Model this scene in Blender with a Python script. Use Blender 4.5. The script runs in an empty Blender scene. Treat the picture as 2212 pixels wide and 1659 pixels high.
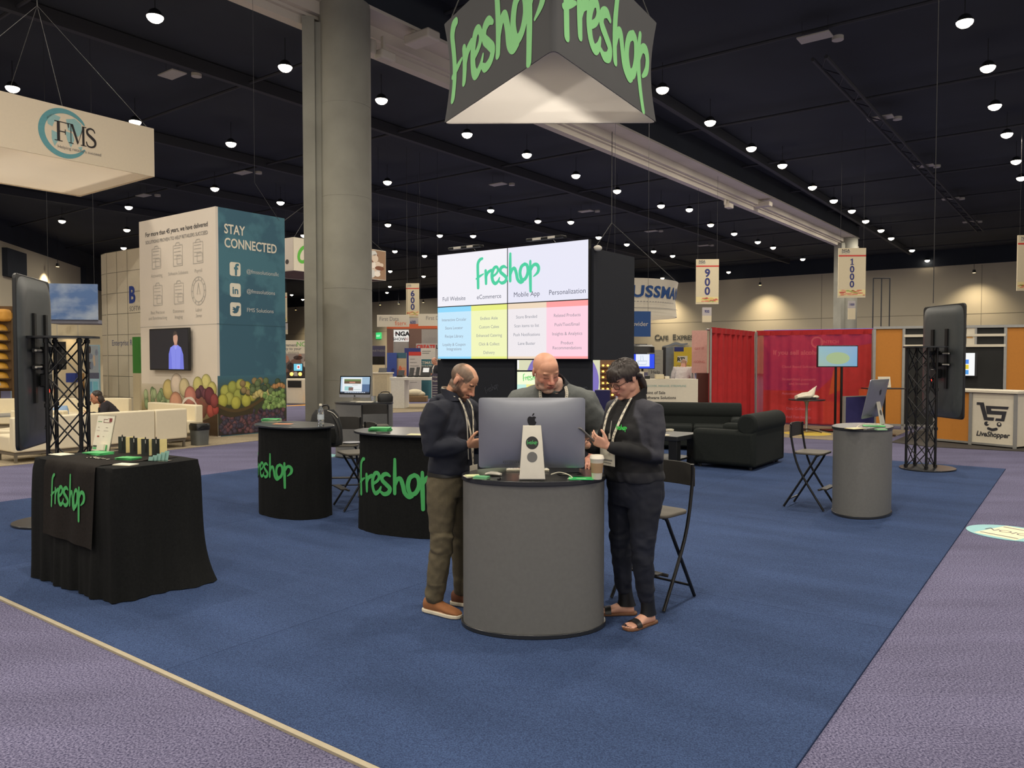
import bpy, bmesh, math, random
from mathutils import Vector, Matrix, Euler, noise
R = math.radians
V = Vector
sc = bpy.context.scene
C = sc.collection
random.seed(7)

# ------------------------------------------------------------------ camera
F, CX, CY, H = 1660.0, 1106.0, 829.5, 1.70
PITCH = math.atan(54.5 / F)
cd = bpy.data.cameras.new('camera')
cam = bpy.data.objects.new('camera', cd)
C.objects.link(cam)
cd.sensor_width = 36.0
cd.lens = 36.0 * F / 2212.0
cd.clip_end = 500
cam.location = (0, 0, H)
cam.rotation_euler = (R(90) - PITCH, 0, 0)
sc.camera = cam

# ------------------------------------------------------------------ world, exposure
w = bpy.data.worlds.new('hall_air')
sc.world = w
w.use_nodes = True
w.node_tree.nodes['Background'].inputs[0].default_value = (1.0, 0.93, 0.84, 1)
w.node_tree.nodes['Background'].inputs[1].default_value = 0.9
vs = sc.view_settings
vs.view_transform = 'Standard'
vs.look = 'None'
vs.exposure = 0.0
vs.gamma = 1.0
vs.use_curve_mapping = False
sc.cycles.max_bounces = 8
sc.cycles.adaptive_threshold = 0.02
sc.cycles.diffuse_bounces = 3
sc.cycles.glossy_bounces = 3
sc.cycles.transmission_bounces = 6
sc.cycles.transparent_max_bounces = 8
sc.cycles.caustics_reflective = False
sc.cycles.caustics_refractive = False
LAMP_W = 300.0
LAMP_C = (1.0, 0.90, 0.75)

# ------------------------------------------------------------------ pixel helpers (photo frame 2212 x 1659)
def ray(px, py):
    u, v = (px - CX) / F, (CY - py) / F
    c, s = math.cos(PITCH), math.sin(PITCH)
    return V((u, c + v * s, -s + v * c))
def P(px, py, Y):
    d = ray(px, py); t = Y / d.y
    return V((d.x * t, Y, H + d.z * t))
def G(px, py, z=0.0):
    d = ray(px, py); t = (z - H) / d.z
    return V((d.x * t, d.y * t, z))
def ZP(py, Y): return P(CX, py, Y).z
def XP(px, Y): return P(px, CY, Y).x

RB = R(-36.6)                       # the booths' own direction in the hall
EX = V((math.cos(RB), math.sin(RB), 0))     # towards right and near
EY = V((-math.sin(RB), math.cos(RB), 0))    # towards right and far
def rotv(v, a): return V((v[0]*math.cos(a)-v[1]*math.sin(a), v[0]*math.sin(a)+v[1]*math.cos(a), v[2] if len(v) > 2 else 0))

# ------------------------------------------------------------------ materials
def lin(c):
    return tuple(((x/255.0)/12.92 if x/255.0 <= 0.04045 else ((x/255.0+0.055)/1.055)**2.4) for x in c)
MATS = {}
def M(name, rgb, rough=0.6, metal=0.0, var=0.06, scale=18.0, bump=0.0, bscale=None, emit=None, spec=0.5, attr=False, trans=0.0, alpha=1.0, sheen=0.0):
    if name in MATS: return MATS[name]
    m = bpy.data.materials.new(name); m.use_nodes = True
    nt = m.node_tree; b = nt.nodes['Principled BSDF']
    col = lin(rgb) + (1,)
    tc = nt.nodes.new('ShaderNodeTexCoord')
    if emit is not None:
        b.inputs['Base Color'].default_value = (0.02, 0.02, 0.02, 1)
        b.inputs['Emission Color'].default_value = col
        b.inputs['Emission Strength'].default_value = emit
        b.inputs['Roughness'].default_value = 0.4
        if attr:
            a = nt.nodes.new('ShaderNodeAttribute'); a.attribute_name = 'Col'
            nt.links.new(a.outputs['Color'], b.inputs['Emission Color'])
    else:
        n = nt.nodes.new('ShaderNodeTexNoise'); n.inputs['Scale'].default_value = scale; n.inputs['Detail'].default_value = 4
        nt.links.new(tc.outputs['Object'], n.inputs['Vector'])
        mr = nt.nodes.new('ShaderNodeMapRange')
        mr.inputs['From Min'].default_value = 0.25; mr.inputs['From Max'].default_value = 0.75
        mr.inputs['To Min'].default_value = 1 - var; mr.inputs['To Max'].default_value = 1 + var
        nt.links.new(n.outputs['Fac'], mr.inputs['Value'])
        mx = nt.nodes.new('ShaderNodeMix'); mx.data_type = 'RGBA'; mx.blend_type = 'MULTIPLY'
        mx.inputs['Factor'].default_value = 1.0
        mx.inputs['A'].default_value = col
        if attr:
            a = nt.nodes.new('ShaderNodeAttribute'); a.attribute_name = 'Col'
            nt.links.new(a.outputs['Color'], mx.inputs[6])
        else:
            mx.inputs[6].default_value = col
        nt.links.new(mr.outputs['Result'], mx.inputs[7])
        nt.links.new(mx.outputs[2], b.inputs['Base Color'])
        b.inputs['Roughness'].default_value = rough
        b.inputs['Metallic'].default_value = metal
        b.inputs['Specular IOR Level'].default_value = spec
        b.inputs['Transmission Weight'].default_value = trans
        b.inputs['Alpha'].default_value = alpha
        b.inputs['Sheen Weight'].default_value = sheen
        if bump:
            n2 = nt.nodes.new('ShaderNodeTexNoise'); n2.inputs['Scale'].default_value = bscale or scale * 4; n2.inputs['Detail'].default_value = 5
            nt.links.new(tc.outputs['Object'], n2.inputs['Vector'])
            bp = nt.nodes.new('ShaderNodeBump'); bp.inputs['Strength'].default_value = bump; bp.inputs['Distance'].default_value = 0.02
            nt.links.new(n2.outputs['Fac'], bp.inputs['Height'])
            nt.links.new(bp.outputs['Normal'], b.inputs['Normal'])
    MATS[name] = m
    return m

def two_tone(name, c1, c2, scale, rough=.8, lo=.4, hi=.62, stretch=(1, 1, 1)):
    m = M(name, c1, rough); nt = m.node_tree; b = nt.nodes['Principled BSDF']
    tc = nt.nodes.new('ShaderNodeTexCoord'); mp = nt.nodes.new('ShaderNodeMapping'); mp.inputs['Scale'].default_value = stretch
    n = nt.nodes.new('ShaderNodeTexNoise'); n.inputs['Scale'].default_value = scale; n.inputs['Detail'].default_value = 5
    rp = nt.nodes.new('ShaderNodeValToRGB'); rp.color_ramp.elements[0].position = lo; rp.color_ramp.elements[1].position = hi
    rp.color_ramp.elements[0].color = lin(c1)+(1,); rp.color_ramp.elements[1].color = lin(c2)+(1,)
    nt.links.new(tc.outputs['Object'], mp.inputs['Vector']); nt.links.new(mp.outputs['Vector'], n.inputs['Vector'])
    nt.links.new(n.outputs['Fac'], rp.inputs['Fac']); nt.links.new(rp.outputs['Color'], b.inputs['Base Color'])
    return m
def translucent(name, rgb, k=.7):
    m = bpy.data.materials.new(name); m.use_nodes = True; nt = m.node_tree
    for n in list(nt.nodes): nt.nodes.remove(n)
    o = nt.nodes.new('ShaderNodeOutputMaterial'); a = nt.nodes.new('ShaderNodeBsdfDiffuse'); t = nt.nodes.new('ShaderNodeBsdfTranslucent'); x = nt.nodes.new('ShaderNodeMixShader')
    tc = nt.nodes.new('ShaderNodeTexCoord'); n = nt.nodes.new('ShaderNodeTexNoise'); n.inputs['Scale'].default_value = 1.2
    mr = nt.nodes.new('ShaderNodeMix'); mr.data_type = 'RGBA'; mr.inputs[6].default_value = lin(rgb)+(1,); mr.inputs[7].default_value = lin(tuple(q*.97 for q in rgb))+(1,)
    nt.links.new(tc.outputs['Object'], n.inputs['Vector']); nt.links.new(n.outputs['Fac'], mr.inputs[0])
    for s in (a, t): nt.links.new(mr.outputs[2], s.inputs['Color'])
    x.inputs[0].default_value = k; nt.links.new(a.outputs[0], x.inputs[1]); nt.links.new(t.outputs[0], x.inputs[2]); nt.links.new(x.outputs[0], o.inputs['Surface'])
    return m
def carpet(name, c1, c2, scale, seam=None, soft=0.0):
    m = bpy.data.materials.new(name); m.use_nodes = True
    nt = m.node_tree; b = nt.nodes['Principled BSDF']; L = nt.links.new
    tc = nt.nodes.new('ShaderNodeTexCoord')
    n = nt.nodes.new('ShaderNodeTexNoise'); n.inputs['Scale'].default_value = scale; n.inputs['Detail'].default_value = 3; n.inputs['Roughness'].default_value = 0.7
    L(tc.outputs['Object'], n.inputs['Vector'])
    rp = nt.nodes.new('ShaderNodeValToRGB')
    rp.color_ramp.elements[0].position = 0.36; rp.color_ramp.elements[1].position = 0.66
    rp.color_ramp.elements[0].color = lin(c1) + (1,); rp.color_ramp.elements[1].color = lin(c2) + (1,)
    L(n.outputs['Fac'], rp.inputs['Fac'])
    n3 = nt.nodes.new('ShaderNodeTexNoise'); n3.inputs['Scale'].default_value = 1.1; n3.inputs['Detail'].default_value = 6
    mp = nt.nodes.new('ShaderNodeMapping'); mp.inputs['Scale'].default_value = (0.6, 2.2, 1)
    L(tc.outputs['Object'], mp.inputs['Vector']); L(mp.outputs['Vector'], n3.inputs['Vector'])
    mr = nt.nodes.new('ShaderNodeMapRange'); mr.inputs['From Min'].default_value = 0.3; mr.inputs['From Max'].default_value = 0.7
    mr.inputs['To Min'].default_value = 0.84; mr.inputs['To Max'].default_value = 1.14
    L(n3.outputs['Fac'], mr.inputs['Value'])
    mx = nt.nodes.new('ShaderNodeMix'); mx.data_type = 'RGBA'; mx.blend_type = 'MULTIPLY'; mx.inputs[0].default_value = 1
    L(rp.outputs['Color'], mx.inputs[6]); L(mr.outputs['Result'], mx.inputs[7])
    out = mx.outputs[2]
    if seam:
        br = nt.nodes.new('ShaderNodeTexBrick')
        br.offset = 0.0
        br.inputs['Scale'].default_value = 1.0
        br.inputs['Brick Width'].default_value = seam; br.inputs['Row Height'].default_value = seam
        br.inputs['Mortar Size'].default_value = 0.006; br.inputs['Mortar Smooth'].default_value = 0.6
        br.inputs['Color1'].default_value = (1, 1, 1, 1); br.inputs['Color2'].default_value = (0.86, 0.88, 0.9, 1)
        br.inputs['Mortar'].default_value = (0.62, 0.62, 0.66, 1)
        L(tc.outputs['Object'], br.inputs['Vector'])
        m2 = nt.nodes.new('ShaderNodeMix'); m2.data_type = 'RGBA'; m2.blend_type = 'MULTIPLY'; m2.inputs[0].default_value = 1
        L(out, m2.inputs[6]); L(br.outputs['Color'], m2.inputs[7]); out = m2.outputs[2]
    L(out, b.inputs['Base Color'])
    b.inputs['Roughness'].default_value = 0.95; b.inputs['Specular IOR Level'].default_value = 0.1
    bp = nt.nodes.new('ShaderNodeBump'); bp.inputs['Strength'].default_value = 0.5; bp.inputs['Distance'].default_value = 0.01
    L(n.outputs['Fac'], bp.inputs['Height']); L(bp.outputs['Normal'], b.inputs['Normal'])
    return m

# ------------------------------------------------------------------ mesh builder
class MB:
    def __init__(s): s.v, s.f, s.c = [], [], []; s.col = None
    def add(s, vs, fs, mat=None):
        o = len(s.v)
        for p in vs:
            p = V(p) if len(p) == 3 else V((p[0], p[1], 0))
            s.v.append(mat @ p if mat is not None else p)
            s.c.append(s.col)
        for f in fs: s.f.append(tuple(i + o for i in f))
        return s
    def box(s, x0, x1, y0, y1, z0, z1, mat=None):
        vs = [(x0,y0,z0),(x1,y0,z0),(x1,y1,z0),(x0,y1,z0),(x0,y0,z1),(x1,y0,z1),(x1,y1,z1),(x0,y1,z1)]
        return s.add(vs, [(3,2,1,0),(4,5,6,7),(0,1,5,4),(1,2,6,5),(2,3,7,6),(3,0,4,7)], mat)
    def cbox(s, c, d, mat=None):
        return s.box(c[0]-d[0]/2, c[0]+d[0]/2, c[1]-d[1]/2, c[1]+d[1]/2, c[2]-d[2]/2, c[2]+d[2]/2, mat)
    def prism(s, poly, z0, z1, mat=None):       # poly in xy, extruded in z
        n = len(poly)
        vs = [(p[0], p[1], z0) for p in poly] + [(p[0], p[1], z1) for p in poly]
        fs = [tuple(range(n-1, -1, -1)), tuple(range(n, 2*n))] + [(i, (i+1) % n, n+(i+1) % n, n+i) for i in range(n)]
        return s.add(vs, fs, mat)
    def vprism(s, poly, y0, y1, mat=None):      # poly in xz, extruded in y
        n = len(poly)
        vs = [(p[0], y0, p[1]) for p in poly] + [(p[0], y1, p[1]) for p in poly]
        fs = [tuple(range(n)), tuple(range(2*n-1, n-1, -1))] + [((i+1) % n, i, n+i, n+(i+1) % n) for i in range(n)]
        return s.add(vs, fs, mat)
    def cyl(s, c, r, z0, z1, n=24, r2=None, ry=None, mat=None):
        r2 = r if r2 is None else r2
        k = 1.0 if ry is None else ry / r
        vs, fs = [], []
        for z, rr in ((z0, r), (z1, r2)):
            for i in range(n):
                a = 2*math.pi*i/n; vs.append((c[0]+rr*math.cos(a), c[1]+rr*k*math.sin(a), z))
        fs = [tuple(range(n-1, -1, -1)), tuple(range(n, 2*n))] + [(i, (i+1) % n, n+(i+1) % n, n+i) for i in range(n)]
        return s.add(vs, fs, mat)
    def lathe(s, prof, c=(0, 0, 0), n=28, mat=None, k=1.0):
        vs, fs = [], []
        for r, z in prof:
            for i in range(n):
                a = 2*math.pi*i/n; vs.append((c[0]+r*math.cos(a), c[1]+r*k*math.sin(a), c[2]+z))
        for j in range(len(prof)-1):
            for i in range(n):
                fs.append((j*n+i, j*n+(i+1) % n, (j+1)*n+(i+1) % n, (j+1)*n+i))
        fs.append(tuple(range(n-1, -1, -1))); fs.append(tuple(range((len(prof)-1)*n, len(prof)*n)))
        return s.add(vs, fs, mat)
    def tube(s, pts, r, n=8, mat=None, flat=None):
        pts = [V(p) for p in pts]; rs = r if isinstance(r, (list, tuple)) else [r]*len(pts)
        vs, fs = [], []
        prev = None
        for i, p in enumerate(pts):
            if i == 0: t = pts[1]-p
            elif i == len(pts)-1: t = p-pts[i-1]
            else: t = (pts[i+1]-p).normalized()+(p-pts[i-1]).normalized()
            if t.length < 1e-9: t = V((0, 0, 1))
            t.normalize()
            if prev is None:
                a = V((0, 0, 1)) if abs(t.z) < 0.9 else V((1, 0, 0))
                x = t.cross(a).normalized()
            else:
                x = (prev - t*prev.dot(t))
                x = x.normalized() if x.length > 1e-6 else t.orthogonal().normalized()
            prev = x; y = t.cross(x)
            for k in range(n):
                an = 2*math.pi*k/n
                vs.append(p + x*rs[i]*math.cos(an) + y*rs[i]*math.sin(an)*(flat or 1.0))
        for j in range(len(pts)-1):
            for k in range(n):
                fs.append((j*n+k, j*n+(k+1) % n, (j+1)*n+(k+1) % n, (j+1)*n+k))
        fs.append(tuple(range(n-1, -1, -1))); fs.append(tuple(range((len(pts)-1)*n, len(pts)*n)))
        return s.add(vs, fs, mat)
    def ell(s, c, r, rot=None, n=16, m=10):
        vs, fs = [V((0, 0, -1))], []
        for j in range(1, m):
            ph = -math.pi/2 + math.pi*j/m
            for i in range(n):
                a = 2*math.pi*i/n; vs.append(V((math.cos(ph)*math.cos(a), math.cos(ph)*math.sin(a), math.sin(ph))))
        vs.append(V((0, 0, 1)))
        for i in range(n): fs.append((0, 1+(i+1) % n, 1+i))
        for j in range(m-2):
            for i in range(n):
                a = 1+j*n; fs.append((a+i, a+(i+1) % n, a+n+(i+1) % n, a+n+i))
        a = 1+(m-2)*n
        for i in range(n): fs.append((a+i, a+(i+1) % n, len(vs)-1))
        q = Matrix.Translation(V(c)) @ (rot.to_4x4() if rot is not None else Matrix.Identity(4)) @ Matrix.Diagonal((r[0], r[1], r[2], 1))
        return s.add(vs, fs, q)
    def chain(s, pts, rad, n=14, flat=None):
        """closed tapered limb with round ends"""
        pts = [V(p) for p in pts]
        t0 = (pts[0]-pts[1]).normalized(); t1 = (pts[-1]-pts[-2]).normalized()
        P2, R2 = [], []
        for a in (1.0, 0.86, 0.5): P2.append(pts[0]+t0*rad[0]*a); R2.append(rad[0]*max(0.02, math.sqrt(max(0, 1-a*a))))
        P2 += pts; R2 += list(rad)
        for a in (0.5, 0.86, 1.0): P2.append(pts[-1]+t1*rad[-1]*a); R2.append(rad[-1]*max(0.02, math.sqrt(max(0, 1-a*a))))
        return s.tube(P2, R2, n, flat=flat)
    def loft(s, rings, n=28):
        """rings: (centre, ax vector, ay vector[, power])"""
        vs, fs = [], []
        for rg in rings:
            c, ax, ay = V(rg[0]), V(rg[1]), V(rg[2]); pw = rg[3] if len(rg) > 3 else 2.0
            for i in range(n):
                a = 2*math.pi*i/n; co, si = math.cos(a), math.sin(a)
                e = 2.0/pw
                vs.append(c + ax*math.copysign(abs(co)**e, co) + ay*math.copysign(abs(si)**e, si))
        for j in range(len(rings)-1):
            for i in range(n): fs.append((j*n+i, j*n+(i+1) % n, (j+1)*n+(i+1) % n, (j+1)*n+i))
        fs.append(tuple(range(n-1, -1, -1))); fs.append(tuple(range((len(rings)-1)*n, len(rings)*n)))
        return s.add(vs, fs)
    def quad(s, a, b, c, d): return s.add([a, b, c, d], [(0, 1, 2, 3)])
    def flat(s, v2, f2, mp):
        """a flat figure (2D vertices and faces) laid on a surface by mp(u, v)"""
        return s.add([mp(p[0], p[1]) for p in v2], f2)
    def mesh(s, name):
        me = bpy.data.meshes.new(name)
        me.from_pydata([tuple(p) for p in s.v], [], s.f); me.validate(); me.update()
        if any(c is not None for c in s.c):
            ca = me.color_attributes.new('Col', 'FLOAT_COLOR', 'POINT')
            for i, c in enumerate(s.c):
                ca.data[i].color = (lin(c) + (1,)) if c is not None else (0.5, 0.5, 0.5, 1)
        return me

def link(name, me, m, parent=None, smooth=True, angle=40, bevel=0.0, seg=2):
    o = bpy.data.objects.new(name, me); C.objects.link(o)
    if m is not None: me.materials.append(m)
    if parent is not None: o.parent = parent
    if smooth and len(me.polygons):
        me.polygons.foreach_set('use_smooth', [True]*len(me.polygons))
        try: me.set_sharp_from_angle(angle=R(angle))
        except Exception: pass
    if bevel:
        md = o.modifiers.new('bevel', 'BEVEL'); md.width = bevel; md.segments = seg; md.limit_method = 'ANGLE'; md.angle_limit = R(35)
    return o
def obj(name, mb, m, parent=None, fix=False, **k):
    me = mb.mesh(name)
    if fix:
        bm = bmesh.new(); bm.from_mesh(me); bmesh.ops.recalc_face_normals(bm, faces=bm.faces); bm.to_mesh(me); bm.free()
    return link(name, me, m, parent, **k)
def tag(o, label, cat, group=None, kind=None):
    o['label'] = label; o['category'] = cat
    if group: o['group'] = group
    if kind: o['kind'] = kind
    return o
def thing(name, label, cat, loc=(0, 0, 0), rotz=0.0, group=None):
    o = bpy.data.objects.new(name, None); C.objects.link(o)
    o.empty_display_size = 0.1
    o.location = loc; o.rotation_euler = (0, 0, rotz)
    return tag(o, label, cat, group)
def struct(name, mb, m, **k):
    o = obj(name, mb, m, **k); o['kind'] = 'structure'
    return o
def dup(root, loc=None, rotz=None, label=None, rot=None):
    r = root.copy(); C.objects.link(r)
    if loc is not None: r.location = loc
    if rotz is not None: r.rotation_euler = (0, 0, rotz)
    if rot is not None: r.rotation_euler = rot
    if label: r['label'] = label
    for ch in list(root.children):
        c = ch.copy(); C.objects.link(c); c.parent = r
        for g in list(ch.children):
            d = g.copy(); C.objects.link(d); d.parent = c
    return r
def sub(name, loc, parent, rot=(0, 0, 0)):
    o = bpy.data.objects.new(name, None); C.objects.link(o); o.location = loc; o.rotation_euler = rot; o.parent = parent
    return o

# ------------------------------------------------------------------ writing
_tc = {}
def text2d(s, size=1.0, bold=0.0, sx=1.0, shear=0.0, align='CENTER', space=1.0):
    k = (s, bold, shear, align, space)
    if k not in _tc:
        cu = bpy.data.curves.new('t', 'FONT'); cu.body = s; cu.size = 1.0; cu.offset = bold; cu.shear = shear
        cu.align_x = align; cu.align_y = 'CENTER' if False else 'TOP_BASELINE'; cu.resolution_u = 3; cu.space_character = space; cu.space_line = 1.0
        o = bpy.data.objects.new('t', cu); C.objects.link(o)
        dg = bpy.context.evaluated_depsgraph_get()
        me = bpy.data.meshes.new_from_object(o.evaluated_get(dg))
        _tc[k] = ([(v.co.x, v.co.y) for v in me.vertices], [tuple(p.vertices) for p in me.polygons])
        bpy.data.objects.remove(o); bpy.data.curves.remove(cu); bpy.data.meshes.remove(me)
    v, f = _tc[k]
    return [(x*size*sx, y*size) for x, y in v], f
def spline(pts, n=6):
    out = []
    for i in range(len(pts)-1):
        p0 = pts[max(0, i-1)]; p1 = pts[i]; p2 = pts[i+1]; p3 = pts[min(len(pts)-1, i+2)]
        for j in range(n):
            t = j/n
            out.append(tuple(0.5*((2*p1[k]) + (-p0[k]+p2[k])*t + (2*p0[k]-5*p1[k]+4*p2[k]-p3[k])*t*t + (-p0[k]+3*p1[k]-3*p2[k]+p3[k])*t**3) for k in range(len(p1))))
    out.append(tuple(pts[-1]))
    return out
def stroke2d(pts, r, n=6):
    """pts: (x, y[, radius factor]) -> flat brush stroke"""
    pts = [(p[0], p[1], p[2] if len(p) > 2 else 1.0) for p in pts]
    sp = spline(pts, n)
    vs, fs = [], []
    m = len(sp)
    for i, p in enumerate(sp):
        a = sp[max(0, i-1)]; b = sp[min(m-1, i+1)]
        dx, dy = b[0]-a[0], b[1]-a[1]; l = math.hypot(dx, dy) or 1
        nx, ny = -dy/l, dx/l; rr = r*p[2]
        vs += [(p[0]+nx*rr, p[1]+ny*rr), (p[0]-nx*rr, p[1]-ny*rr)]
    for i in range(m-1): fs.append((2*i, 2*i+1, 2*i+3, 2*i+2))
    for (c, d, sgn) in ((sp[0], sp[1], -1), (sp[-1], sp[-2], -1)):
        a0 = math.atan2(c[1]-d[1], c[0]-d[0]); o = len(vs); rr = r*c[2]
        vs.append((c[0], c[1])); K = 8
        for k in range(K+1):
            an = a0-math.pi/2+math.pi*k/K; vs.append((c[0]+rr*math.cos(an), c[1]+rr*math.sin(an)))
        for k in range(K): fs.append((o, o+1+k, o+2+k))
    return vs, fs
FRESH = {
 'f': [[(672,352,.75),(640,362,.95),(612,400,1),(609,470,1),(612,560,1),(614,665,.95)], [(588,566,.5),(640,540,.7),(690,518,.35)]],
 'r': [[(718,486,.9),(722,550,1),(724,626,.85)], [(724,560,.7),(748,510,.9),(795,486,.85)]],
 'e': [[(812,556,.7),(866,526,.7),(888,488,.8),(868,456,.85),(832,470,1),(806,530,1.1),(816,600,1.05),(850,632,1),(888,610,.8),(908,572,.4)]],
 's': [[(1000,474,.5),(966,458,.9),(926,474,1),(920,512,1),(962,546,1),(1000,580,1),(984,618,1),(940,632,.9),(908,616,.6)]],
 'h': [[(1052,330,.75),(1050,460,1),(1050,616,.9)], [(1052,556,.7),(1078,498,.9),(1108,490,1),(1130,540,1),(1148,606,1),(1186,640,.9),(1222,636,.45)]],
 'o': [[(1240,452,.9),(1196,478,1),(1178,546,1.05),(1204,612,1),(1250,600,1),(1280,536,1),(1270,470,.95),(1236,452,.9)]],
 'p': [[(1310,428,.75),(1310,560,1),(1314,736,.85)], [(1314,526,.7),(1346,474,.9),(1388,468,1),(1414,500,1),(1404,548,.9),(1352,588,.35)]],
}
def logo2d(width, letters='freshop', r=19):
    """the green brush-script word, centred at 0,0"""
    k = width/840.0; vs, fs = [], []
    for ch in letters:
        for st in FRESH[ch]:
            v, f = stroke2d([(p[0], -p[1], p[2]) for p in st], r)
            o = len(vs)
            vs += [((x-1004)*k, (y+540)*k) for x, y in v]; fs += [tuple(i+o for i in q) for q in f]
    return vs, fs
def onface(x0=0, z0=0, y=-0.004, rev=False):
    return lambda u, v: V((x0+u, y, z0+v))
def T(mb, s, size, x, z, y=-0.004, **k):
    v, f = text2d(s, size, **k); mb.flat(v, f, onface(x, z, y)); return mb
def disc2d(cx, cz, rx, rz=None, n=24):
    rz = rx if rz is None else rz
    return [(cx+rx*math.cos(2*math.pi*i/n), cz+rz*math.sin(2*math.pi*i/n)) for i in range(n)], [tuple(range(n))]
def rect2d(x0, x1, z0, z1): return [(x0, z0), (x1, z0), (x1, z1), (x0, z1)], [(0, 1, 2, 3)]
def rrect(w, h, r, n=5, cx=0, cy=0):
    out = []
    for sx, sy, a0 in ((1, 1, 0), (-1, 1, 90), (-1, -1, 180), (1, -1, 270)):
        for i in range(n+1):
            a = R(a0+90*i/n); out.append((cx+sx*(w/2-r)+r*math.cos(a), cy+sy*(h/2-r)+r*math.sin(a)))
    return out
def photo2d(mb, x0, x1, z0, z1, base, cols, n, y, seed=1, rmin=.05, rmax=.2):
    """a printed picture: soft patches of colour inside a rectangle"""
    rd = random.Random(seed); mb.col = base
    v, f = rect2d(x0, x1, z0, z1); mb.flat(v, f, onface(0, 0, y))
    w, h = x1-x0, z1-z0
    for i in range(n):
        rx = rd.uniform(rmin, rmax)*w; rz = rd.uniform(rmin, rmax)*h
        cx = rd.uniform(x0+rx, x1-rx); cz = rd.uniform(z0+rz, z1-rz)
        mb.col = rd.choice(cols); v, f = disc2d(cx, cz, rx, rz, 14); mb.flat(v, f, onface(0, 0, y-0.0004*(i % 5 + 1)))
    mb.col = None

# ================================================================== THE HALL
m_wall = M('wall_paint', (206, 196, 172), 0.9, var=0.05, scale=0.25)
m_black = M('ceiling_black', (42, 48, 57), 0.9, var=0.2, scale=0.3)
m_conc = M('concrete', (148, 147, 136), 0.85, var=0.16, scale=0.9, bump=0.15, bscale=30)
m_beam = M('beam_paint', (214, 206, 192), 0.8, var=0.05, scale=0.8)
m_pipe = M('dark_pipe', (52, 54, 60), 0.7)
m_lamp = M('lamp_lens', (255, 240, 214), emit=14.0)
m_lampbody = M('lamp_body', (46, 48, 52), 0.5, metal=0.3)
m_tile = M('ceiling_tile', (190, 186, 176), 0.7)
m_wire = M('steel_wire', (44, 44, 46), 0.7)

ZC = 12.6
E1, E2 = V((.595, .803, 0)), V((-.803, .595, 0))
def EE(a, b, z=0): return E1*a + E2*b + V((0, 0, z))

# floor: violet-grey aisle carpet, then the booth carpets laid over it
mb = MB(); mb.box(-150, 120, -25, 215, -0.05, 0.0)
aisle = struct('floor', mb, carpet('aisle_carpet', (54, 53, 80), (134, 131, 160), 95), smooth=False)
c0 = V((.56, 2.30, 0))
mb = MB(); mb.box(-9.32, 0, 0, 11.80, 0.0, 0.010)
blue = obj('booth_carpet', mb, carpet('blue_carpet', (45, 57, 88), (69, 89, 128), 130, seam=3.05), smooth=False)
blue.location = c0; blue.rotation_euler = (0, 0, RB)
tag(blue, 'large rectangle of royal blue carpet tiles under the whole stand', 'carpet')
mb = MB(); mb.box(-9.34, 0.0, -0.032, -0.002, 0.0, 0.013)
edge = obj('carpet_edge_strip', mb, M('edge_strip', (166, 156, 134), 0.7), smooth=False)
edge.location = c0; edge.rotation_euler = (0, 0, RB)
tag(edge, 'thin cream edging strip along the front left border of the blue carpet', 'edging strip')

def pad(name, label, pts, m, z=0.008, cat='carpet'):
    mb = MB(); mb.prism([(p.x, p.y) for p in pts], 0.0, z)
    return tag(obj(name, mb, m, smooth=False, fix=True), label, cat)
m_beige = carpet('beige_carpet', (132, 120, 100), (176, 164, 140), 70)
k = G(640, 950)
pad('booth_carpet', 'beige grey carpet under the white sofas and the tall fruit tower', [G(-40, 1012), G(240, 985), G(440, 965), G(640, 943), k+EY*1.2, k+EY*1.2-EX*20, G(-40, 1012)-EX*10], m_beige)
pad('booth_carpet', 'orange carpet under the white checkout machine left of the column', [G(560, 880), G(664, 876), G(664, 876)+EY*3, G(560, 880)+EY*4], M('orange_carpet', (206, 150, 70), 0.95))
pad('booth_carpet', 'cream carpet strip under the long white table behind the standing man', [G(812, 893), G(1010, 886), G(1010, 870), G(812, 874)], m_beige)
pad('booth_carpet', 'grey beige carpet in front of the red drapes', [G(1560, 938), G(1700, 945), G(1860, 955), G(1900, 957), G(1900, 957)+EY*3.4, G(1560, 938)+EY*3.4], m_beige)
pad('booth_carpet', 'dark charcoal carpet under the orange booth and its counter', [G(1925, 956), G(2010, 966), G(2215, 976), G(2300, 982), G(2300, 982)+EY*4, G(1925, 956)+EY*5], M('charcoal_carpet', (58, 54, 50), 0.95), z=0.012)
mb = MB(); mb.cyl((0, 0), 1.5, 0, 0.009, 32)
o = obj('floor_light_pool', mb, M('light_pool_yellow', (222, 196, 84), 0.7)); o.location = G(1755, 940)+V((0, .3, .002)); o.scale = (.34, .34, 1)  # yellow disc: a pool of light painted on the floor
tag(o, 'round pale yellow floor sticker under the cocktail table by the red drapes', 'floor sticker'); o.name = 'floor_mark'
# aisle stickers
def sticker(label, c, r, ry, rot):
    t = thing('floor_mark', label, 'floor sticker', c+V((0, 0, 0.001)), rot)
    mb = MB(); mb.cyl((0, 0), r, 0, 0.004, 40, ry=ry); obj('disc', mb, M('sticker_teal', (130, 190, 196), 0.5), t)
    mb = MB(); mb.box(-r*.5, r*.5, -ry*.8, ry*.8, 0.004, 0.0055); obj('panel', mb, M('sticker_cream', (236, 226, 190), 0.5), t)
    mb = MB(); v, f = text2d('NOICE', r*.40); mb.flat(v, f, lambda a, b: V((a, b-r*.12, 0.0065))); 
    v, f = rect2d(-r*.46, r*.46, ry*.55, ry*.62); mb.flat(v, f, lambda a, b: V((a, b, 0.0065)))
    v, f = rect2d(-r*.46, r*.46, -ry*.62, -ry*.55); mb.flat(v, f, lambda a, b: V((a, b, 0.0065)))
    obj('lettering', mb, M('sticker_ink', (90, 84, 90), 0.6), t)
sticker('pale blue oval floor sticker in the aisle at the right edge', G(2183, 1152), .38, .36, R(-60))
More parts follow.
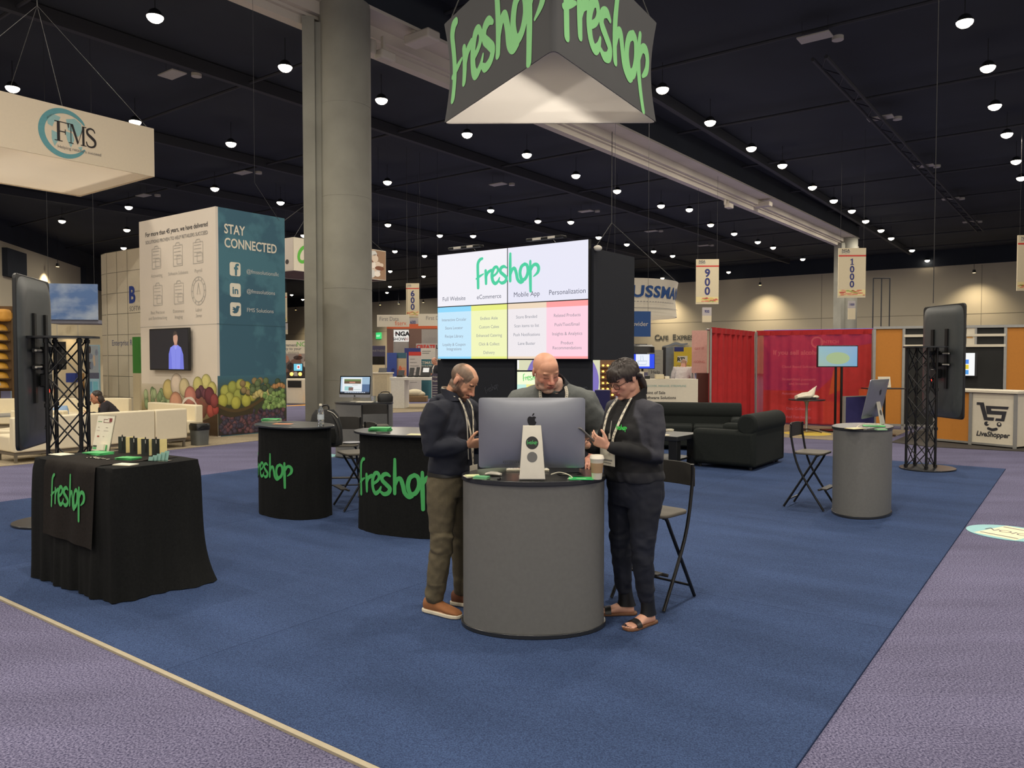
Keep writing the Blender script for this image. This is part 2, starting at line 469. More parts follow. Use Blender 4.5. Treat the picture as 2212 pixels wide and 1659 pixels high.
sticker('pale oval floor sticker beyond the two black podiums', G(700, 986)+V((-.2, 0, 0)), .42, .36, R(30))

# walls
mb = MB()
wq = lambda a0, a1, z0, z1, off: mb.box(a0, a1, off, off+0.3, z0, z1)
wq(-160, 40, 0, 11.0, 0)
o = struct('wall_back', mb, m_wall, smooth=False); o.location = E1*88; o.rotation_euler = (0, 0, RB)
mb = MB(); mb.box(-160, 40, -0.05, 0.3, 11.0, ZC)
o = struct('trim_1', mb, m_black, smooth=False); o.location = E1*88; o.rotation_euler = (0, 0, RB)
for k, b in enumerate((-22, -7, 8, 23)):
    mb = MB(); mb.box(-b-.03, -b+.03, -0.02, 0.0, 0, 10.9)
    o = struct('trim_%d' % (k+2), mb, M('joint_line', (158, 150, 132), .9), smooth=False); o.location = E1*88; o.rotation_euler = (0, 0, RB)
mb = MB(); mb.box(-160, 40, -0.02, 0.0, 6.1, 6.16)
o = struct('trim_6', mb, MATS['joint_line'], smooth=False); o.location = E1*88; o.rotation_euler = (0, 0, RB)
# left wall with its black upper band
a, b = V((-36, 42, 0)), V((-43.6, 78, 0)); d = (b-a); n = V((-d.y, d.x, 0)).normalized()
lw = [a-d*2.2, b+d*2.4]
mb = MB(); mb.prism([(p.x, p.y) for p in (lw[0], lw[1], lw[1]+n*.4, lw[0]+n*.4)], 0, 10.9)
struct('wall_left', mb, m_wall, smooth=False, fix=True)
mb = MB(); mb.prism([(p.x, p.y) for p in (lw[0]-n*.06, lw[1]-n*.06, lw[1]+n*.4, lw[0]+n*.4)], 10.9, ZC)
struct('trim_7', mb, m_black, smooth=False, fix=True)
mb = MB(); mb.prism([(p.x, p.y) for p in (b+d*.0-n*.5, b+d*.5-n*.5, b+d*.5, b+d*0)], 9.1, 11.0)
struct('trim_8', mb, m_black, smooth=False, fix=True)
mb = MB(); mb.prism([(p.x, p.y) for p in (a+d*.51-n*.4, a+d*.61-n*.4, a+d*.61, a+d*.51)], 8.2, 10.4)
struct('trim_9', mb, m_black, smooth=False, fix=True)
# ceiling
mb = MB(); mb.box(-150, 120, -25, 215, ZC, ZC+0.3)
struct('ceiling', mb, m_black, smooth=False)
n_t = 10
for b_ in (14, 26, 36, 45, 55):
    mb = MB(); mb.box(4, 86, -.12, .12, ZC-.5, ZC-.05)
    o = struct('trim_%d' % n_t, mb, m_pipe, smooth=False); n_t += 1
    o.location = E2*b_; o.rotation_euler = (0, 0, math.atan2(E1.y, E1.x))
for a_ in range(10, 86, 8):
    mb = MB(); mb.tube([(-40, 0, ZC-.32), (90, 0, ZC-.32)], .06, 6)
    o = struct('trim_%d' % n_t, mb, m_pipe); n_t += 1
    o.location = E1*a_; o.rotation_euler = (0, 0, math.atan2(E2.y, E2.x))
# dark lattice girder on the right
ga, gb = P(1770, 125, 30), P(2118, 500, 68)
gz = (ga.z+gb.z)/2; ga.z = gb.z = gz
ga = ray(1770, 125); ga = V((0, 0, H))+ga*((11.9-H)/ga.z); gb = ray(2118, 500); gb = V((0, 0, H))+gb*((11.9-H)/gb.z)
mb = MB(); dd = (gb-ga); nn = V((-dd.y, dd.x, 0)).normalized()*.22
for q in (nn, -nn): mb.tube([ga+q, gb+q], .07, 6)
for i in range(40):
    p = ga+dd*(i/40); q = ga+dd*((i+1)/40); mb.tube([p+nn*(1 if i % 2 else -1), q+nn*(-1 if i % 2 else 1)], .03, 5)
struct('trim_%d' % n_t, mb, m_pipe); n_t += 1

# concrete beam
va = ray(805, 105); va = V((0, 0, H))+va*((10.7-H)/va.z); vb = ray(1820, 530); vb = V((0, 0, H))+vb*((10.7-H)/vb.z)
bd = (vb-va).normalized(); ba = math.atan2(bd.y, bd.x)
mb = MB()
mb.box(-30, 51, 0.30, 0.62, 10.72, 11.35); mb.box(-30, 51, 0.18, 0.62, 10.94, 11.02); mb.box(-30, 51, 0.0, 0.30, 11.02, 11.35)
mb.box(-30, 51, -0.80, 0.62, 11.35, 11.44)
o = struct('trim_%d' % n_t, mb, m_beam, smooth=False); n_t += 1
o.location = va*1.0; o.location.z = 0; o.rotation_euler = (0, 0, ba)
o.location -= V((-bd.y, bd.x, 0))*0.62*0.0
for k, (t, side) in enumerate(((2.4, 1), (38.5, 1))):
    pass
def beam_floodlight(px, py, label, z=11.2, drop=False):
    p = ray(px, py); p = V((0, 0, H))+p*((z-H)/p.z)
    t = thing('beam_floodlight', label, 'floodlight', p, ba)
    mb = MB()
    if drop: mb.box(-.28, .28, -.25, .1, -.22, .05); mb.box(-.5, -.28, -.05, .05, -.1, .3)
    else: mb.box(-.26, .26, -.85, .15, -.30, -.02)
    obj('housing', mb, m_beam, t, bevel=.05)
    mb = MB(); mb.box(-.05, .05, -.05, .05, 0, .5); obj('bracket', mb, m_beam, t)
mb = MB(); mb.box(-30, 51, -0.76, 0.60, 11.44, 12.6)
o = struct('trim_%d' % n_t, mb, m_black, smooth=False); n_t += 1
o.location = V((va.x, va.y, 0)); o.rotation_euler = (0, 0, ba)
beam_floodlight(893, 78, 'white box shaped floodlight fixed on the concrete beam beside the column')
beam_floodlight(828, 117, 'small rounded white fixture under the beam edge right of the column', 10.5, True)
beam_floodlight(1636, 438, 'white box floodlight half way along the distant concrete beam')
beam_floodlight(1572, 442, 'small white fixture hanging under the distant concrete beam', 10.5, True)
beam_floodlight(1831, 533, 'tiny white floodlight at the far end of the concrete beam')

# columns
def column(name, label, px, D, r, pil, ang):
    c = V((XP(px, D), D, 0))
    t = thing(name, label, 'column', c, ang)
    mb = MB(); n = 48
    prof = [(r, 0)]
    for z in (1.1, 3.6, 6.1, 8.6): prof += [(r, z-.015), (r-.006, z-.015), (r-.006, z+.015), (r, z+.015)]
    prof.append((r, 11.40)); mb.lathe(prof, n=n); obj('shaft', mb, m_conc, t, angle=30)
    mb = MB(); mb.box(-r-pil, -r-.10, -.38, .36, 0, 10.9); mb.box(-r-.14, 0, -.28, .30, 0, 10.8); obj('pilaster', mb, m_conc, t, smooth=False)
    return t
column('concrete_column', 'thick round concrete column with a side rib, nearest of the columns', 750, 21.5, .70, .42, R(12))
column('concrete_column', 'far grey concrete column behind the hanging 1000 sign', 1828, 62, .72, .45, R(26))
mb = MB()
for q in (-.75, 0, .75): mb.tube([(q, 0, 0), (q, 0, 9.0)], .05, 6)
mb.tube([(-.75, 0, 9.0), (.75, 0, 9.0)], .05, 6)
o = obj('conduit', mb, m_pipe); o.location = P(1903, 700, 70); o.location.z = 0
tag(o, 'thin dark conduit pipes running up the back wall right of the far column', 'pipe')

# ceiling lamps
LAMPS = [(335,38),(616,146),(27,191),(292,264),(499,311),(464,408),(606,438),(134,478),(278,448),(274,497),(13,508),(267,536),(157,561),
 (824,217),(1009,291),(1138,335),(837,394),(1244,380),(1333,413),(1060,455),(838,486),(853,543),(950,509),(917,553),(1162,478),(1233,480),(1022,510),
 (843,586),(915,597),(842,619),(836,632),(834,655),(630,637),(654,647),(656,509),(1431,194),(1534,265),(1623,321),(1690,358),(1755,405),(1801,434),(1840,456),
 (1870,478),(1903,498),(1925,515),(1970,541),(2003,563),(1428,445),(1489,453),(1535,486),(1586,505),(1637,523),(1670,535),(1734,560),(1788,579),
 (1601,592),(1574,588),(1293,513),(1354,528),(1412,543),(1453,553),(1356,588),(1431,601),(2084,49),(2134,147),(2149,230),(2175,291),(2195,349),(2206,385)]
lamp0 = None
def lamp(p, n):
    global lamp0
    lab = 'round bright spotlight hanging from the black hall ceiling'
    if lamp0 is None:
        t = thing('ceiling_lamp', lab, 'ceiling lamp', p, 0, 'spotlights across the black ceiling'); lamp0 = t
        mb = MB(); mb.lathe([(.08, .24), (.15, .19), (.20, .10), (.236, 0.025), (.228, 0.025), (.19, .08), (.07, .17)], n=20); obj('housing', mb, m_lampbody, t)
        mb = MB(); mb.lathe([(.05, -.15), (.13, -.12), (.20, -.06), (.23, .0), (.23, .03), (.02, .04)], n=20); obj('lens', mb, m_lamp, t)
        mb = MB(); mb.tube([(0, 0, .2), (0, 0, ZC-11.6)], .012, 6); obj('stem', mb, m_lampbody, t)
        ld = bpy.data.lights.new('bulb', 'AREA'); ld.shape = 'DISK'; ld.size = .40; ld.energy = LAMP_W; ld.color = LAMP_C; ld.spread = R(175)
        lo = bpy.data.objects.new('bulb', ld); C.objects.link(lo); lo.parent = t; lo.location = (0, 0, -.155)
    else:
        r = dup(lamp0, p)
        if p.dot(E1) > 82:      # light left out beside the back wall, where it made a hot spot
            for c in list(r.children):
                if c.type == 'LIGHT': bpy.data.objects.remove(c)
n = 0
for (px, py) in LAMPS:
    d = ray(px, py); lamp(V((0, 0, H))+d*((11.6-H)/d.z), n); n += 1
for (a_, b_) in ((2.2, 2), (7, 2), (11.7, 2), (-2.5, 12), (2.2, 12), (7, 12), (7, 21.7), (2.2, -8), (7, -8), (11.7, -8), (-2.5, 2), (16.4, 2), (2.2, 21.7), (16.4, -8), (-7, 12), (-7, 2), (-7, -8), (-12, 2), (-12, 12), (-12, -8), (-2.5, -8), (-2.5, 21.7), (-7, 21.7), (2.2, -18), (7, -18), (-17, 2), (-17, 12)):
    lamp(EE(a_, b_, 11.6), n); n += 1

# loudspeaker panels and detectors under the ceiling
PANELS = [(372,162,385,155),(1760,82,1781,68),(1902,256,1922,244),(1995,360,2012,350),(2054,430,2072,422),(2096,480,2112,474),(1447,335,1457,327),(1600,413,1613,406),
 (1708,467,1721,462),(525,374,534,366),(310,423,319,417),(1266,457,1282,450),(1407,500,1418,495),(1520,531,1532,527),(1076,399,1088,392),(1795,508,1803,504)]
sp0 = None
for i, (ax, ay, bx, by) in enumerate(PANELS):
    d = ray(ax, ay); p = V((0, 0, H))+d*((12.0-H)/d.z)
    lab = 'flat pale square panel with a small disc beside it under the black ceiling'
    if sp0 is None:
        t = sp0 = thing('ceiling_panel', lab, 'ceiling panel', p, RB, 'pale panels under the black ceiling')
        mb = MB(); mb.box(-.5, .5, -.28, .28, 0, .05); obj('panel', mb, m_tile, t, bevel=.01)
        mb = MB(); mb.cyl((.55, .62), .18, 0, .12, 18); obj('disc', mb, m_tile, t)
        mb = MB()
        for q in (-.4, .4): mb.tube([(q, 0, .05), (q, 0, .6)], .006, 5)
        obj('hanger', mb, m_wire, t)
    else: dup(sp0, p)

def wire(label, pts, r=.012, name='suspension_cable'):
    mb = MB(); mb.tube(pts, r, 5); o = obj(name, mb, m_wire)
    return tag(o, label, 'cable')

# ================================================================== THE STAND
m_greyvinyl = M('grey_tambour', (104, 104, 102), 0.55, var=0.06, scale=40)
m_dark = M('dark_laminate', (40, 42, 46), 0.28, var=0.1, scale=30)
m_cloth = M('black_cloth', (24, 25, 25), 0.9, var=0.25, scale=60, bump=0.2, bscale=300, spec=0.15)
m_green = M('brand_green', (70, 168, 92), 0.6, var=0.03)
m_gcard = M('green_card', (74, 176, 104), 0.5, var=0.04)
m_white = M('white_paper', (226, 220, 200), 0.7, var=0.03)
m_cream = M('cream_paper', (226, 212, 168), 0.7, var=0.04)
m_blackp = M('black_plastic', (24, 25, 27), 0.4)
m_blackmetal = M('black_metal', (28, 28, 29), 0.35, metal=0.3)
m_alu = M('aluminium', (206, 202, 190), 0.45, metal=0.25, var=0.03)
m_silver = M('silver_shell', (146, 149, 158), 0.36, metal=0.7, var=0.02)
m_glassb = M('screen_glass', (12, 13, 15), 0.12)
m_seat = M('chair_seat', (88, 83, 74), 0.6)
m_seatd = M('chair_back', (44, 42, 39), 0.55)

def ellipse(a, b, n=64, p=2.0):
    out = []
    for i in range(n):
        t = 2*math.pi*i/n; c, s = math.cos(t), math.sin(t)
        out.append((a*math.copysign(abs(c)**(2/p), c), b*math.copysign(abs(s)**(2/p), s)))
    return out

def oval_counter(label, loc, rz, top=.957, a=.455, b=.30):
    t = thing('oval_counter', label, 'counter', loc, rz)
    mb = MB(); mb.prism(ellipse(a*1.03, b*1.04), 0, .028); obj('base_plate', mb, m_dark, t, bevel=.004)
    n = 72
    mb = MB(); vs, fs = [], []
    for j, z in enumerate((.028, .3, .6, top-.03)):
        for p in ellipse(a, b, n, 2.15): vs.append((p[0], p[1], z))
    for j in range(3):
        for i in range(n): fs.append((j*n+i, j*n+(i+1) % n, (j+1)*n+(i+1) % n, (j+1)*n+i))
    mb.add(vs, fs); obj('curved_panel', mb, m_greyvinyl, t)
    mb = MB(); mb.prism(ellipse(a*1.02, b*1.05, 72, 2.1), top-.03, top); obj('counter_top', mb, m_dark, t, bevel=.004)
    return t
K0 = V((.1375, 4.875, .0105))
oval_counter('grey oval counter in front of the three people, silver computer on it', K0, 0, a=.449)
K1 = V((XP(1865, 8.42), 8.42, .0105))
oval_counter('grey oval counter beside the folding stool, right side of the blue carpet', K1, RB+R(90), top=.955, a=.44, b=.285)
K2 = V((XP(786, 13.2), 13.2, .0105))
oval_counter('distant grey oval counter in front of the concrete column', K2, R(-8), top=.95, a=.50, b=.30)

def podium(label, loc, rz, a, b, top, w, du, zl=.50):
    t = thing('draped_podium', label, 'podium', loc, rz)
    mb = MB(); mb.prism(ellipse(a*1.11, b*1.12, 72, 2.2), top-.022, top); obj('podium_top', mb, m_dark, t, bevel=.005)
    n, rows = 160, 12
    vs, fs = [], []
    rd = random.Random(int(a*1000))
    ph = [rd.uniform(0, 6.3) for _ in range(4)]
    def sk(th, v):
        c, s = math.cos(th), math.sin(th)
        k = 1 + .035*(1-v)**2*0 + .02*(1-v) + (1-v)*(.012*math.sin(9*th+ph[0]) + .008*math.sin(17*th+ph[1])) + .004*math.sin(31*th+ph[2]+3*v)
        e = 2/2.2
        k += .016*(1-.5*v)*noise.noise(V((3*c+loc[0], 3*s, 2.2*v+c)))+.007*noise.noise(V((8*c, 8*s, 4*v+3*c)))
        return V((a*k*math.copysign(abs(c)**e, c), b*k*math.copysign(abs(s)**e, s), .003+(top-.025)*v))
    for j in range(rows+1):
        for i in range(n): vs.append(sk(2*math.pi*i/n, j/rows))
    for j in range(rows):
        for i in range(n): fs.append((j*n+i, j*n+(i+1) % n, (j+1)*n+(i+1) % n, (j+1)*n+i))
    mb = MB(); mb.add(vs, fs); sk_o = obj('cloth_skirt', mb, m_cloth, t, angle=60)
    # lettering follows the curve; u runs along the front, front centre at th = -90 deg
    tab = [0.0]; N = 400; th0 = -math.pi
    pts = [sk(th0+math.pi*i/N, .5) for i in range(N+1)]
    for i in range(N): tab.append(tab[-1]+(pts[i+1]-pts[i]).length)
    half = tab[N//2]
    def mp(u, vv):
        x = u+du+half; i = 0
        lo, hi = 0, N
        while hi-lo > 1:
            mid = (lo+hi)//2
            if tab[mid] <= x: lo = mid
            else: hi = mid
        f = (x-tab[lo])/max(1e-6, tab[hi]-tab[lo])
        th = th0+math.pi*(lo+f)/N
        z = zl+vv
        p = sk(th, (z-.003)/(top-.025)); q = sk(th+.01, (z-.003)/(top-.025)); tn = (q-p).normalized()
        return p + V((tn.y, -tn.x, 0))*.006
    v, f = logo2d(w, r=19.5)
    mb = MB(); mb.flat(v, f, mp); obj('lettering', mb, m_green, sk_o)
    return t
Q1 = V((XP(635, 8.38), 8.38, .0105))
podium('black cloth podium with a water bottle on top, left of the two', Q1, RB, .46, .30, .975, .70, -.055)
Q2 = V((-.95, 7.58, .0105))
podium('black cloth podium partly hidden behind the man in the navy jacket', Q2, R(-24), .60, .36, .975, .94, -.065)

# ---- draped table, front left
TN, TL = G(241, 1013, .945), G(74, 987, .945); TN.z = TL.z = 0
tx = (TN-TL); Lt = tx.length; ta = math.atan2(tx.y, tx.x); Wt = .66; Ht = .935
tbl = thing('display_table', 'table hidden under the black cloth at the front left', 'table', TL+V((0, 0, .0105)), ta)
mb = MB(); mb.box(.03, Lt-.03, .03, Wt-.03, Ht-.05, Ht-.012); obj('tabletop', mb, m_dark, tbl)
for q in ((.1, .1), (Lt-.1, .1), (.1, Wt-.1), (Lt-.1, Wt-.1)):
    mb = MB(); mb.tube([(q[0], q[1], 0), (q[0], q[1], Ht-.05)], .02, 8); obj('leg', mb, m_blackmetal, tbl)
def cloth_at(s, v):
    """s along the perimeter 0..1, v 0 top .. 1 floor"""
    per = 2*(Lt+Wt); d = (s % 1)*per
    if d < Lt: p = V((d, 0)); n = V((0, -1))
    elif d < Lt+Wt: p = V((Lt, d-Lt)); n = V((1, 0))
    elif d < 2*Lt+Wt: p = V((Lt-(d-Lt-Wt), Wt)); n = V((0, 1))
    else: p = V((0, Wt-(d-2*Lt-Wt))); n = V((-1, 0))
    return p, n
rd = random.Random(3)
mb = MB(); vs, fs = [], []
NP, rows = 220, 18
corner = rrect(Lt, Wt, .035, 12, Lt/2, Wt/2)
def perim(i):
    per = 2*(Lt+Wt); d = (i/NP)*per
    return d
def cl_pt(i, v):
    d = perim(i); per = 2*(Lt+Wt)
    p, n = cloth_at(i/NP, v)
    cs = [0, Lt, Lt+Wt, 2*Lt+Wt, per]
    kc = min(abs(d-c) for c in cs); kc = math.exp(-(kc/.10)**2)
    ctr = V((Lt/2, Wt/2)); dg = (V((p.x, p.y))-ctr).normalized()
    nn = (V((n.x, n.y))*(1-kc*.7)+dg*kc*.7)
    fold = .022*math.sin(d*15+1.3)+.014*math.sin(d*34+.4+2*v)+.01*math.sin(d*57)
    off = .012 + v**1.4*(.008+fold*.75) + .012*kc*v**2 + .008*kc*math.sin(5*v)
    if Lt*.98 < d < Lt+Wt*1.05: off += .10*v**4*math.exp(-((d-Lt-Wt)/.35)**2)
    inw = .02*(1-min(1, v*10))*kc
    q = V((p.x, p.y)) + nn*(off-inw)
    z = Ht-.004-.02*(1-math.cos(min(1, v*12)*math.pi/2))*0 - (Ht-.006)*v
    return V((q.x, q.y, z if v < 1 else .003+.004*math.sin(d*40)**2))
vv = [0, .012, .03]+[.03+.97*(k/rows)**.95 for k in range(1, rows+1)]
for v in vv:
    for i in range(NP):
        q = cl_pt(i, v)
        if v == 0:
            c = V((Lt/2, Wt/2, q.z)); q = q+(c-q).normalized()*.03; q.z = Ht+.002
        elif v == .012: q.z = Ht-.004
        vs.append(q)
for j in range(len(vv)-1):
    for i in range(NP): fs.append((j*NP+i, (j+1)*NP+i, (j+1)*NP+(i+1) % NP, j*NP+(i+1) % NP))
ci = len(vs); vs.append(V((Lt/2, Wt/2, Ht+.002)))
for i in range(NP): fs.append((ci, i, (i+1) % NP))
mb.add(vs, fs)
tc_ = obj('tablecloth', mb, m_cloth, angle=70, fix=True); tc_.location = tbl.location; tc_.rotation_euler = (0, 0, ta)
tag(tc_, 'black cloth draped to the floor over the table at the front left', 'tablecloth')
# runner with the green word
tr = thing('table_runner', 'dark brown black table runner hanging down the cloth with a green word', 'table runner', tbl.location, ta)
x0, x1 = .235, .955
cols = 26; vs, fs = [], []
path = [(Wt-.05, Ht+.006), (.3, Ht+.006), (.02, Ht+.007), (-.018, Ht-.005)]
zs = [Ht-.05-.05*k for k in range(11)]
for i in range(cols+1):
    u = x0+(x1-x0)*i/cols
    for (y, z) in path: vs.append(V((u, y, z)))
    for z in zs:
        v = 1-z/Ht
        y = -.026-.02*v+.006*math.sin(u*22+v*3)-.01*v*math.sin(u*9)
        vs.append(V((u+.02*v*(u-.5), y-.02*v, z-.06*(u-x0)*v)))
m_ = len(path)+len(zs)
for i in range(cols):
    for j in range(m_-1): fs.append((i*m_+j, i*m_+j+1, (i+1)*m_+j+1, (i+1)*m_+j))
mb = MB(); mb.add(vs, fs); ro = obj('cloth_strip', mb, M('runner_cloth', (37, 34, 32), .9, var=.2, scale=60, spec=.12), tr, angle=70)
v, f = logo2d(.50, r=20)
def mpr(a, b):
    u = x0+.36+a; z = Ht-.235+b*1.22; q = 1-z/Ht
    return V((u+.02*q*(u-.5), -.026-.02*q+.006*math.sin(u*22+q*3)-.01*q*math.sin(u*9)-.02*q-.008, z-.06*(u-x0)*q))
mb = MB(); mb.flat(v, f, mpr); obj('lettering', mb, m_green, ro)

# things on the draped table
def on_table(px, py, dz=0.0):
    p = G(px, py, Ht+.0135); p.z += dz; return p
def card_stack(label, p, rz, w, d, layers, group=None, name='card_stack', cat='cards'):
    t = thing(name, label, cat, p, rz, group)
    rr = random.Random(layers*7+int(w*1000)); z = 0
    for i, (h, m) in enumerate(layers if isinstance(layers, list) else []):
        mb = MB(); dx, dy, a = rr.uniform(-.006, .006), rr.uniform(-.006, .006), rr.uniform(-.12, .12)
        mb.box(-w/2, w/2, -d/2, d/2, z, z+h, Matrix.Translation((dx, dy, 0)) @ Matrix.Rotation(a, 4, 'Z')); z += h
        obj('card_bundle', mb, m, t, smooth=False)
    return t
def card_stack2(label, p, rz, w, d, layers, name='card_stack', cat='cards', seed=1):
    t = thing(name, label, cat, p, rz)
    rr = random.Random(seed); z = 0
    for i, (h, m) in enumerate(layers):
        mb = MB(); dx, dy, a = rr.uniform(-.008, .008), rr.uniform(-.008, .008), rr.uniform(-.14, .14)
        k = int(max(1, round(h/.0022)))
        for q in range(k):
            mm = Matrix.Translation((dx+rr.uniform(-.0012, .0012), dy+rr.uniform(-.0012, .0012), 0)) @ Matrix.Rotation(a, 4, 'Z')
            mb.box(-w/2, w/2, -d/2, d/2, z+q*h/k, z+(q+.86)*h/k, mm)
        z += h
        obj('card_bundle', mb, m, t, smooth=False)
    return t
card_stack2('blank white card lying at the left corner of the draped table', on_table(132, 982), ta, .17, .11, [(.004, m_white)], name='paper_card', cat='card')
card_stack2('thick pile of green cards in front of the upright leaflet', on_table(212, 982), ta+.1, .19, .13, [(.012, m_gcard), (.008, m_gcard)], seed=2)
card_stack2('pile of green cards near the white cards on the draped table', on_table(278, 993), ta+.35, .15, .10, [(.010, m_gcard), (.008, m_gcard), (.001, m_green)], seed=3)
card_stack2('white cards at the near edge of the draped table', on_table(274, 1004), ta+.35, .15, .085, [(.007, m_white)], seed=4)
# black lanyard cards with white print
t = thing('lanyard_pile', 'black lanyards with white print heaped on the draped table', 'lanyards', on_table(212, 992), ta+.1)
for k in range(4):
    mb = MB(); a = k*.5-.6
    pts = spline([(-.14+.02*k, .02*k-.02, .003+.002*k), (-.05, .03*math.sin(k), .006), (.03, -.02*math.cos(k), .006), (.14, .03-.015*k, .003)], 6)
    mb.tube(pts, .008, 6, flat=.25); st = obj('strap', mb, m_cloth, t)
    mb = MB()
    for q in range(2, len(pts)-2, 2):
        p = pts[q]; mb.box(p[0]-.006, p[0]+.006, p[1]-.003, p[1]+.003, p[2]+.0025, p[2]+.0035)
    obj('print', mb, m_white, st, smooth=False)
# acrylic leaflet stand
ls = thing('leaflet_stand', 'clear upright stand holding a printed white leaflet on the draped table', 'leaflet stand', on_table(216, 976), ta+.12)
m_acr = M('clear_acrylic', (235, 240, 240), 0.08, trans=1.0, var=0)
tilt = Matrix.Rotation(R(-12), 4, 'X')
mb = MB(); mb.box(-.112, .112, .004, .007, 0, .30, tilt); mb.box(-.112, .112, 0, .12, 0, .004); obj('holder', mb, m_acr, ls, smooth=False)
mb = MB(); mb.box(-.106, .106, 0, .003, .006, .292, tilt); lf = obj('leaflet', mb, m_white, ls, smooth=False)
mb = MB()
def lq(x0, x1, z0, z1, c):
    mb.col = c; mb.add([tilt @ V((x, -.0015, z)) for x, z in ((x0, z0), (x1, z0), (x1, z1), (x0, z1))], [(0, 1, 2, 3)])
for (x0_, x1_, z0_, z1_, c) in ((-.09, -.04, .242, .248, (120, 160, 110)), (-.02, .03, .262, .266, (110, 40, 50)), (-.02, -.016, .24, .266, (110, 40, 50)), (-.02, .075, .237, .241, (110, 40, 50)), (.05, .085, .245, .276, (130, 60, 60)),
  (.03, .05, .27, .273, (110, 40, 50)), (-.08, -.06, .196, .200, (150, 140, 130)), (.02, .05, .196, .200, (150, 140, 130)), (-.09, -.05, .17, .174, (190, 180, 170)), (0, .06, .17, .174, (190, 180, 170)), (-.07, -.045, .118, .13, (160, 80, 70)),
  (.0, .02, .124, .128, (170, 150, 140)), (-.1, -.03, .036, .05, (70, 80, 70)), (-.1, -.03, .018, .034, (90, 180, 110))): lq(x0_, x1_, z0_, z1_, c)
obj('print', mb, M('leaflet_print', (255, 255, 255), .7, attr=True), lf, smooth=False)
mb = MB(); mb.box(-.01, .075, -.03, -.004, .012, .062, tilt); ch = obj('card_pocket', mb, m_white, ls, smooth=False)
mb = MB(); mb.box(.066, .079, -.012, -.003, .012, .058, tilt); obj('green_edge', mb, m_gcard, ch, smooth=False)
# four notebooks standing up, each with a pen
m_nb = M('notebook_black', (38, 44, 42), .6); m_nbc = M('notebook_cream', (222, 206, 142), .6)
NB = [(272, 979, 'first from the left'), (297, 982, 'second from the left'), (322, 985, 'third from the left'), (345, 985, 'rightmost')]
for i, (px, py, w_) in enumerate(NB):
    t = thing('notebook', 'upright black notebook with cream pages, %s of four on the draped table' % w_, 'notebook', on_table(px, py), R(20), 'notebooks standing on the draped table')
    mb = MB()
    ang = R(26)
    for sgn, m in ((-1, m_nb), (1, m_nbc)):
        mb = MB(); q = Matrix.Rotation(sgn*ang, 4, 'Z')
        if sgn < 0: mb.box(-.062, 0, -.002, .006, 0, .132, q)
        else: mb.box(0, .055, -.004, .006, 0, .128, q)
        obj('cover' if sgn < 0 else 'pages', mb, m, t, smooth=False)
    mb = MB(); mb.tube([(-.022, -.015, .03), (-.022, -.015, .135), (-.022, -.015, .150)], [.006, .006, .003], 8); pn = obj('pen', mb, m_blackp, t)
    mb = MB(); mb.box(-.024, -.020, -.024, -.020, .10, .128); obj('pen_clip', mb, m_alu, pn, smooth=False)
t = thing('card_rack', 'clear stepped rack of pale teal cards at the right of the draped table', 'card rack', on_table(338, 996), ta+R(25))
for k in range(5):
    mb = MB(); q = Matrix.Translation((-.05+.024*k, .01*k, .0)) @ Matrix.Rotation(R(-18), 4, 'X')
    mb.box(-.018, .018, 0, .002, .004, .032+.010*k, q); obj('card', mb, M('teal_card', (116, 156, 146), .4), t, smooth=False)
mb = MB(); mb.box(-.10, .10, -.02, .05, 0, .003); obj('rack_base', mb, m_acr, t, smooth=False)

# ---- folding bar chairs
def chair_parts(t):
    w = .205
    for s in (-1, 1):
        mb = MB(); mb.tube(spline([(s*w, .155, .955), (s*w, .150, .80), (s*w, .06, .45), (s*(w+.01), -.215, .008)], 5), .0125, 10); obj('front_leg', mb, m_blackmetal, t)
        mb = MB(); mb.tube(spline([(s*(w-.05), -.14, .615), (s*(w-.035), -.115, .60), (s*(w-.03), -.06, .50), (s*(w-.025), .235, .008)], 5), .0125, 10); obj('rear_leg', mb, m_blackmetal, t)
    mb = MB(); mb.tube([(-w-.005, -.155, .235), (-w*.6, -.18, .240), (w*.6, -.18, .240), (w+.005, -.155, .235)], .012, 8); mb.box(-w+.03, w-.03, -.235, -.16, .236, .250); obj('footrest', mb, m_seatd, t)
    mb = MB(); mb.tube([(-w+.025, .19, .09), (w-.025, .19, .09)], .009, 8); obj('rear_bar', mb, m_blackmetal, t)
    mb = MB(); n = 10; vs, fs = [], []
    for k in range(n+1):
        x = -w-.015+(2*w+.03)*k/n; c = .035*(1-(2*k/n-1)**2)
        for (dy, z) in ((0, .80), (0, .962), (.012, .962), (.012, .80)):
            zz = z
            if z > .9: zz -= .03*abs(2*k/n-1)**6
            vs.append((x, .155+c+dy, zz))
    for k in range(n):
        for q in range(4): fs.append((k*4+q, k*4+(q+1) % 4, (k+1)*4+(q+1) % 4, (k+1)*4+q))
    fs += [(3, 2, 1, 0), (n*4, n*4+1, n*4+2, n*4+3)]
    mb.add(vs, fs); obj('backrest', mb, m_seatd, t, fix=True, bevel=.004)
    mb = MB(); mb.prism(rrect(.40, .33, .07, 5, 0, -.025), .615, .640); obj('seat', mb, m_seat, t, bevel=.008, fix=True)
f1_, f2_, f3_ = G(1430, 1333), G(1507, 1300), G(1305, 1286)
c_ = (f1_+f2_)/2+(f3_-f1_)*.43; c_.z = .0105
ch0 = thing('folding_stool', 'black folding bar chair behind the woman beside the front grey counter', 'folding chair', c_, R(-44), 'black folding bar chairs')
chair_parts(ch0)
s1_, s2_, s3_, s4_ = G(1697, 1098.6), G(1723, 1086), G(1776, 1108), G(1801.6, 1094.6)
dup(ch0, (s1_+s2_+s3_+s4_)/4+V((0, 0, .0105)), R(52), 'black folding bar chair pulled up to the grey counter at the right')
dup(ch0, V((-1.76, 8.70, .0105)), R(-62), 'black folding bar chair tucked behind the larger black podium')
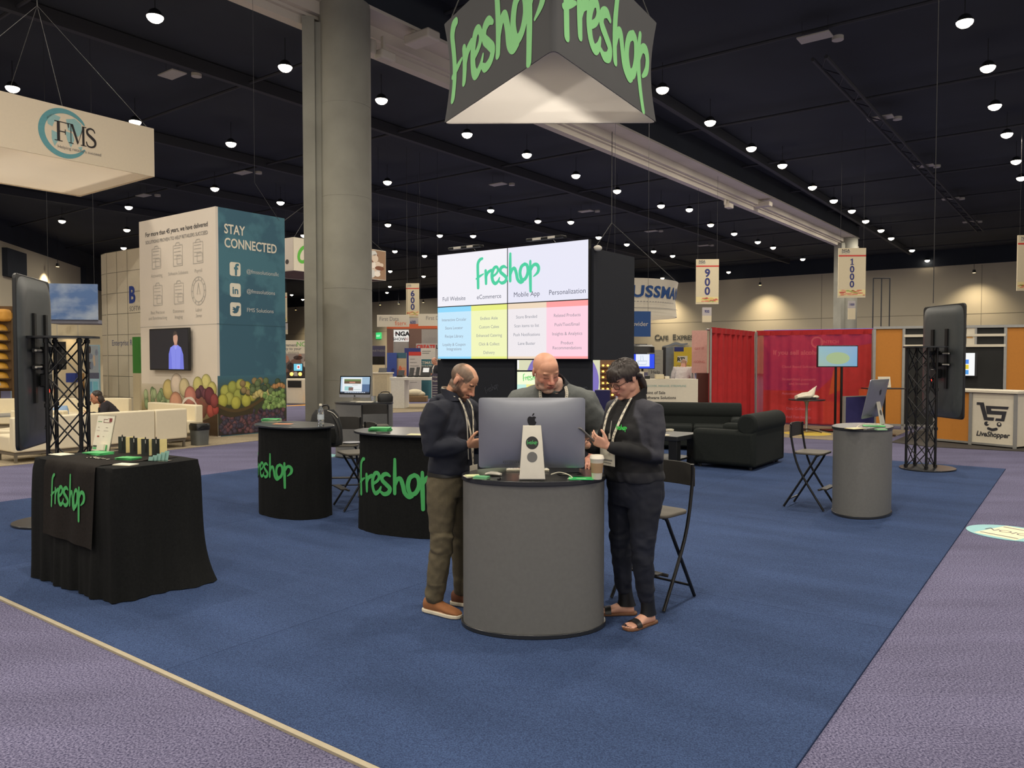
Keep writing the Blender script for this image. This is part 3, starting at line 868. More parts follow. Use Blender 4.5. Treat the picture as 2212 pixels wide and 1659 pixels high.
dup(ch0, V((-2.10, 9.50, .0105)), R(6), 'black folding bar chair with the backpack on its seat')
dup(ch0, V((XP(811, 12.2), 12.2, .0105)), R(14), 'black folding bar chair in front of the distant grey counter')

# ---- backpack
bp = thing('backpack', 'black backpack standing on the seat of a folding chair', 'backpack', (-2.27, 9.36, .652), R(4))
mb = MB(); mb.loft([((0, 0, 0), (.19, 0, 0), (0, .10, 0), 3.2), ((0, 0, .05), (.20, 0, 0), (0, .12, 0), 3.2), ((0, 0, .22), (.19, 0, 0), (0, .115, 0), 3), ((-.01, .0, .36), (.16, 0, 0), (0, .095, 0), 2.6), ((-.015, 0, .43), (.11, 0, 0), (0, .06, 0), 2.4)])
obj('bag_body', mb, M('bag_nylon', (26, 27, 28), .75, bump=.3, bscale=60), bp)
mb = MB(); mb.tube(spline([(-.05, .0, .42), (-.045, 0, .47), (0, 0, .485), (.03, 0, .47), (.035, 0, .42)], 5), .011, 8); obj('top_handle', mb, m_blackp, bp)
mb = MB(); mb.loft([((0, -.10, .03), (.13, 0, 0), (0, .04, 0), 3), ((0, -.11, .12), (.14, 0, 0), (0, .04, 0), 3), ((0, -.10, .2), (.12, 0, 0), (0, .025, 0), 3)]); obj('front_pocket', mb, m_cloth, bp)
mb = MB(); mb.tube(spline([(.06, -.05, .41), (.12, -.08, .33), (.17, -.08, .2), (.18, -.07, .06)], 5), .018, 8, flat=.35); obj('strap', mb, m_seatd, bp)
mb = MB(); mb.tube(spline([(.03, -.07, .42), (.10, -.075, .39), (.15, -.06, .33)], 5), .005, 6); obj('zip', mb, m_alu, bp)
t = thing('paper_plate', 'pale grey round tray edge beside the backpack on the chair seat', 'tray', (-1.99, 9.52, .652), 0)
mb = MB(); mb.lathe([(.05, 0), (.10, .004), (.115, .012), (.112, .014), (.095, .007), (.02, .004)]); obj('plate', mb, M('grey_plate', (150, 152, 160), .5), t)

# ---- things on the podiums
pz1 = .975+.0110
card_stack2('pile of green cards on the left black podium', G(586, 911, pz1), R(-5), .19, .12, [(.010, m_white), (.012, m_gcard), (.006, m_white), (.008, m_gcard)], seed=6)
card_stack2('orange and white flyer lying on the left black podium', G(612, 916, pz1), R(-10), .20, .09, [(.003, M('orange_flyer', (226, 150, 104), .6))], name='flyer', cat='flyer')
card_stack2('pile of green cards on the larger black podium', G(822, 930, pz1), R(-8), .20, .14, [(.016, m_gcard), (.010, m_gcard), (.006, m_gcard)], seed=8)
card_stack2('beige paper at the right end of the larger black podium', G(900, 939, pz1), R(-15), .15, .12, [(.004, m_cream)], name='paper', cat='paper')
def pen(label, p, rz, m=m_blackp):
    t = thing('pen', label, 'pen', p, rz)
    mb = MB(); mb.tube([(-.07, 0, .005), (.055, 0, .005), (.07, 0, .005)], [.005, .005, .002], 8); b = obj('barrel', mb, m, t)
    mb = MB(); mb.box(-.06, -.02, -.001, .001, .010, .012); obj('clip', mb, m_alu, t, smooth=False)
pen('black and white pen in front of the green cards on the larger podium', G(828, 936, pz1), R(-6))
bt = thing('water_bottle', 'clear plastic water bottle on the left black podium', 'bottle', G(693, 921.5, pz1), 0)
m_pet = M('clear_plastic', (235, 242, 245), 0.05, trans=0.9, var=0)
mb = MB(); mb.lathe([(.028, 0), (.033, .006), (.034, .05), (.032, .06), (.034, .07), (.034, .15), (.033, .165), (.022, .195), (.013, .21), (.0125, .222)]); obj('bottle_body', mb, m_pet, bt)
mb = MB(); mb.lathe([(.015, .220), (.015, .238), (.013, .24)], n=20); obj('cap', mb, m_white, bt)
mb = MB(); mb.lathe([(.0345, .075), (.0345, .13)], n=28); obj('label_band', mb, M('bottle_label', (190, 200, 206), .4), bt)

# ---- desktop computers
APPLE = [(0,-.50),(.13,-.55),(.26,-.50),(.38,-.34),(.46,-.14),(.36,-.05),(.30,.08),(.31,.22),(.43,.36),(.34,.45),(.20,.49),(.06,.44),(0,.42),(-.10,.45),(-.22,.49),(-.36,.43),(-.46,.28),(-.49,.08),(-.45,-.16),(-.34,-.38),(-.20,-.53),(-.10,-.55)]
LEAF = [(.02,.52),(.03,.66),(.12,.78),(.24,.84),(.23,.70),(.14,.58)]
def computer(label, loc, rz, s=1.0, tilt=8, content=None, sticker=False, stw=(.055, .078), zz=.085):
    t = thing('desktop_computer', label, 'computer', loc, rz)
    W, Hh, z0 = .65*s, .432*s, zz*s
    Q = Matrix.Translation((0, .03*s, z0)) @ Matrix.Rotation(R(-tilt), 4, 'X')      # screen faces -y
    n = 24; vs, fs = [], []
    out = rrect(W, Hh, .016*s, 5, 0, Hh/2)
    # back shell: a bulging grid
    def bulge(u, v): return (.006 + .034*(max(0, 1-abs(u)**2.6)*max(0, 1-abs(v)**2.6))**.8)*s
    nx, nz = 26, 18; mb = MB(); vs = []
    def cl(u, v):
        x, z = u*W/2, Hh/2+v*Hh/2
        r = .018*s; ex, ez = abs(x)-(W/2-r), abs(z-Hh/2)-(Hh/2-r)
        if ex > 0 and ez > 0:
            l = math.hypot(ex, ez)
            if l > r: x = math.copysign(W/2-r+ex*r/l, x); z = Hh/2+math.copysign(Hh/2-r+ez*r/l, z-Hh/2)
        return x, z
    us = [-1+2*i/nx for i in range(nx+1)]; us = [math.copysign(1-(1-abs(u))**1.35, u) for u in us]
    ws = [-1+2*i/nz for i in range(nz+1)]; ws = [math.copysign(1-(1-abs(u))**1.35, u) for u in ws]
    for v in ws:
        for u in us:
            x, z = cl(u, v); vs.append(V((x, bulge(u, v), z)))
    k = nx+1
    fs = [(j*k+i, (j+1)*k+i, (j+1)*k+i+1, j*k+i+1) for j in range(nz) for i in range(nx)]
    o = len(vs)
    for v in ws:
        for u in us:
            x, z = cl(u, v); vs.append(V((x, 0, z)))
    fs += [(o+j*k+i, o+j*k+i+1, o+(j+1)*k+i+1, o+(j+1)*k+i) for j in range(nz) for i in range(nx)]
    rim = [i for i in range(nx+1)]+[j*k+nx for j in range(1, nz+1)]+[nz*k+i for i in range(nx-1, -1, -1)]+[j*k for j in range(nz-1, 0, -1)]
    for a in range(len(rim)):
        p, q = rim[a], rim[(a+1) % len(rim)]; fs.append((p, q, o+q, o+p))
    mb.add(vs, fs, Q); shell = obj('screen_shell', mb, m_silver, t, fix=True, angle=50)
    mb = MB(); mb.add([Q @ V((p[0], -.001, p[1])) for p in rrect(W*.996, Hh*.86, .012*s, 4, 0, Hh*.57)], [tuple(range(20))]); gl = obj('screen_glass', mb, m_glassb, t, fix=False, smooth=False)
    if content:
        mb = MB(); content(mb, Q, W*.94, Hh*.76, Hh*.575); obj('screen_picture', mb, M('screen_light', (255, 255, 255), emit=1.0, attr=True), gl, smooth=False)
    mb = MB(); mb.add([Q @ V((p[0]*.036*s, -.0012, Hh*.07+p[1]*.036*s)) for p in APPLE], [tuple(range(len(APPLE)))]); obj('front_emblem', mb, m_blackp, shell, smooth=False)
    # emblem on the back (mirrored in x, seen from behind)
    yb = .0412*s
    mb = MB(); A = .058*s
    for poly in (APPLE, LEAF): mb.add([Q @ V((-p[0]*A, yb, Hh*.68+p[1]*A)) for p in poly], [tuple(range(len(poly)))])
    obj('emblem', mb, m_blackp, shell, smooth=False)
    mb = MB()
    for i in range(8): mb.box(W*.12+i*.013*s, W*.12+(i*.013+.007)*s, .028*s, .036*s, Hh*.085, Hh*.10, Q)
    obj('ports', mb, M('port_dark', (70, 72, 76), .4), shell, smooth=False)
    # stand: a bent plate that widens to the foot
    w0, w1 = stw[0]*s, stw[1]*s
    pts = [(.058, .335, w0), (.085, .325, w0*1.0), (.108, .25, w0*1.12), (.15, .05, w1*.96), (.155, .014, w1), (.14, .004, w1), (-.02, .004, w1), (-.04, .004, w1*.98)]
    vs, fs = [], []
    for i, (y, z, ww) in enumerate(pts):
        a = V(pts[max(0, i-1)][:2]); b = V(pts[min(len(pts)-1, i+1)][:2]); d = (b-a).normalized(); nn = V((-d.y, d.x))*.004
        for sx, sg in ((-1, 1), (1, 1), (1, -1), (-1, -1)): vs.append((sx*ww, (y+nn.x*sg)*s, (z+nn.y*sg)*s if z > .01 else (0.0 if sg*nn.y < 0 else .008*s)))
    for i in range(len(pts)-1):
        for q in range(4): fs.append((i*4+q, i*4+(q+1) % 4, (i+1)*4+(q+1) % 4, (i+1)*4+q))
    fs += [(3, 2, 1, 0), tuple(range(len(vs)-4, len(vs)))]
    mb = MB(); mb.add(vs, fs); st = obj('stand', mb, m_alu, t, fix=True, bevel=.002)
    def back(u, z, e): 
        y = .108+(.25-z)/(.25-.05)*(.15-.108)
        return V((-u*s, (y+.0045+e)*s, z*s))
    d2 = lambda zc, r: [back(r*math.cos(2*math.pi*i/28), zc+r*math.sin(2*math.pi*i/28), .0006) for i in range(28)]
    mb = MB(); mb.add(d2(.142, .031), [tuple(range(28))]); obj('cable_hole', mb, M('cable_hole', (104, 104, 104), .4, metal=.6), st, smooth=False)
    if sticker:
        mb = MB(); mb.add(d2(.226, .038), [tuple(range(28))]); sk_ = obj('round_sticker', mb, m_blackp, st, smooth=False)
        v, f = logo2d(.062, r=22); mb = MB(); mb.flat(v, f, lambda a, b: back(a, .226+b, .0016)); obj('sticker_lettering', mb, m_green, st, smooth=False)
    return t
def site_page(mb, Q, W, Hh, zc):
    def q(x0, x1, z0, z1, c, e=0):
        mb.col = c; mb.add([Q @ V((W*(x-.5), -.003-e*.0004, zc+Hh*(z-.5))) for x, z in ((x0, z0), (x1, z0), (x1, z1), (x0, z1))], [(0, 1, 2, 3)])
    q(0, 1, 0, 1, (150, 180, 205)); q(0, 1, 0, .09, (28, 40, 62), 1); q(.72, 1, .09, .55, (70, 100, 140), 1)
    q(.06, .74, .10, .96, (226, 232, 236), 2); q(.12, .70, .58, .86, (92, 70, 46), 3); q(.12, .70, .74, .86, (96, 120, 66), 4); q(.30, .5, .62, .70, (190, 130, 110), 4)
    q(.14, .40, .16, .42, (150, 200, 200), 3); q(.28, .44, .16, .36, (120, 90, 84), 4); q(.46, .70, .2, .24, (180, 200, 200), 3); q(.02, .05, .1, .9, (196, 214, 230), 3)
    for i in range(12): q(.15+.06*i, .19+.06*i, .02, .07, (200, 210, 225), 2)
    mb.col = None
kz = .957+.0112
computer('large silver desktop computer seen from behind on the front grey counter', V((XP(1148.5, 4.73), 4.73, kz)), R(180), 1.0, tilt=3, sticker=True, zz=.064)
computer('silver desktop computer turned sideways on the right grey counter', K1+V((.10, .10, .956)), R(-132), 1.0, tilt=12, content=site_page)
computer('lit desktop computer showing a web page on the distant counter', K2+V((-.17, .0, .951)), R(-10), .86, tilt=8, content=site_page)

# ---- things on the front counter
card_stack2('white and green notepads at the left of the front counter', G(1019, 1030, kz), R(15), .085, .085, [(.006, m_white), (.005, M('pale_pad', (214, 220, 170), .7))], name='note_pad', cat='note pad', seed=11)
card_stack2('stack of pale green cards beside the computer mouse', G(1040, 1034, kz), R(-22), .09, .06, [(.006, M('pale_green', (150, 200, 150), .6)), (.009, M('mid_green', (110, 180, 130), .6))], seed=12)
ms = thing('computer_mouse', 'white computer mouse on the front counter', 'mouse', G(1066, 1027, kz), R(70))
mb = MB(); mb.loft([((0, -.054, .006), (.012, 0, 0), (0, 0, .005)), ((0, -.05, .008), (.022, 0, 0), (0, 0, .008)), ((0, -.02, .012), (.029, 0, 0), (0, 0, .0115)), ((0, .02, .0125), (.029, 0, 0), (0, 0, .012)), ((0, .05, .008), (.022, 0, 0), (0, 0, .007)), ((0, .055, .006), (.012, 0, 0), (0, 0, .004))]); obj('mouse_shell', mb, M('mouse_white', (222, 218, 206), .3), ms, fix=True)
us = thing('memory_stick', 'small black memory stick beside the mouse on the front counter', 'memory stick', G(1078.5, 1036, kz), R(75))
mb = MB(); mb.box(-.02, .016, -.008, .008, 0, .011); obj('stick_body', mb, m_blackp, us, bevel=.003)
mb = MB(); mb.box(.016, .028, -.006, .006, .003, .008); obj('plug', mb, m_alu, us)
kb = thing('keyboard', 'thin white keyboard lying behind the computer stand', 'keyboard', V((XP(1140, 5.02), 5.02, kz)), R(180))
mb = MB(); mb.box(-.14, .14, -.055, .055, .0, .006); mb.box(-.14, .14, .035, .055, .006, .014); obj('key_tray', mb, m_white, kb, bevel=.003)
mb = MB()
for j in range(5):
    for i in range(14): mb.box(-.134+i*.0192, -.118+i*.0192, -.052+j*.017, -.038+j*.017, .006, .0085)
obj('keys', mb, M('key_white', (232, 230, 222), .5), kb, smooth=False)
cb = MB(); cb.tube(spline([(0, 0, .02), (.05, .02, .03), (.10, .0, .022), (.13, -.02, .004), (.10, -.06, .004)], 6), .0035, 8)
o = obj('charging_cable', cb, m_white); o.location = G(1190, 1032, kz); tag(o, 'white cable curling over the front counter right of the computer stand', 'cable')
gb_ = thing('booklet', 'bright green booklet at the right of the front counter', 'booklet', G(1255, 1034, kz), R(-4))
mb = MB(); mb.box(-.075, .075, -.05, .05, 0, .004); obj('cover', mb, M('booklet_green', (60, 200, 110), .4), gb_, bevel=.001)
mb = MB(); mb.box(-.03, .03, -.02, -.01, .004, .0045); obj('print', mb, m_white, gb_, smooth=False)
pen('black pen lying across the green booklet on the front counter', G(1236, 1029, kz+.006), R(-18))
ph_ = thing('mobile_phone', 'dark phone lying on the front counter behind the green booklet', 'phone', G(1190, 1028, kz)+V((.12, .06, 0)), R(10))
mb = MB(); mb.prism(rrect(.15, .072, .01, 4), 0, .008); obj('phone_body', mb, m_blackp, ph_, bevel=.002); mb = MB(); mb.prism(rrect(.143, .066, .008, 4), .008, .0085); obj('screen', mb, m_glassb, ph_)
cp = thing('coffee_cup', 'paper coffee cup with white lid and brown sleeve on the front counter', 'cup', G(1290, 1036, kz)+V((0, .02, 0)), 0)
mb = MB(); mb.lathe([(.029, 0), (.0305, .003), (.0405, .122), (.042, .124)]); obj('cup_body', mb, m_white, cp)
mb = MB(); mb.lathe([(.0343, .04), (.0405, .100), (.0390, .100), (.0330, .04)]); obj('sleeve', mb, M('cardboard', (166, 138, 104), .8, var=.1), cp)
mb = MB(); mb.lathe([(.0440, .122), (.0455, .128), (.0425, .132), (.0405, .143), (.037, .147), (.035, .143)]); obj('lid', mb, M('lid_white', (232, 226, 210), .4), cp)

# ---- things on the right counter
rz_ = .955+.0112
card_stack2('cream leaflets fanned on the right grey counter', G(1848, 926, rz_), R(20), .17, .12, [(.004, m_cream), (.003, m_cream)], name='leaflets', cat='leaflet', seed=21)
card_stack2('bright green folder on the right grey counter', G(1886, 920, rz_), R(-15), .22, .14, [(.005, M('booklet_green', (60, 200, 110), .4))], name='folder', cat='folder', seed=22)
card_stack2('small pale green pad at the near edge of the right counter', G(1902, 929, rz_), R(-5), .10, .07, [(.012, M('pale_green', (150, 200, 150), .6))], name='note_pad', cat='note pad', seed=23)
pen('black pen among the papers on the right grey counter', G(1876, 930, rz_), R(15))
cb = MB(); cb.tube(spline([(0, 0, .004), (.10, .12, .02), (.25, .2, .02), (.36, .16, .01)], 6), .004, 8)
o = obj('charging_cable', cb, m_white); o.location = G(1850, 924, rz_); tag(o, 'white cable looping behind the leaflets on the right counter', 'cable')
# ---- things on the distant counter
dz = .95+.0012
kb2 = thing('keyboard', 'white keyboard in front of the lit web page computer', 'keyboard', K2+V((.05, -.19, .951)), R(-6))
for ch in kb.children: 
    c = ch.copy(); C.objects.link(c); c.parent = kb2
hb = thing('handbag', 'small black bag at the right end of the distant counter', 'bag', K2+V((.36, .04, .951)), R(10))
mb = MB(); mb.loft([((0, 0, 0), (.13, 0, 0), (0, .08, 0), 3), ((0, 0, .08), (.135, 0, 0), (0, .085, 0), 3), ((0, 0, .14), (.11, 0, 0), (0, .06, 0), 3)]); obj('bag_body', mb, m_blackp, hb)
mb = MB(); mb.tube(spline([(-.09, 0, .13), (-.05, 0, .165), (.05, 0, .165), (.09, 0, .13)], 5), .008, 8); obj('handle', mb, m_blackp, hb)
mb = MB(); mb.lathe([(.04, 0), (.045, .06), (.043, .1)]); o = obj('drink_glass', mb, m_pet); o.location = K2+V((.18, -.05, .951)); tag(o, 'small clear glass on the distant counter next to the black bag', 'glass')

# ---- truss stands carrying big upright screens
def truss_screen(label_s, label_t, base, rz, scr, srz, led, ztop=1.88, scale=1.0, off=(0, 0)):
    t = thing('truss_stand', label_s, 'truss stand', base, rz)
    w = .15
    mb = MB(); mb.prism([(p[0]+off[0], p[1]+off[1]) for p in ellipse(.44, .38, 56)], 0, .022); obj('base_plate', mb, m_dark, t, bevel=.004)
    leg0 = None
    for sx in (-1, 1):
        for sy in (-1, 1):
            mb = MB(); mb.tube([(sx*w, sy*w, .02), (sx*w, sy*w, ztop-.02)], .019, 10)
            for z in (.05, .62, 1.22, ztop-.05): mb.cyl((sx*w, sy*w), .029, z-.02, z+.02, 12)
            obj('upright', mb, m_blackmetal, t)
    for k in range(4):
        a = k*math.pi/2; q = Matrix.Rotation(a, 4, 'Z')
        mb = MB(); nb = 5; hh = (ztop-.06)/nb
        for i in range(nb):
            z0, z1 = .03+i*hh, .03+(i+1)*hh
            mb.tube([q @ V((-w, -w, z0)), q @ V((w, -w, z1))], .008, 6); mb.tube([q @ V((w, -w, z0)), q @ V((-w, -w, z1))], .008, 6)
        obj('lattice', mb, m_blackmetal, t)
    mb = MB(); mb.prism([(p[0]+off[0]*.4, p[1]+off[1]*.4) for p in ellipse(.34, .30, 48)], ztop-.02, ztop); obj('top_plate', mb, m_dark, t)
    s = thing('display_screen', label_t, 'screen', scr, srz)
    # portrait screen seen from behind; picture side -y
    W, Hh = 1.00*scale, 1.76*scale
    mb = MB(); mb.vprism(rrect(W, Hh, .06, 6), 0, .035); obj('bezel', mb, m_blackp, s, fix=True, bevel=.008)
    mb = MB(); mb.vprism(rrect(W*.95, Hh*.96, .05, 5), -.002, 0); obj('picture', mb, m_glassb, s, fix=True)
    mb = MB(); mb.loft([((0, .035, 0), (W*.49, 0, 0), (0, 0, Hh*.49), 9), ((0, .06, 0), (W*.45, 0, 0), (0, 0, Hh*.46), 8), ((0, .075, 0), (W*.38, 0, 0), (0, 0, Hh*.42), 7)], 48); obj('back_cover', mb, M('screen_back', (70, 74, 76), .35), s, fix=True)
    for sx in (-1, 1):
        mb = MB(); mb.box(sx*.17-.03, sx*.17+.03, .075, .10, -.42, .50); obj('mount_rail', mb, m_blackmetal, s)
    for z in (.12, -.05):
        mb = MB(); mb.box(-.30, .30, .10, .125, z-.018, z+.018); obj('crossbar', mb, m_blackmetal, s)
        mb = MB(); mb.tube([(-.30, .135, z), (-.16, .135, z)], .012, 8); mb.tube([(.14, .135, z), (.30, .135, z)], .012, 8); obj('pin', mb, m_alu, s)
    mb = MB(); mb.box(-.05, .05, .10, .30, .10, .16); mb.box(-.05, .05, .10, .30, -.08, -.02); obj('mount_arm', mb, m_blackmetal, s)
    mb = MB(); mb.box(-.09, .09, .10, .17, -.26, -.12); pb = obj('power_box', mb, m_blackp, s, bevel=.01)
    mb = MB(); mb.ell((led, .176, -.30), (.012, .006, .02)); obj('red_light', mb, M('red_led', (255, 60, 40), emit=3.0), pb)
    mb = MB(); mb.tube(spline([(.02, .12, -.2), (.06, .16, -.4), (-.02, .15, -.55), (.02, .12, -.7)], 6), .007, 6); obj('cable', mb, m_blackp, s)
truss_screen('black lattice truss stand at the right edge of the blue carpet', 'large black upright screen seen from behind at the right',
   V((6.27, 11.75, .0105)), R(38), V((6.76, 12.02, 1.66)), R(95), .05, off=(.10, -.06))
truss_screen('black lattice truss stand behind the draped table at the left', 'large grey backed upright screen at the left, seen nearly edge on',
   V((-4.58, 7.92, .0105)), R(16), V((-5.02, 8.03, 1.665)), R(-75.5), .05, ztop=1.92, off=(-.10, .03))

# ---- video tower
vt = V((XP(1271, 8.85), 8.85, .0105)); Wv, zb, zt = 2.33, 1.684, 3.062
tw = thing('video_tower', 'black fabric tower that carries the four bright screens', 'display tower', vt+EY*.06, RB)
m_fab = M('tower_fabric', (13, 18, 29), .85, var=.15, scale=20)
mb = MB(); mb.box(-Wv, 0.03, .0, 1.0, zb-.01, zt-.10); obj('upper_box', mb, m_fab, tw, smooth=False)
def xat(px):          # local x on the tower's front plane for a photo column
    u = (px-CX)/F; o = vt+EY*.06; t_ = (u*o.y-o.x)/(EX.x-u*EX.y); return t_
for (pa, pb_) in ((945, 1112), (1195, 1276)):
    xa, xb = xat(pa), xat(pb_)
    mb = MB(); mb.box(xa, xb, .0, .05, 0, zb-.01); lo = obj('lower_panel', mb, m_fab, tw, smooth=False)
    rr = random.Random(pa)
    v, f = logo2d(.22, r=17)
    for i in range(6):
        cx, cz = xa+(xb-xa)*(.3 if i % 2 else .72), .35+.24*i
        if xb-xa < .7 and i % 2: continue
        mb = MB(); mb.flat(v, f, lambda a, b: V((min(xb-.01, max(xa+.01, cx+a*.94-b*.34)), -.004, cz+a*.34+b*.94)))
        obj('faint_lettering', mb, M('tone_print', (52, 56, 66), .8), lo, smooth=False)
m_scr = M('screen_light', (255, 255, 255), emit=1.0, attr=True)
m_ink = M('screen_ink', (88, 92, 112), emit=1.0)
m_ink2 = M('screen_ink_soft', (134, 138, 150), emit=1.0)
m_scrgreen = M('screen_green', (66, 205, 158), emit=1.0)
hw, hh = Wv/2, (zt-zb)/2
def vpanel(ix, iz, label):
    t = thing('video_screen', label, 'screen', vt+EX*(-Wv+hw*(ix+.5))+V((0, 0, zb+hh*iz)), RB, 'four screens of the video wall')
    mb = MB(); mb.box(-hw/2+.001, hw/2-.001, 0, .055, .001, hh-.001); obj('casing', mb, m_blackp, t, smooth=False)
    b = .006
    mb = MB()
    def q(x0, x1, z0, z1, c, e=0):
        mb.col = c; mb.add([(x0, -.002-.0006*e, z0), (x1, -.002-.0006*e, z0), (x1, -.002-.0006*e, z1), (x0, -.002-.0006*e, z1)], [(0, 1, 2, 3)])
    x0, x1, z0, z1 = -hw/2+b, hw/2-b, b, hh-b; zm = z1-.065
    if iz == 1: q(x0, x1, z0, z1, (240, 238, 246) if ix == 0 else (230, 230, 246))
    else:
        A, B = (((196, 230, 250), (140, 214, 250)), ((240, 244, 186), (232, 238, 130))) if ix == 0 else (((238, 232, 236), (238, 216, 190)), ((254, 208, 224), (255, 160, 160)))
        for (a, c), (u0, u1) in ((A, (x0, 0)), (B, (0, x1))):
            q(u0, u1, z0, z1, a); q(u0, u1, zm, z1, c, 1); q(u0, u1, z0, z0+.028, c, 1)
    pc = obj('picture', mb, m_scr, t, smooth=False)
    mb = MB()
    if iz == 1:
        for s, x in zip((('Full Website', 'eCommerce') if ix == 0 else ('Mobile App', 'Personalization')), (-hw/4, hw/4)):
            mb = MB(); T(mb, s, .084 if ix else .078, x, .075, -.004); obj('caption', mb, m_ink, pc, smooth=False)
        mb = MB(); v, f = logo2d(.98, 'fres' if ix == 0 else 'hop', r=19); mb.flat(v, f, lambda a, c: V((a+(hw/2 if ix == 0 else -hw/2)-.01, -.004, hh*.53+c)))
        obj('word', mb, m_scrgreen, pc, smooth=False)
    else:
        L = ((('Interactive Circular', 'Store Locator', 'Recipe Library', 'Loyalty & Coupon', 'Integrations'), ('Endless Aisle', 'Custom Cakes', 'Enhanced Catering', 'Click & Collect', 'Delivery')),
             (('Store Branded', 'Scan items to list', 'Push Notifications', 'Lane Buster'), ('Related Products', 'Push/Text/Email', 'Insights & Analytics', 'Product', 'Recommendations')))[ix]
        for col, x in zip(L, (-hw/4, hw/4)):
            z = hh-.155
            for i, s in enumerate(col):
                mb = MB(); T(mb, s, .054, x, z-.035, -.004); obj('text_line', mb, m_ink2, pc, smooth=False)
                z -= .058 if (s.startswith('Loyalty') or s == 'Product') else .108
for ix, iz, s in ((0, 1, 'white video wall screen, upper left of four, headed full website'), (1, 1, 'white video wall screen, upper right of four, headed personalization'),
                  (0, 0, 'blue and yellow video wall screen, lower left of four'), (1, 0, 'beige and pink video wall screen, lower right of four')): vpanel(ix, iz, s)
for px, py, lab in ((1018, 541, 'thin arm lamp over the left half of the video wall'), (1190, 524, 'thin arm lamp over the right half of the video wall')):
    t = thing('arm_lamp', lab, 'arm lamp', vt+EX*(xat(px)-.0)+V((0, .02, zt-.12)), RB)
    mb = MB(); mb.tube(spline([(0, .3, .02), (0, .1, .17), (0, -.06, .18)], 5), .012, 8); obj('arm', mb, m_blackmetal, t)
    mb = MB(); mb.box(-.26, .26, -.10, .0, .155, .19); obj('lamp_head', mb, m_blackmetal, t, bevel=.01)
    mb = MB(); mb.box(-.16, -.04, -.104, -.10, .157, .186); obj('plate', mb, m_tile, t, smooth=False)
    mb = MB(); mb.box(.06, .16, -.104, -.10, .157, .186); obj('plate', mb, m_tile, t, smooth=False)
mb = MB(); mb.ell((0, 0, 0), (.05, .03, .035)); o = obj('clip_lamp', mb, m_tile); o.location = vt+EX*.06+EY*.10+V((0, 0, zt-.10)); tag(o, 'small round lamp on the top right corner of the video tower', 'lamp')
# screen and stand behind the tower's gap
t = thing('monitor', 'pale yellow monitor with a green word behind the bald man', 'monitor', V((XP(1152, 10.9), 10.9, .0105)), R(4))
zc_ = ZP(838, 10.9)
mb = MB(); mb.box(-.30, .30, 0, .03, zc_-.21, zc_+.24); obj('casing', mb, m_blackp, t, smooth=False)
mb = MB(); 
def q4(x0, x1, z0, z1, c, e=0): mb.col = c; mb.add([(x0, -.002-e*.001, z0), (x1, -.002-e*.001, z0), (x1, -.002-e*.001, z1), (x0, -.002-e*.001, z1)], [(0, 1, 2, 3)])
q4(-.28, .28, zc_-.19, zc_+.22, (246, 252, 214)); q4(-.28, -.1, zc_-.19, zc_+.04, (196, 238, 224), 1); q4(-.1, .08, zc_-.19, zc_+.04, (246, 240, 150), 1); q4(.08, .28, zc_-.19, zc_+.04, (250, 210, 210), 1)
pc = obj('picture', mb, m_scr, t, smooth=False); mb = MB(); v, f = logo2d(.26); mb.flat(v, f, onface(-.02, zc_+.13, -.005)); obj('word', mb, M('screen_leaf', (120, 210, 120), emit=1.0), pc, smooth=False)
mb = MB(); mb.tube([(0, .02, 0), (0, .02, zc_-.2)], .03, 10); mb.cyl((0, .02), .25, 0, .02, 24); obj('stand', mb, m_blackmetal, t)

# ---- hanging triangle sign
zs_, zt_ = 4.96, 6.30
A_ = P(955, 274, (zs_-H)*F/(775-274)); B_ = P(1422, 272, (zs_-H)*F/(775-272)); Cc = P(1196, 116, (zs_-H)*F/(775-116))
tri = [Cc, B_, A_]
ctr = (A_+B_+Cc)/3
hs = thing('hanging_sign', 'black triangular fabric sign with green words hanging above the stand', 'hanging sign', V((ctr.x, ctr.y, zs_)), 0)
loc_ = [V((p.x-ctr.x, p.y-ctr.y)) for p in tri]
def rtri(inset, r=.12, n=5):
    out = []
    for i in range(3):
        p = loc_[i]; a = (loc_[i-1]-p).normalized(); b = (loc_[(i+1) % 3]-p).normalized()
        q0, q1 = p+a*r, p+b*r
        for k in range(n+1):
            t = k/n; s_ = q0*(1-t)**2+p*2*t*(1-t)+q1*t*t; out.append(s_*(1-inset))
    return out
mb = MB(); vs, fs = [], []; nr = 13; ring = None
side_pts = []
for j in range(nr):
    t = j/(nr-1); zz = t*(zt_-zs_)
    base = rtri(0.0)
    # sides sag inwards between the two frames
    row = []
    m_ = len(base)
    dense = []
    for i in range(m_):
        a, b = base[i], base[(i+1) % m_]
        seg = 14 if (a-b).length > .5 else 1
        for k in range(seg):
            dense.append((a+(b-a)*(k/seg), (a-b).length > .5, k/seg))
    for (p, long_, f_) in dense:
        sag = .055*math.sin(math.pi*t)
        row.append(V((p.x*(1-sag), p.y*(1-sag), zz)))
    vs += row; ring = len(row)
for j in range(nr-1):
    for i in range(ring): fs.append((j*ring+i, j*ring+(i+1) % ring, (j+1)*ring+(i+1) % ring, (j+1)*ring+i))
mb.add(vs, fs); sg = obj('fabric_side', mb, M('sign_charcoal', (58, 59, 62), .85, var=.05, scale=2), hs, angle=50, fix=True)
mb = MB(); mb.add([V((p.x*.985, p.y*.985, p.z)) for p in vs[:ring*nr]], fs); obj('bounce_lining', mb, M('lining_white', (232, 228, 222), .8), sg, angle=50)  # unseen lining, added to bounce lamp light onto the underside
mb = MB(); bt_ = rtri(.012); mb.add([(p.x, p.y, .006) for p in bt_], [tuple(range(len(bt_)))]); obj('white_underside', mb, translucent('sign_white', (244, 240, 236), .78), hs, smooth=False)
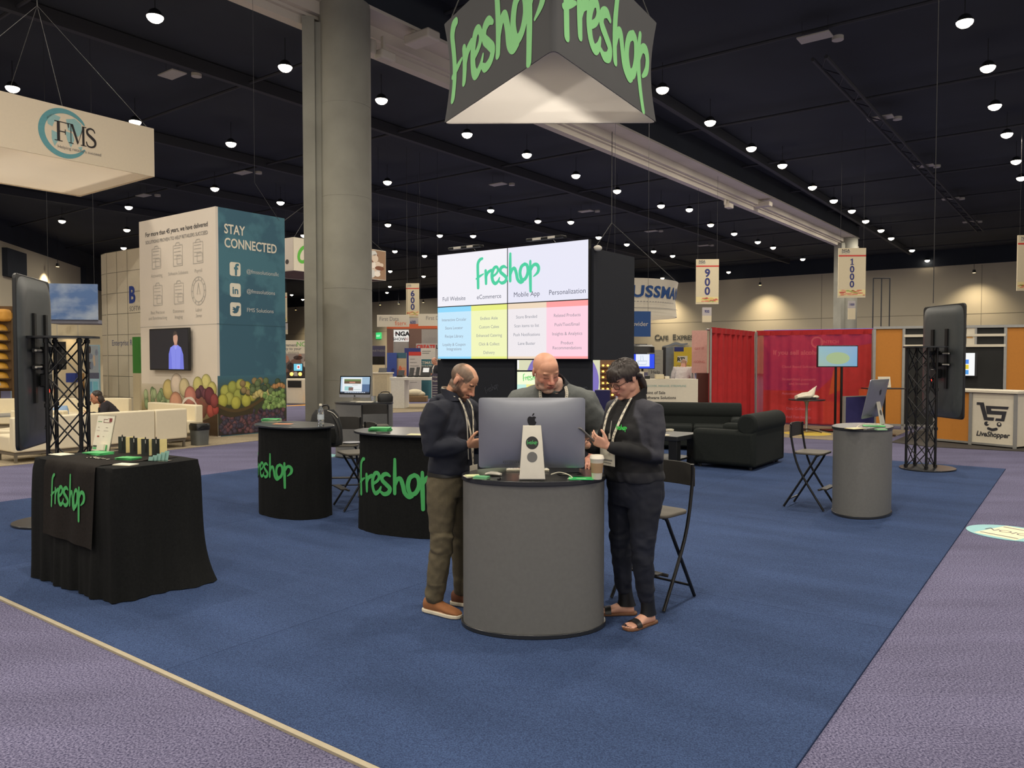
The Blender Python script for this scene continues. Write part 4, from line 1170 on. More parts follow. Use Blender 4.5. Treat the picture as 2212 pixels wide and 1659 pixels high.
def side_map(i0, i1):
    p, q = loc_[i0], loc_[i1]; d = (q-p); l = d.length; d = d/l; n = V((d.y, -d.x)); 
    mid = (p+q)/2
    if n.dot(mid) < 0: n = -n
    def mp(u, v):
        z = (zt_-zs_)/2+v; s_ = 1-.055*math.sin(math.pi*z/(zt_-zs_)); c = mid+d*u
        c = c*s_+n*.005
        return V((c.x, c.y, z))
    return mp
v, f = logo2d(2.58, r=22)
v2 = [(x, y*1.02-.02) for x, y in v]
for (i0, i1) in ((2, 0), (0, 1)):
    mb = MB(); mb.flat(v2, f, side_map(i0, i1)); obj('lettering', mb, M('sign_green', (118, 190, 120), .7, var=.02), sg, smooth=False)
mb = MB()
for p in loc_: mb.tube([(p.x*.93, p.y*.93, zt_-zs_), (0, 0, 4.2), ], .008, 5)
mb.tube([(0, 0, 4.2), (0, 0, ZC-zs_)], .01, 5); obj('cable', mb, m_wire, hs)

# ---- black sofas and low table
m_sofa = M('black_upholstery', (32, 36, 35), .9, var=.12, scale=30, bump=.2, bscale=140, spec=.2)
def cushion(mb, x0, x1, y0, y1, z0, z1): mb.box(x0, x1, y0, y1, z0, z1)
def sofa(label, loc, rz, W, D_, back=.80, seat=.42, arm=.56, n=2, group=None):
    t = thing('sofa', label, 'sofa', loc, rz, group)
    aw = .22
    mb = MB(); mb.box(-W/2+aw, W/2-aw, -D_/2+.02, D_/2-.06, .07, seat-.12); obj('base', mb, m_sofa, t, bevel=.03)
    for s in (-1, 1):
        mb = MB(); a, b = sorted((s*(W/2-aw), s*W/2)); mb.box(a, b, -D_/2, D_/2, .05, arm); obj('armrest', mb, m_sofa, t, bevel=.07, seg=4)
    mb = MB(); mb.box(-W/2+.02, W/2-.02, D_/2-.26, D_/2, .05, back-.1); mb.loft([((x, D_/2-.13, back-.14), (0, .155, 0), (0, 0, .16), 2.3) for x in (-W/2+.01, -W/2+.06, 0, W/2-.06, W/2-.01)], 24); obj('backrest', mb, m_sofa, t, bevel=.04, seg=3)
    for k in range(n):
        w = (W-2*aw)/n; mb = MB(); mb.box(-W/2+aw+k*w+.006, -W/2+aw+(k+1)*w-.006, -D_/2+.0, D_/2-.26, seat-.12, seat+.04); obj('seat_cushion', mb, m_sofa, t, bevel=.05, seg=4)
    for sx in (-1, 1):
        for sy in (-1, 1): 
            mb = MB(); mb.cyl((sx*(W/2-.1), sy*(D_/2-.1)), .025, 0, .06, 10); obj('foot', mb, m_blackp, t)
    return t
near = G(1632, 1022); 
EXn, EYn = EX, EY
sc_ = V((near.x, near.y, .0105)) + EY*.50 - EX*.47
sofa('black fabric loveseat with its side to the camera, nearest the right stool', V((3.66, 12.33, .0105)), RB-R(90), 1.45, 1.00, back=.83, arm=.60, n=2)
sofa('long black fabric sofa along the rear, behind the low black table', V((XP(1498, 14.5), 14.5, .0105)), R(-14), 1.80, .90, back=.83, arm=.60, n=2)
lt = thing('coffee_table', 'low black square table in front of the black sofa', 'table', V((XP(1425, 12.3), 12.3, .0105)), RB)
mb = MB(); mb.box(-.50, .50, -.42, .42, .43, .50); obj('tabletop', mb, m_dark, lt, bevel=.006)
for sx in (-1, 1):
    for sy in (-1, 1):
        mb = MB(); mb.box(sx*.42-.07, sx*.42+.07, sy*.34-.07, sy*.34+.07, 0, .43); obj('leg', mb, m_blackp, lt, bevel=.004)
mb = MB(); mb.box(-.42, .42, -.34, .34, .10, .13); obj('shelf', mb, m_blackp, lt)
zq = .5115
for px, py, w_, lab in ((1430, 941, .20, 'white papers spread on the low black table'), (1446, 931, .12, 'small white box on the far side of the low black table')):
    p = G(px, py, zq)
    card_stack2(lab, p, R(12), w_, w_*.7, [(.012, m_white), (.02 if w_ < .15 else .006, m_white)], name='papers' if w_ > .15 else 'small_box', cat='papers' if w_ > .15 else 'box', seed=31)

# ================================================================== NEIGHBOURING STANDS
def span(pxL, pxR, D, ang):
    uL, uR = (pxL-CX)/F, (pxR-CX)/F
    o = V((uL*D, D, 0)); dx, dy = math.cos(ang), math.sin(ang)
    return o, (uR*o.y-o.x)/(dx-uR*dy)
def panel(name, label, cat, pxL, pxR, yT, yB, D, ang, m, th=.06, part='board', bev=0.0, group=None, kind=None):
    """an upright board: left edge at photo column pxL and distance D, running towards ang"""
    o, W = span(pxL, pxR, D, ang)
    z1 = ZP(yT, D); z0 = ZP(yB, D) if yB is not None else 0.0
    t = thing(name, label, cat, o+V((0, 0, z0)), ang, group)
    mb = MB(); mb.box(0, W, 0, th, 0, z1-z0); b = obj(part, mb, m, t, smooth=False, bevel=bev)
    return t, b, W, z1-z0
def words(b, items, m, name='lettering', y=-.005):
    mb = MB()
    for it in items:
        s, size, x, z = it[:4]; k = it[4] if len(it) > 4 else {}
        T(mb, s, size, x, z, y, **k)
    return obj(name, mb, m, b, smooth=False)
def fl(b, rects, m, name, y=-.004):
    mb = MB()
    for (x0, x1, z0, z1) in rects: v, f = rect2d(x0, x1, z0, z1); mb.flat(v, f, onface(0, 0, y))
    return obj(name, mb, m, b, smooth=False)
def legs(t, W, h, m, xs=None, y=.03, r=.02):
    for x in (xs or (.05*W, .95*W)):
        mb = MB(); mb.tube([(x, y, -h), (x, y, 0)], r, 8); obj('leg', mb, m, t)
RY = RB + R(90)
m_pw = M('panel_white', (214, 206, 186), .7, var=.03)
m_pc = M('panel_cream', (206, 194, 164), .8, var=.03)
m_ink_d = M('ink_dark', (44, 44, 50), .7); m_ink_g = M('ink_grey', (128, 126, 124), .7); m_ink_l = M('ink_light', (176, 172, 164), .7)
m_navy = M('ink_navy', (44, 50, 110), .7); m_blue = M('sign_blue', (34, 78, 138), .6); m_red = M('sign_red', (196, 56, 48), .6); m_orange = M('sign_orange', (220, 104, 60), .6)
m_teal = two_tone('panel_teal', (58, 98, 116), (72, 118, 132), .9, .75, .47, .53)
m_print = M('photo_print', (255, 255, 255), .7, attr=True, var=.02)
m_grey = M('post_grey', (160, 160, 156), .4, metal=.5)
m_yellow = M('banner_yellow', (206, 178, 50), .7)

# ---- hanging white box sign, upper left
fa = P(334, 382, 20.0); zb_ = fa.z; Lb = 4.35
t = thing('hanging_sign', 'big white box sign with a globe and three black letters, upper left', 'hanging sign', fa, RB)
zh = 1.23
mb = MB(); o_ = [(0, 0), (0, 0)]
# local: x along EX, y along EY; this sign's printed face looks along -EX... it runs back along -EY from the corner
FX = -EY; fang = math.atan2(EY.y, EY.x)
t.rotation_euler = (0, 0, fang)          # local x = EY (away), face looks to -y... = EX
W1 = 4.1
mb = MB(); mb.box(-Lb, 0, 0, .03, 0, zh); f1 = obj('front_panel', mb, M('sign_fabric', (226, 212, 188), .8, var=.02), t, smooth=False)
mb = MB(); mb.box(-Lb, 0, W1-.03, W1, 0, zh); obj('rear_panel', mb, MATS['sign_fabric'], t, smooth=False)
for x in (-Lb, -.03):
    mb = MB(); mb.box(x, x+.03, .03, W1-.03, 0, zh); obj('side_panel', mb, MATS['sign_fabric'], t, smooth=False)
mb = MB(); mb.quad((-Lb+.03, .03, .03), (-.03, .03, .03), (-.03, W1-.03, .03), (-Lb+.03, W1-.03, .03)); obj('underside', mb, translucent('sign_under', (196, 186, 172), .45), t, smooth=False)
mb = MB(); cx, cz = -2.06, .60
pts = []
for i in range(37):
    a = R(35+290*i/36); w_ = 1.0
    pts.append((cx-.10+.52*math.cos(a), cz+.52*math.sin(a), .35+.9*math.sin(math.pi*i/36)**.6))
v, f = stroke2d(pts, .055, 2); mb.flat(v, f, onface(0, 0, -.006)); obj('ring', mb, M('globe_teal', (98, 158, 166), .7), f1, smooth=False)
mb = MB()
for poly in ([(-.42,.30),(-.30,.40),(-.12,.36),(-.16,.26),(-.26,.22),(-.30,.10),(-.40,.14)], [(-.32,.02),(-.18,-.02),(-.16,-.16),(-.26,-.34),(-.32,-.18)], [(0,.34),(.2,.40),(.34,.30),(.36,.12),(.26,-.02),(.16,.08),(.04,.10)], [(-.02,.06),(.14,.04),(.18,-.10),(.10,-.30),(.02,-.14)], [(.26,-.26),(.36,-.22),(.34,-.34)]):
    mb.flat([(cx-.08+p[0], cz+p[1]) for p in poly], [tuple(range(len(poly)))], onface(0, 0, -.006))
obj('land', mb, M('globe_pale', (150, 190, 190), .7), f1, smooth=False)
def serif(mb, ch, x, z, h, mp):
    k = h
    def P_(poly): mb.flat([(x+p[0]*k, z+p[1]*k) for p in poly], [tuple(range(len(poly)))], mp)
    if ch == 'F':
        P_([(.12,0),(.26,0),(.26,1),(.12,1)]); P_([(0,0),(.38,0),(.38,.04),(0,.04)]); P_([(0,.96),(.70,.96),(.70,1),(0,1)]); P_([(.66,.76),(.70,.76),(.70,1),(.62,.98)]); P_([(.26,.48),(.52,.48),(.52,.53),(.26,.53)]); P_([(.50,.38),(.54,.38),(.54,.64),(.50,.64)])
    if ch == 'M':
        P_([(.12,0),(.17,0),(.17,1),(.12,1)]); P_([(0,0),(.30,0),(.30,.04),(0,.04)]); P_([(0,.96),(.26,.96),(.26,1),(0,1)])
        P_([(.12,1),(.28,1),(.62,.12),(.54,0)]); P_([(.54,0),(.60,.10),(.95,1),(.90,1)]); P_([(.84,0),(.98,0),(.98,1),(.84,1)]); P_([(.74,0),(1.10,0),(1.10,.04),(.74,.04)]); P_([(.86,.96),(1.10,.96),(1.10,1),(.86,1)])
    if ch == 'S':
        v, f = stroke2d([(x+p[0]*k, z+p[1]*k, p[2]) for p in [(.56,.80,.5),(.48,.93,.6),(.30,.97,.7),(.12,.86,.9),(.14,.68,1.1),(.36,.52,1.3),(.56,.36,1.2),(.56,.14,.9),(.36,.02,.7),(.14,.06,.6),(.06,.24,.5)]], .062*k); mb.flat(v, f, mp)
mb = MB()
for ch, x, q_ in (('F', -2.40, 1), ('M', -2.09, .80), ('S', -1.71, .86)): serif(mb, ch, 0, .40, .46, (lambda X, Q: (lambda u, v: V((X+u*Q, -.010, v))))(x, q_))
obj('letters', mb, M('sign_black', (40, 36, 38), .7), f1, smooth=False)
words(f1, [('Helping retailers succeed', .098, -1.84, .24)], m_ink_g, 'tagline', -.010)
mb = MB(); mb.tube([(-2.2, 0.03, zh), (-1.9, 2.0, 4.2), (-2.2, 4.0, zh)], .007, 5); mb.tube([(-.1, .1, zh), (-1.9, 2.0, 4.2), (-4.2, 4.0, zh)], .007, 5); mb.tube([(-1.9, 2.0, 4.2), (-1.9, 2.0, ZC-zb_)], .010, 6); obj('cable', mb, m_wire, t)

# ---- tall fruit tower
tc0 = P(467, 600, 16.6); tc0.z = 0
t = thing('display_tower', 'tall tower printed with fruit, white on one side and teal on the other', 'display tower', tc0+V((0, 0, .009)), RB)
Wl, Wr, Ht_ = 3.19, 1.78, 4.96
mb = MB(); mb.box(-Wl, 0, 0, .06, 0, Ht_); lf_ = obj('white_side', mb, M('tower_white', (214, 204, 190), .75, var=.03, scale=.8), t, smooth=False)
mb = MB(); mb.box(-.06, 0, .06, Wr, 0, Ht_); rt_ = obj('teal_side', mb, m_teal, t, smooth=False)
mb = MB(); mb.box(-Wl, -.06, Wr-.06, Wr, 0, Ht_); mb.box(-Wl, -Wl+.06, .06, Wr-.06, 0, Ht_); obj('rear_sides', mb, m_pw, t, smooth=False)
mL = onface(0, 0, -.005)
def mR(u, v): return V((.005, u, v))
words(lf_, [('For more than 45 years, we have delivered', .150, -Wl/2, 4.57, dict(bold=.008))], m_ink_d, 'headline')
words(lf_, [('SOLUTIONS PROVEN TO HELP RETAILERS SUCCEED', .112, -Wl/2, 4.40, dict(sx=1.0, bold=.006))], m_ink_g, 'subline')
for (s, x, z) in (('Accounting', -2.42, 3.60), ('Software Solutions', -1.50, 3.60), ('Payroll', -.68, 3.60), ('Best Practices', -2.40, 2.74), ('and Benchmarking', -2.40, 2.61), ('Document', -1.50, 2.74), ('Imaging', -1.50, 2.61), ('Labor', -.68, 2.74), ('Saver', -.68, 2.61)):
    mb = MB(); T(mb, s, .11, x, z); obj('caption', mb, m_ink_l, lf_, smooth=False)
mb = MB()
def outline(pts, r=.008):
    v, f = stroke2d(pts, r, 1); mb.flat(v, f, mL)
def obox(x, z, w, h): outline([(x-w/2, z-h/2), (x+w/2, z-h/2), (x+w/2, z+h/2), (x-w/2, z+h/2), (x-w/2, z-h/2)])
for (x, z) in ((-2.42, 4.03), (-1.50, 4.03), (-.68, 4.03), (-2.38, 3.17), (-1.48, 3.17)):
    mb = MB(); obox(x, z, .38, .46); obox(x+.06, z-.10, .20, .18)
    for k in range(4): outline([(x-.15, z+.17-.08*k), (x+.12, z+.17-.08*k)], .006)
    outline([(x-.1, z+.23), (x-.06, z+.29), (x+.06, z+.29), (x+.1, z+.23)]); obj('icon', mb, m_ink_l, lf_, smooth=False)
mb = MB()
for rr_ in (.31, .24): outline([(-.68+rr_*math.cos(2*math.pi*i/32)*.9, 3.19+rr_*math.sin(2*math.pi*i/32)*1.0) for i in range(33)])
outline([(-.68, 3.36), (-.74, 3.12), (-.62, 3.12), (-.68, 3.36)])
for i in range(12): a = i*math.pi/6; outline([(-.68+.26*math.cos(a)*.9, 3.19+.26*math.sin(a)), (-.68+.30*math.cos(a)*.9, 3.19+.30*math.sin(a))], .01)
obj('icon', mb, m_ink_l, lf_, smooth=False)
mb = MB(); v, f = rect2d(-Wl, 0, 2.44, 2.45); mb.flat(v, f, mL); obj('panel_joint', mb, m_ink_l, lf_, smooth=False)
mb = MB(); v, f = rect2d(0, Wr, 2.44, 2.45); mb.flat(v, f, mR); obj('panel_joint', mb, M('joint_teal', (54, 92, 106), .7), rt_, smooth=False)
mb = MB()
for s, z in (('STAY', 4.42), ('CONNECTED', 4.12)): v, f = text2d(s, .29, bold=.018, sx=.76, align='LEFT'); mb.flat([(x+.20, y+z) for x, y in v], f, mR)
obj('headline', mb, m_white, rt_, smooth=False)
mb = MB()
for s, z in (('@fmssolutionsllc', 3.60), ('@fmssolutions', 3.16), ('FMS Solutions', 2.74)): v, f = text2d(s, .125, align='LEFT'); mb.flat([(x+.74, y+z) for x, y in v], f, mR)
obj('captions', mb, M('pale_ink', (196, 200, 194), .7), rt_, smooth=False)
def mR2(u, v): return V((.009, u, v))
bird = [(-.09,-.06),(-.03,-.03),(-.09,.0),(-.05,.01),(-.08,.05),(-.03,.04),(0,.02),(.02,.07),(.06,.08),(.11,.06),(.08,.03),(.07,-.03),(.03,-.08),(-.03,-.09)]
for z, kind in ((3.66, 'f'), (3.20, 'in'), (2.78, 'bird')):
    mb = MB(); mb.flat([(p[0]+.46, p[1]+z) for p in rrect(.27, .30, .05, 4)], [tuple(range(20))], mR); ic = obj('icon_tile', mb, m_white, rt_, smooth=False)
    mb = MB()
    if kind == 'bird': mb.flat([(p[0]+.46, p[1]+z) for p in bird], [tuple(range(len(bird)))], mR2)
    else:
        v, f = text2d(kind, .36 if kind == 'f' else .22, bold=.025); mb.flat([(x+(.48 if kind == 'f' else .46), y+z-(.13 if kind == 'f' else .08)) for x, y in v], f, mR2)
    obj('icon_mark', mb, m_teal, ic, smooth=False)
# printed fruit: flat picture on both sides
def fruit(mb, mp, u, v, r, c, rz=None, rd=None, n=14):
    """one printed fruit: rim, body, highlight"""
    rz = rz or r
    g_ = sum(c)/3; c = tuple((x*.72+g_*.28)*.88 for x in c); dk = tuple(x*.66 for x in c); lt_ = tuple(min(255, x*1.16+14) for x in c)
    mb.n = getattr(mb, 'n', 0)+1; e = (mb.n % 40)*.00006
    cols_ = [(1.0, 0, 0, dk), (.88, -.03, .05, c), (.45, -.18, .26, lt_)]
    o = len(mb.v)
    for k, (q, dx, dz, cc) in enumerate(cols_):
        mb.col = cc
        mb.add([mp(u+r*(dx+q*math.cos(2*math.pi*i/n)), v+rz*(dz+q*math.sin(2*math.pi*i/n)), e) for i in range(n)], [])
    mb.col = lt_; mb.add([mp(u-.2*r, v+.3*rz, e)], [])
    for k in range(2):
        for i in range(n): mb.f.append((o+k*n+i, o+k*n+(i+1) % n, o+(k+1)*n+(i+1) % n, o+(k+1)*n+i))
    for i in range(n): mb.f.append((o+2*n+i, o+2*n+(i+1) % n, o+3*n))
def rectc(mb, mp, u0, u1, v0, v1, c0, c1, e):
    o = len(mb.v)
    mb.col = c0; mb.add([mp(u0, v0, e), mp(u1, v0, e)], []); mb.col = c1; mb.add([mp(u1, v1, e), mp(u0, v1, e)], [(-2, -1, 0, 1)])
mpl = lambda u, v, e: V((u, -.006-e, v)); mpr_ = lambda u, v, e: V((.006+e, u, v))
rd = random.Random(5)
mb = MB()
rectc(mb, mpl, -Wl, -.0, .62, 1.10, (150, 136, 96), (200, 190, 172), 0); rectc(mb, mpl, -Wl, 0, .02, .62, (70, 60, 44), (150, 136, 96), 0)
for i in range(26): fruit(mb, mpl, -3.0+rd.uniform(0, 1.1), rd.uniform(.55, .92), .10, rd.choice([(120, 150, 90), (150, 172, 112), (96, 130, 70)]), .13)
for (u, v, r, c) in ((-2.05,.86,.0,0),):
    pass
for (u, v, r, c) in ((-1.98,.98,.24,(206,180,90)), (-1.62,1.10,.26,(220,196,170)), (-1.30,1.04,.22,(210,190,130)), (-.42,1.16,.2,(206,196,96)), (-.75,1.10,.2,(200,190,90)), (-.20,1.02,.18,(196,186,80)), (-.62,.98,.13,(96,40,60)), (-.48,.92,.12,(110,44,60)), (-.74,.92,.12,(90,36,54)), (-.30,.88,.2,(110,30,44)), (-.12,.78,.16,(150,44,44)),
    (-1.66,.66,.28,(216,140,100)), (-1.06,.84,.24,(206,110,90)), (-.66,.66,.30,(206,92,80)), (-1.10,.44,.33,(222,120,84)), (-.26,.56,.16,(190,60,44)), (-.08,.60,.13,(186,50,40))):
    fruit(mb, mpl, u, v, r, c, n=20)
mb.n = 39; mb.col = None
ring_ = []
for i in range(29): a = 2*math.pi*i/28; ring_.append((-1.10+.36*math.cos(a), .44+.37*math.sin(a)))
mb.col = (232, 220, 206)
v, f = stroke2d([(p[0], p[1], .6+.5*math.sin(i*2.3)**2) for i, p in enumerate(ring_)], .035, 2); mb.add([mpl(p[0], p[1], .004) for p in v], f)
mb.col = (72, 54, 34); poly = [(-.75,.02),(-.02,.02),(-.0,.50),(-.30,.40),(-.75,.28)]; mb.add([mpl(p[0], p[1], .0045) for p in poly], [tuple(range(5))])
for i in range(46): fruit(mb, mpl, rd.uniform(-.62, -.06), rd.uniform(.06, .20), .05, rd.choice([(70, 52, 70), (90, 60, 70)]))
mb.col = None; obj('fruit_print', mb, m_print, lf_, smooth=False)
mb = MB(); mb.n = 0
rectc(mb, mpr_, 0, Wr, .85, 1.32, (64, 70, 40), (62, 106, 122), 0); rectc(mb, mpr_, 0, Wr, .02, .85, (44, 34, 36), (64, 70, 40), 0)
for i in range(34): fruit(mb, mpr_, rd.uniform(.6, 1.7), rd.uniform(.92, 1.2), .08, rd.choice([(70, 96, 44), (96, 120, 60), (60, 84, 50), (150, 120, 60)]))
for i in range(16): fruit(mb, mpr_, rd.uniform(1.2, 1.72), rd.uniform(.96, 1.1), .055, (206, 136, 60))
for (u, v) in ((.18,.98),(.36,1.06),(.56,1.10),(.72,1.04),(.28,.82),(.50,.88),(.68,.92),(.86,.88),(.12,.78),(.44,.72),(.70,.76)): fruit(mb, mpr_, u, v, .125, rd.choice([(188, 184, 40), (176, 178, 50), (160, 168, 44)]), .15, n=18)
for i in range(6): fruit(mb, mpr_, .92+.07*i, .86+.03*(i % 3), .08, (206, 186, 90))
for i in range(80): fruit(mb, mpr_, rd.uniform(1.16, 1.74), rd.uniform(.55, .95), .06, rd.choice([(130, 172, 70), (150, 190, 86), (110, 156, 60)]))
mb.n = 39; mb.col = (84, 66, 34); v, f = stroke2d([(.0, .68), (.3, .56), (.6, .56), (.9, .66), (1.12, .78)], .035, 6); mb.add([mpr_(p[0], p[1], .004) for p in v], f)
mb.col = (60, 50, 28); poly = [(.0,.66),(.35,.54),(.65,.55),(.9,.64),(.86,.46),(.3,.40),(0,.5)]; mb.add([mpr_(p[0], p[1], .0036) for p in poly], [tuple(range(7))])
mb.n = 1
for i in range(230): fruit(mb, mpr_, rd.uniform(.06, 1.72), rd.uniform(.07, .50+.05*rd.random()), .055, rd.choice([(62, 48, 72), (78, 56, 74), (96, 50, 62), (50, 44, 66), (110, 60, 66)]), n=12)
mb.col = None; obj('fruit_print', mb, m_print, rt_, smooth=False)
# wall screen on the tower
o = thing('wall_screen', 'wall mounted screen showing a person in a blue shirt on the fruit tower', 'screen', tc0+rotv(V((-1.75, -.012, 1.915)), RB), RB)
sw, shh = 1.68, .96
mb = MB(); mb.box(-sw/2, sw/2, -.10, -.05, -shh/2, shh/2); ca = obj('casing', mb, m_blackp, o, bevel=.01)
mb = MB(); mb.box(-.4, .4, -.05, .0, -.2, .2); obj('wall_bracket', mb, m_blackp, o)
mb = MB(); e = -.102
def sq(poly, c, k=0): mb.col = c; mb.add([(p[0], e-k*.001, p[1]) for p in poly], [tuple(range(len(poly)))])
sq([(-sw/2+.03, -shh/2+.03), (sw/2-.03, -shh/2+.03), (sw/2-.03, shh/2-.03), (-sw/2+.03, shh/2-.03)], (12, 14, 26))
q = .30
sq([(q-.30,-.45),(q-.29,-.10),(q-.22,.04),(q-.06,.10),(q+.08,.10),(q+.22,.04),(q+.31,-.12),(q+.33,-.45)], (128, 134, 226), 1)
sq([(q-.30,-.45),(q-.29,-.10),(q-.22,.02),(q-.17,-.2),(q-.16,-.45)], (110, 116, 214), 2); sq([(q+.17,-.45),(q+.19,-.2),(q+.23,.02),(q+.31,-.12),(q+.33,-.45)], (112, 118, 214), 2)
sq([(q-.05,.05),(q+.06,.05),(q+.07,.16),(q-.06,.16)], (176, 128, 108), 2)
sq([(q+.0+.095*math.cos(a)*(1.0), .25+.135*math.sin(a)) for a in [2*math.pi*i/20 for i in range(20)]], (196, 148, 124), 3)
sq([(q+.0+.105*math.cos(a), .285+.125*math.sin(a)) for a in [math.pi*i/12*1.05 for i in range(13)]]+[(q-.07,.31),(q+.05,.33)], (58, 46, 42), 4)
sq([(q-.06,.06),(q,-.02),(q+.07,.06),(q+.03,.09),(q-.03,.09)], (146, 150, 236), 3)
sq([(q+.0,-.0),(q+.006,-.0),(q+.006,-.45),(q,-.45)], (96, 100, 196), 4)
mb.col = None; obj('picture', mb, M('screen_light', (255, 255, 255), emit=1.0, attr=True), ca, smooth=False)
# bin at the tower
bn = thing('waste_bin', 'grey waste bin with a black liner at the foot of the fruit tower', 'bin', G(427, 963)+V((0, .1, .009)), RB)
mb = MB(); mb.loft([((0, 0, 0), (.15, 0, 0), (0, .13, 0), 4), ((0, 0, .36), (.17, 0, 0), (0, .15, 0), 4)]); obj('tub', mb, M('bin_grey', (92, 94, 90), .6), bn)
mb = MB(); mb.loft([((0, 0, .30), (.175, 0, 0), (0, .155, 0), 4), ((0, 0, .38), (.182, 0, 0), (0, .16, 0), 4), ((0, 0, .43), (.16, 0, 0), (0, .14, 0), 4)]); obj('liner', mb, M('bin_bag', (22, 23, 24), .25, bump=.4, bscale=30), bn)

# ---- white sofas
m_wleather = M('white_leather', (226, 214, 184), .45, var=.02)
m_foot = M('sofa_foot', (120, 112, 96), .4, metal=.5)
def wsofa(label, loc, rz, W, D_=.76, arms=(), back=True, ends=True, seam=None):
    t = thing('white_sofa', label, 'sofa', loc, rz, None)
    mb = MB(); mb.box(-W/2, W/2, -D_/2, D_/2-.16, .17, .43); obj('seat', mb, m_wleather, t, bevel=.03, seg=3)
    if back:
        k = 1 if seam is None else 2; cut = [-W/2]+([seam] if seam is not None else [])+[W/2]
        for a, b in zip(cut[:-1], cut[1:]):
            mb = MB(); mb.box(a+.004, b-.004, D_/2-.17, D_/2, .17, .74); obj('backrest', mb, m_wleather, t, bevel=.025, seg=3)
    for s in arms:
        mb = MB(); a, b = sorted((s*(W/2-.16), s*W/2)); mb.box(a, b, -D_/2, D_/2-.18, .431, .74); obj('armrest', mb, m_wleather, t, bevel=.025, seg=3)
    mb = MB()
    for y in (-D_/2+.06, D_/2-.06): mb.box(-W/2+.02, W/2-.02, y-.02, y+.02, .12, .165)
    for x in (-W/2+.04, W/2-.04): mb.box(x-.02, x+.02, -D_/2+.06, D_/2-.06, .12, .165)
    fr = obj('rail', mb, m_foot, t, smooth=False)
    for x in (-W/2+.05, W/2-.05):
        for y in (-D_/2+.06, D_/2-.06): mb = MB(); mb.box(x-.02, x+.02, y-.02, y+.02, 0, .12); obj('foot', mb, m_foot, t, smooth=False)
    return t
ce = G(406, 966); ce.z = .009                   # right end of the long back, at its foot
wsofa('long white sofa seen from behind, in front of the fruit tower', ce - EY*1.50 - EX*.38, RB+R(90)-math.pi, 3.0, seam=-.86)
# the return of the corner
wsofa('short white corner sofa at a right angle behind the long white sofa', ce - EX*1.72 + EY*.42, RB, 1.9)
wsofa('white armchair at the far left edge, partly behind the upright screen', G(-20, 985)+EY*.6+V((0, 0, .009)), R(-6), 1.05, arms=(1,), back=True)
wsofa('white sofa at the back left, behind the upright screen and the seated woman', V((XP(110, 18.2), 18.2, .009)), R(4), 3.4)
tb = thing('lounge_table', 'white square lounge table beside the seated woman', 'table', V((XP(112, 15.0), 15.0, .009)), RB)
mb = MB(); mb.box(-.5, .5, -.4, .4, .50, .54); obj('tabletop', mb, m_pw, tb, bevel=.004)
mb = MB(); mb.box(-.44, .44, -.34, .34, .44, .50); obj('frame', mb, m_grey, tb)
for x in (-.42, .42):
    for y in (-.32, .32): mb = MB(); mb.box(x-.02, x+.02, y-.02, y+.02, 0, .44); obj('leg', mb, m_grey, tb)
tb = thing('lounge_table', 'grey topped lounge table at the far left edge', 'table', V((XP(12, 15.2), 15.2, .009)), RB)
mb = MB(); mb.box(-.4, .4, -.4, .4, .56, .59); obj('tabletop', mb, m_grey, tb)
for x in (-.34, .34):
    for y in (-.34, .34): mb = MB(); mb.tube([(x, y, 0), (x, y, .56)], .02, 8); obj('leg', mb, m_grey, tb)
fp = thing('paper_bag', 'pale blue bag on the white lounge table', 'bag', V((XP(128, 14.9), 14.9, .549)), R(20))
mb = MB(); mb.loft([((0, 0, 0), (.16, 0, 0), (0, .08, 0), 3), ((0, 0, .16), (.15, 0, 0), (0, .07, 0), 3), ((.03, 0, .24), (.10, 0, 0), (0, .02, 0), 3)]); obj('bag_body', mb, M('pale_blue', (140, 170, 206), .7), fp)

# ---- tiled white tower
t, b, W, hh_ = panel('tiled_tower', 'white panelled tower with grey joints and blue letters, left of the fruit tower', 'display tower', 234, 330, 547, None, 23.4, RB, m_pw, th=1.0)
mb = MB(); mb.box(-.0, .02, .0, 1.0, 0, hh_); 
mb = MB(); z = .55
while z < hh_: v, f = rect2d(0, W, z, z+.014); mb.flat(v, f, onface(0, 0, -.004)); z += .62
for x in (.0, .62, 1.24): v, f = rect2d(x-.01, x+.012, 0, hh_); mb.flat(v, f, onface(0, 0, -.004))
obj('joints', mb, M('joint_grey', (128, 124, 112), .8), b, smooth=False)
words(b, [('B', .66, span(234, 281, 23.4, RB)[1], hh_-1.55, dict(align='LEFT', bold=.04)), ], M('letter_blue', (46, 70, 150), .7), 'letter')
words(b, [('SOFTWARE', .20, span(234, 282, 23.4, RB)[1], hh_-1.80, dict(align='LEFT'))], m_ink_g, 'word')
words(b, [('Enterprise Resource', .24, span(234, 243, 23.4, RB)[1], hh_-2.80, dict(align='LEFT'))], M('letter_slate', (96, 104, 140), .7), 'line_one')
words(b, [('from', .20, span(234, 292, 23.4, RB)[1], hh_-3.05, dict(align='LEFT'))], MATS['letter_slate'], 'line_two')
lp = span(234, 330, 23.4, RB)[0]
t2 = thing('tiled_tower', 'narrow white panelled end of the tower, facing left', 'display tower', lp+V((-.02, 0, 0)), RB+R(180)-R(12))
mb = MB(); mb.box(0, .55, -.06, 0, 0, hh_); b2 = obj('board', mb, m_pw, t2, smooth=False)
mb = MB(); z = .55
while z < hh_: v, f = rect2d(0, .55, z, z+.014); mb.flat(v, f, onface(0, 0, .004)); z += .62
obj('joints', mb, MATS['joint_grey'], b2, smooth=False)
t, b, W, hh_ = panel('banner', 'green panel glimpsed beside the tiled tower', 'banner', 287, 301, 728, 806, 21.3, RB, M('panel_green', (64, 134, 56), .7), part='sheet')
mb = MB(); mb.box(0, W, 0, .06, -ZP(806, 21.3), 0); obj('cream_base', mb, m_pc, t, smooth=False)
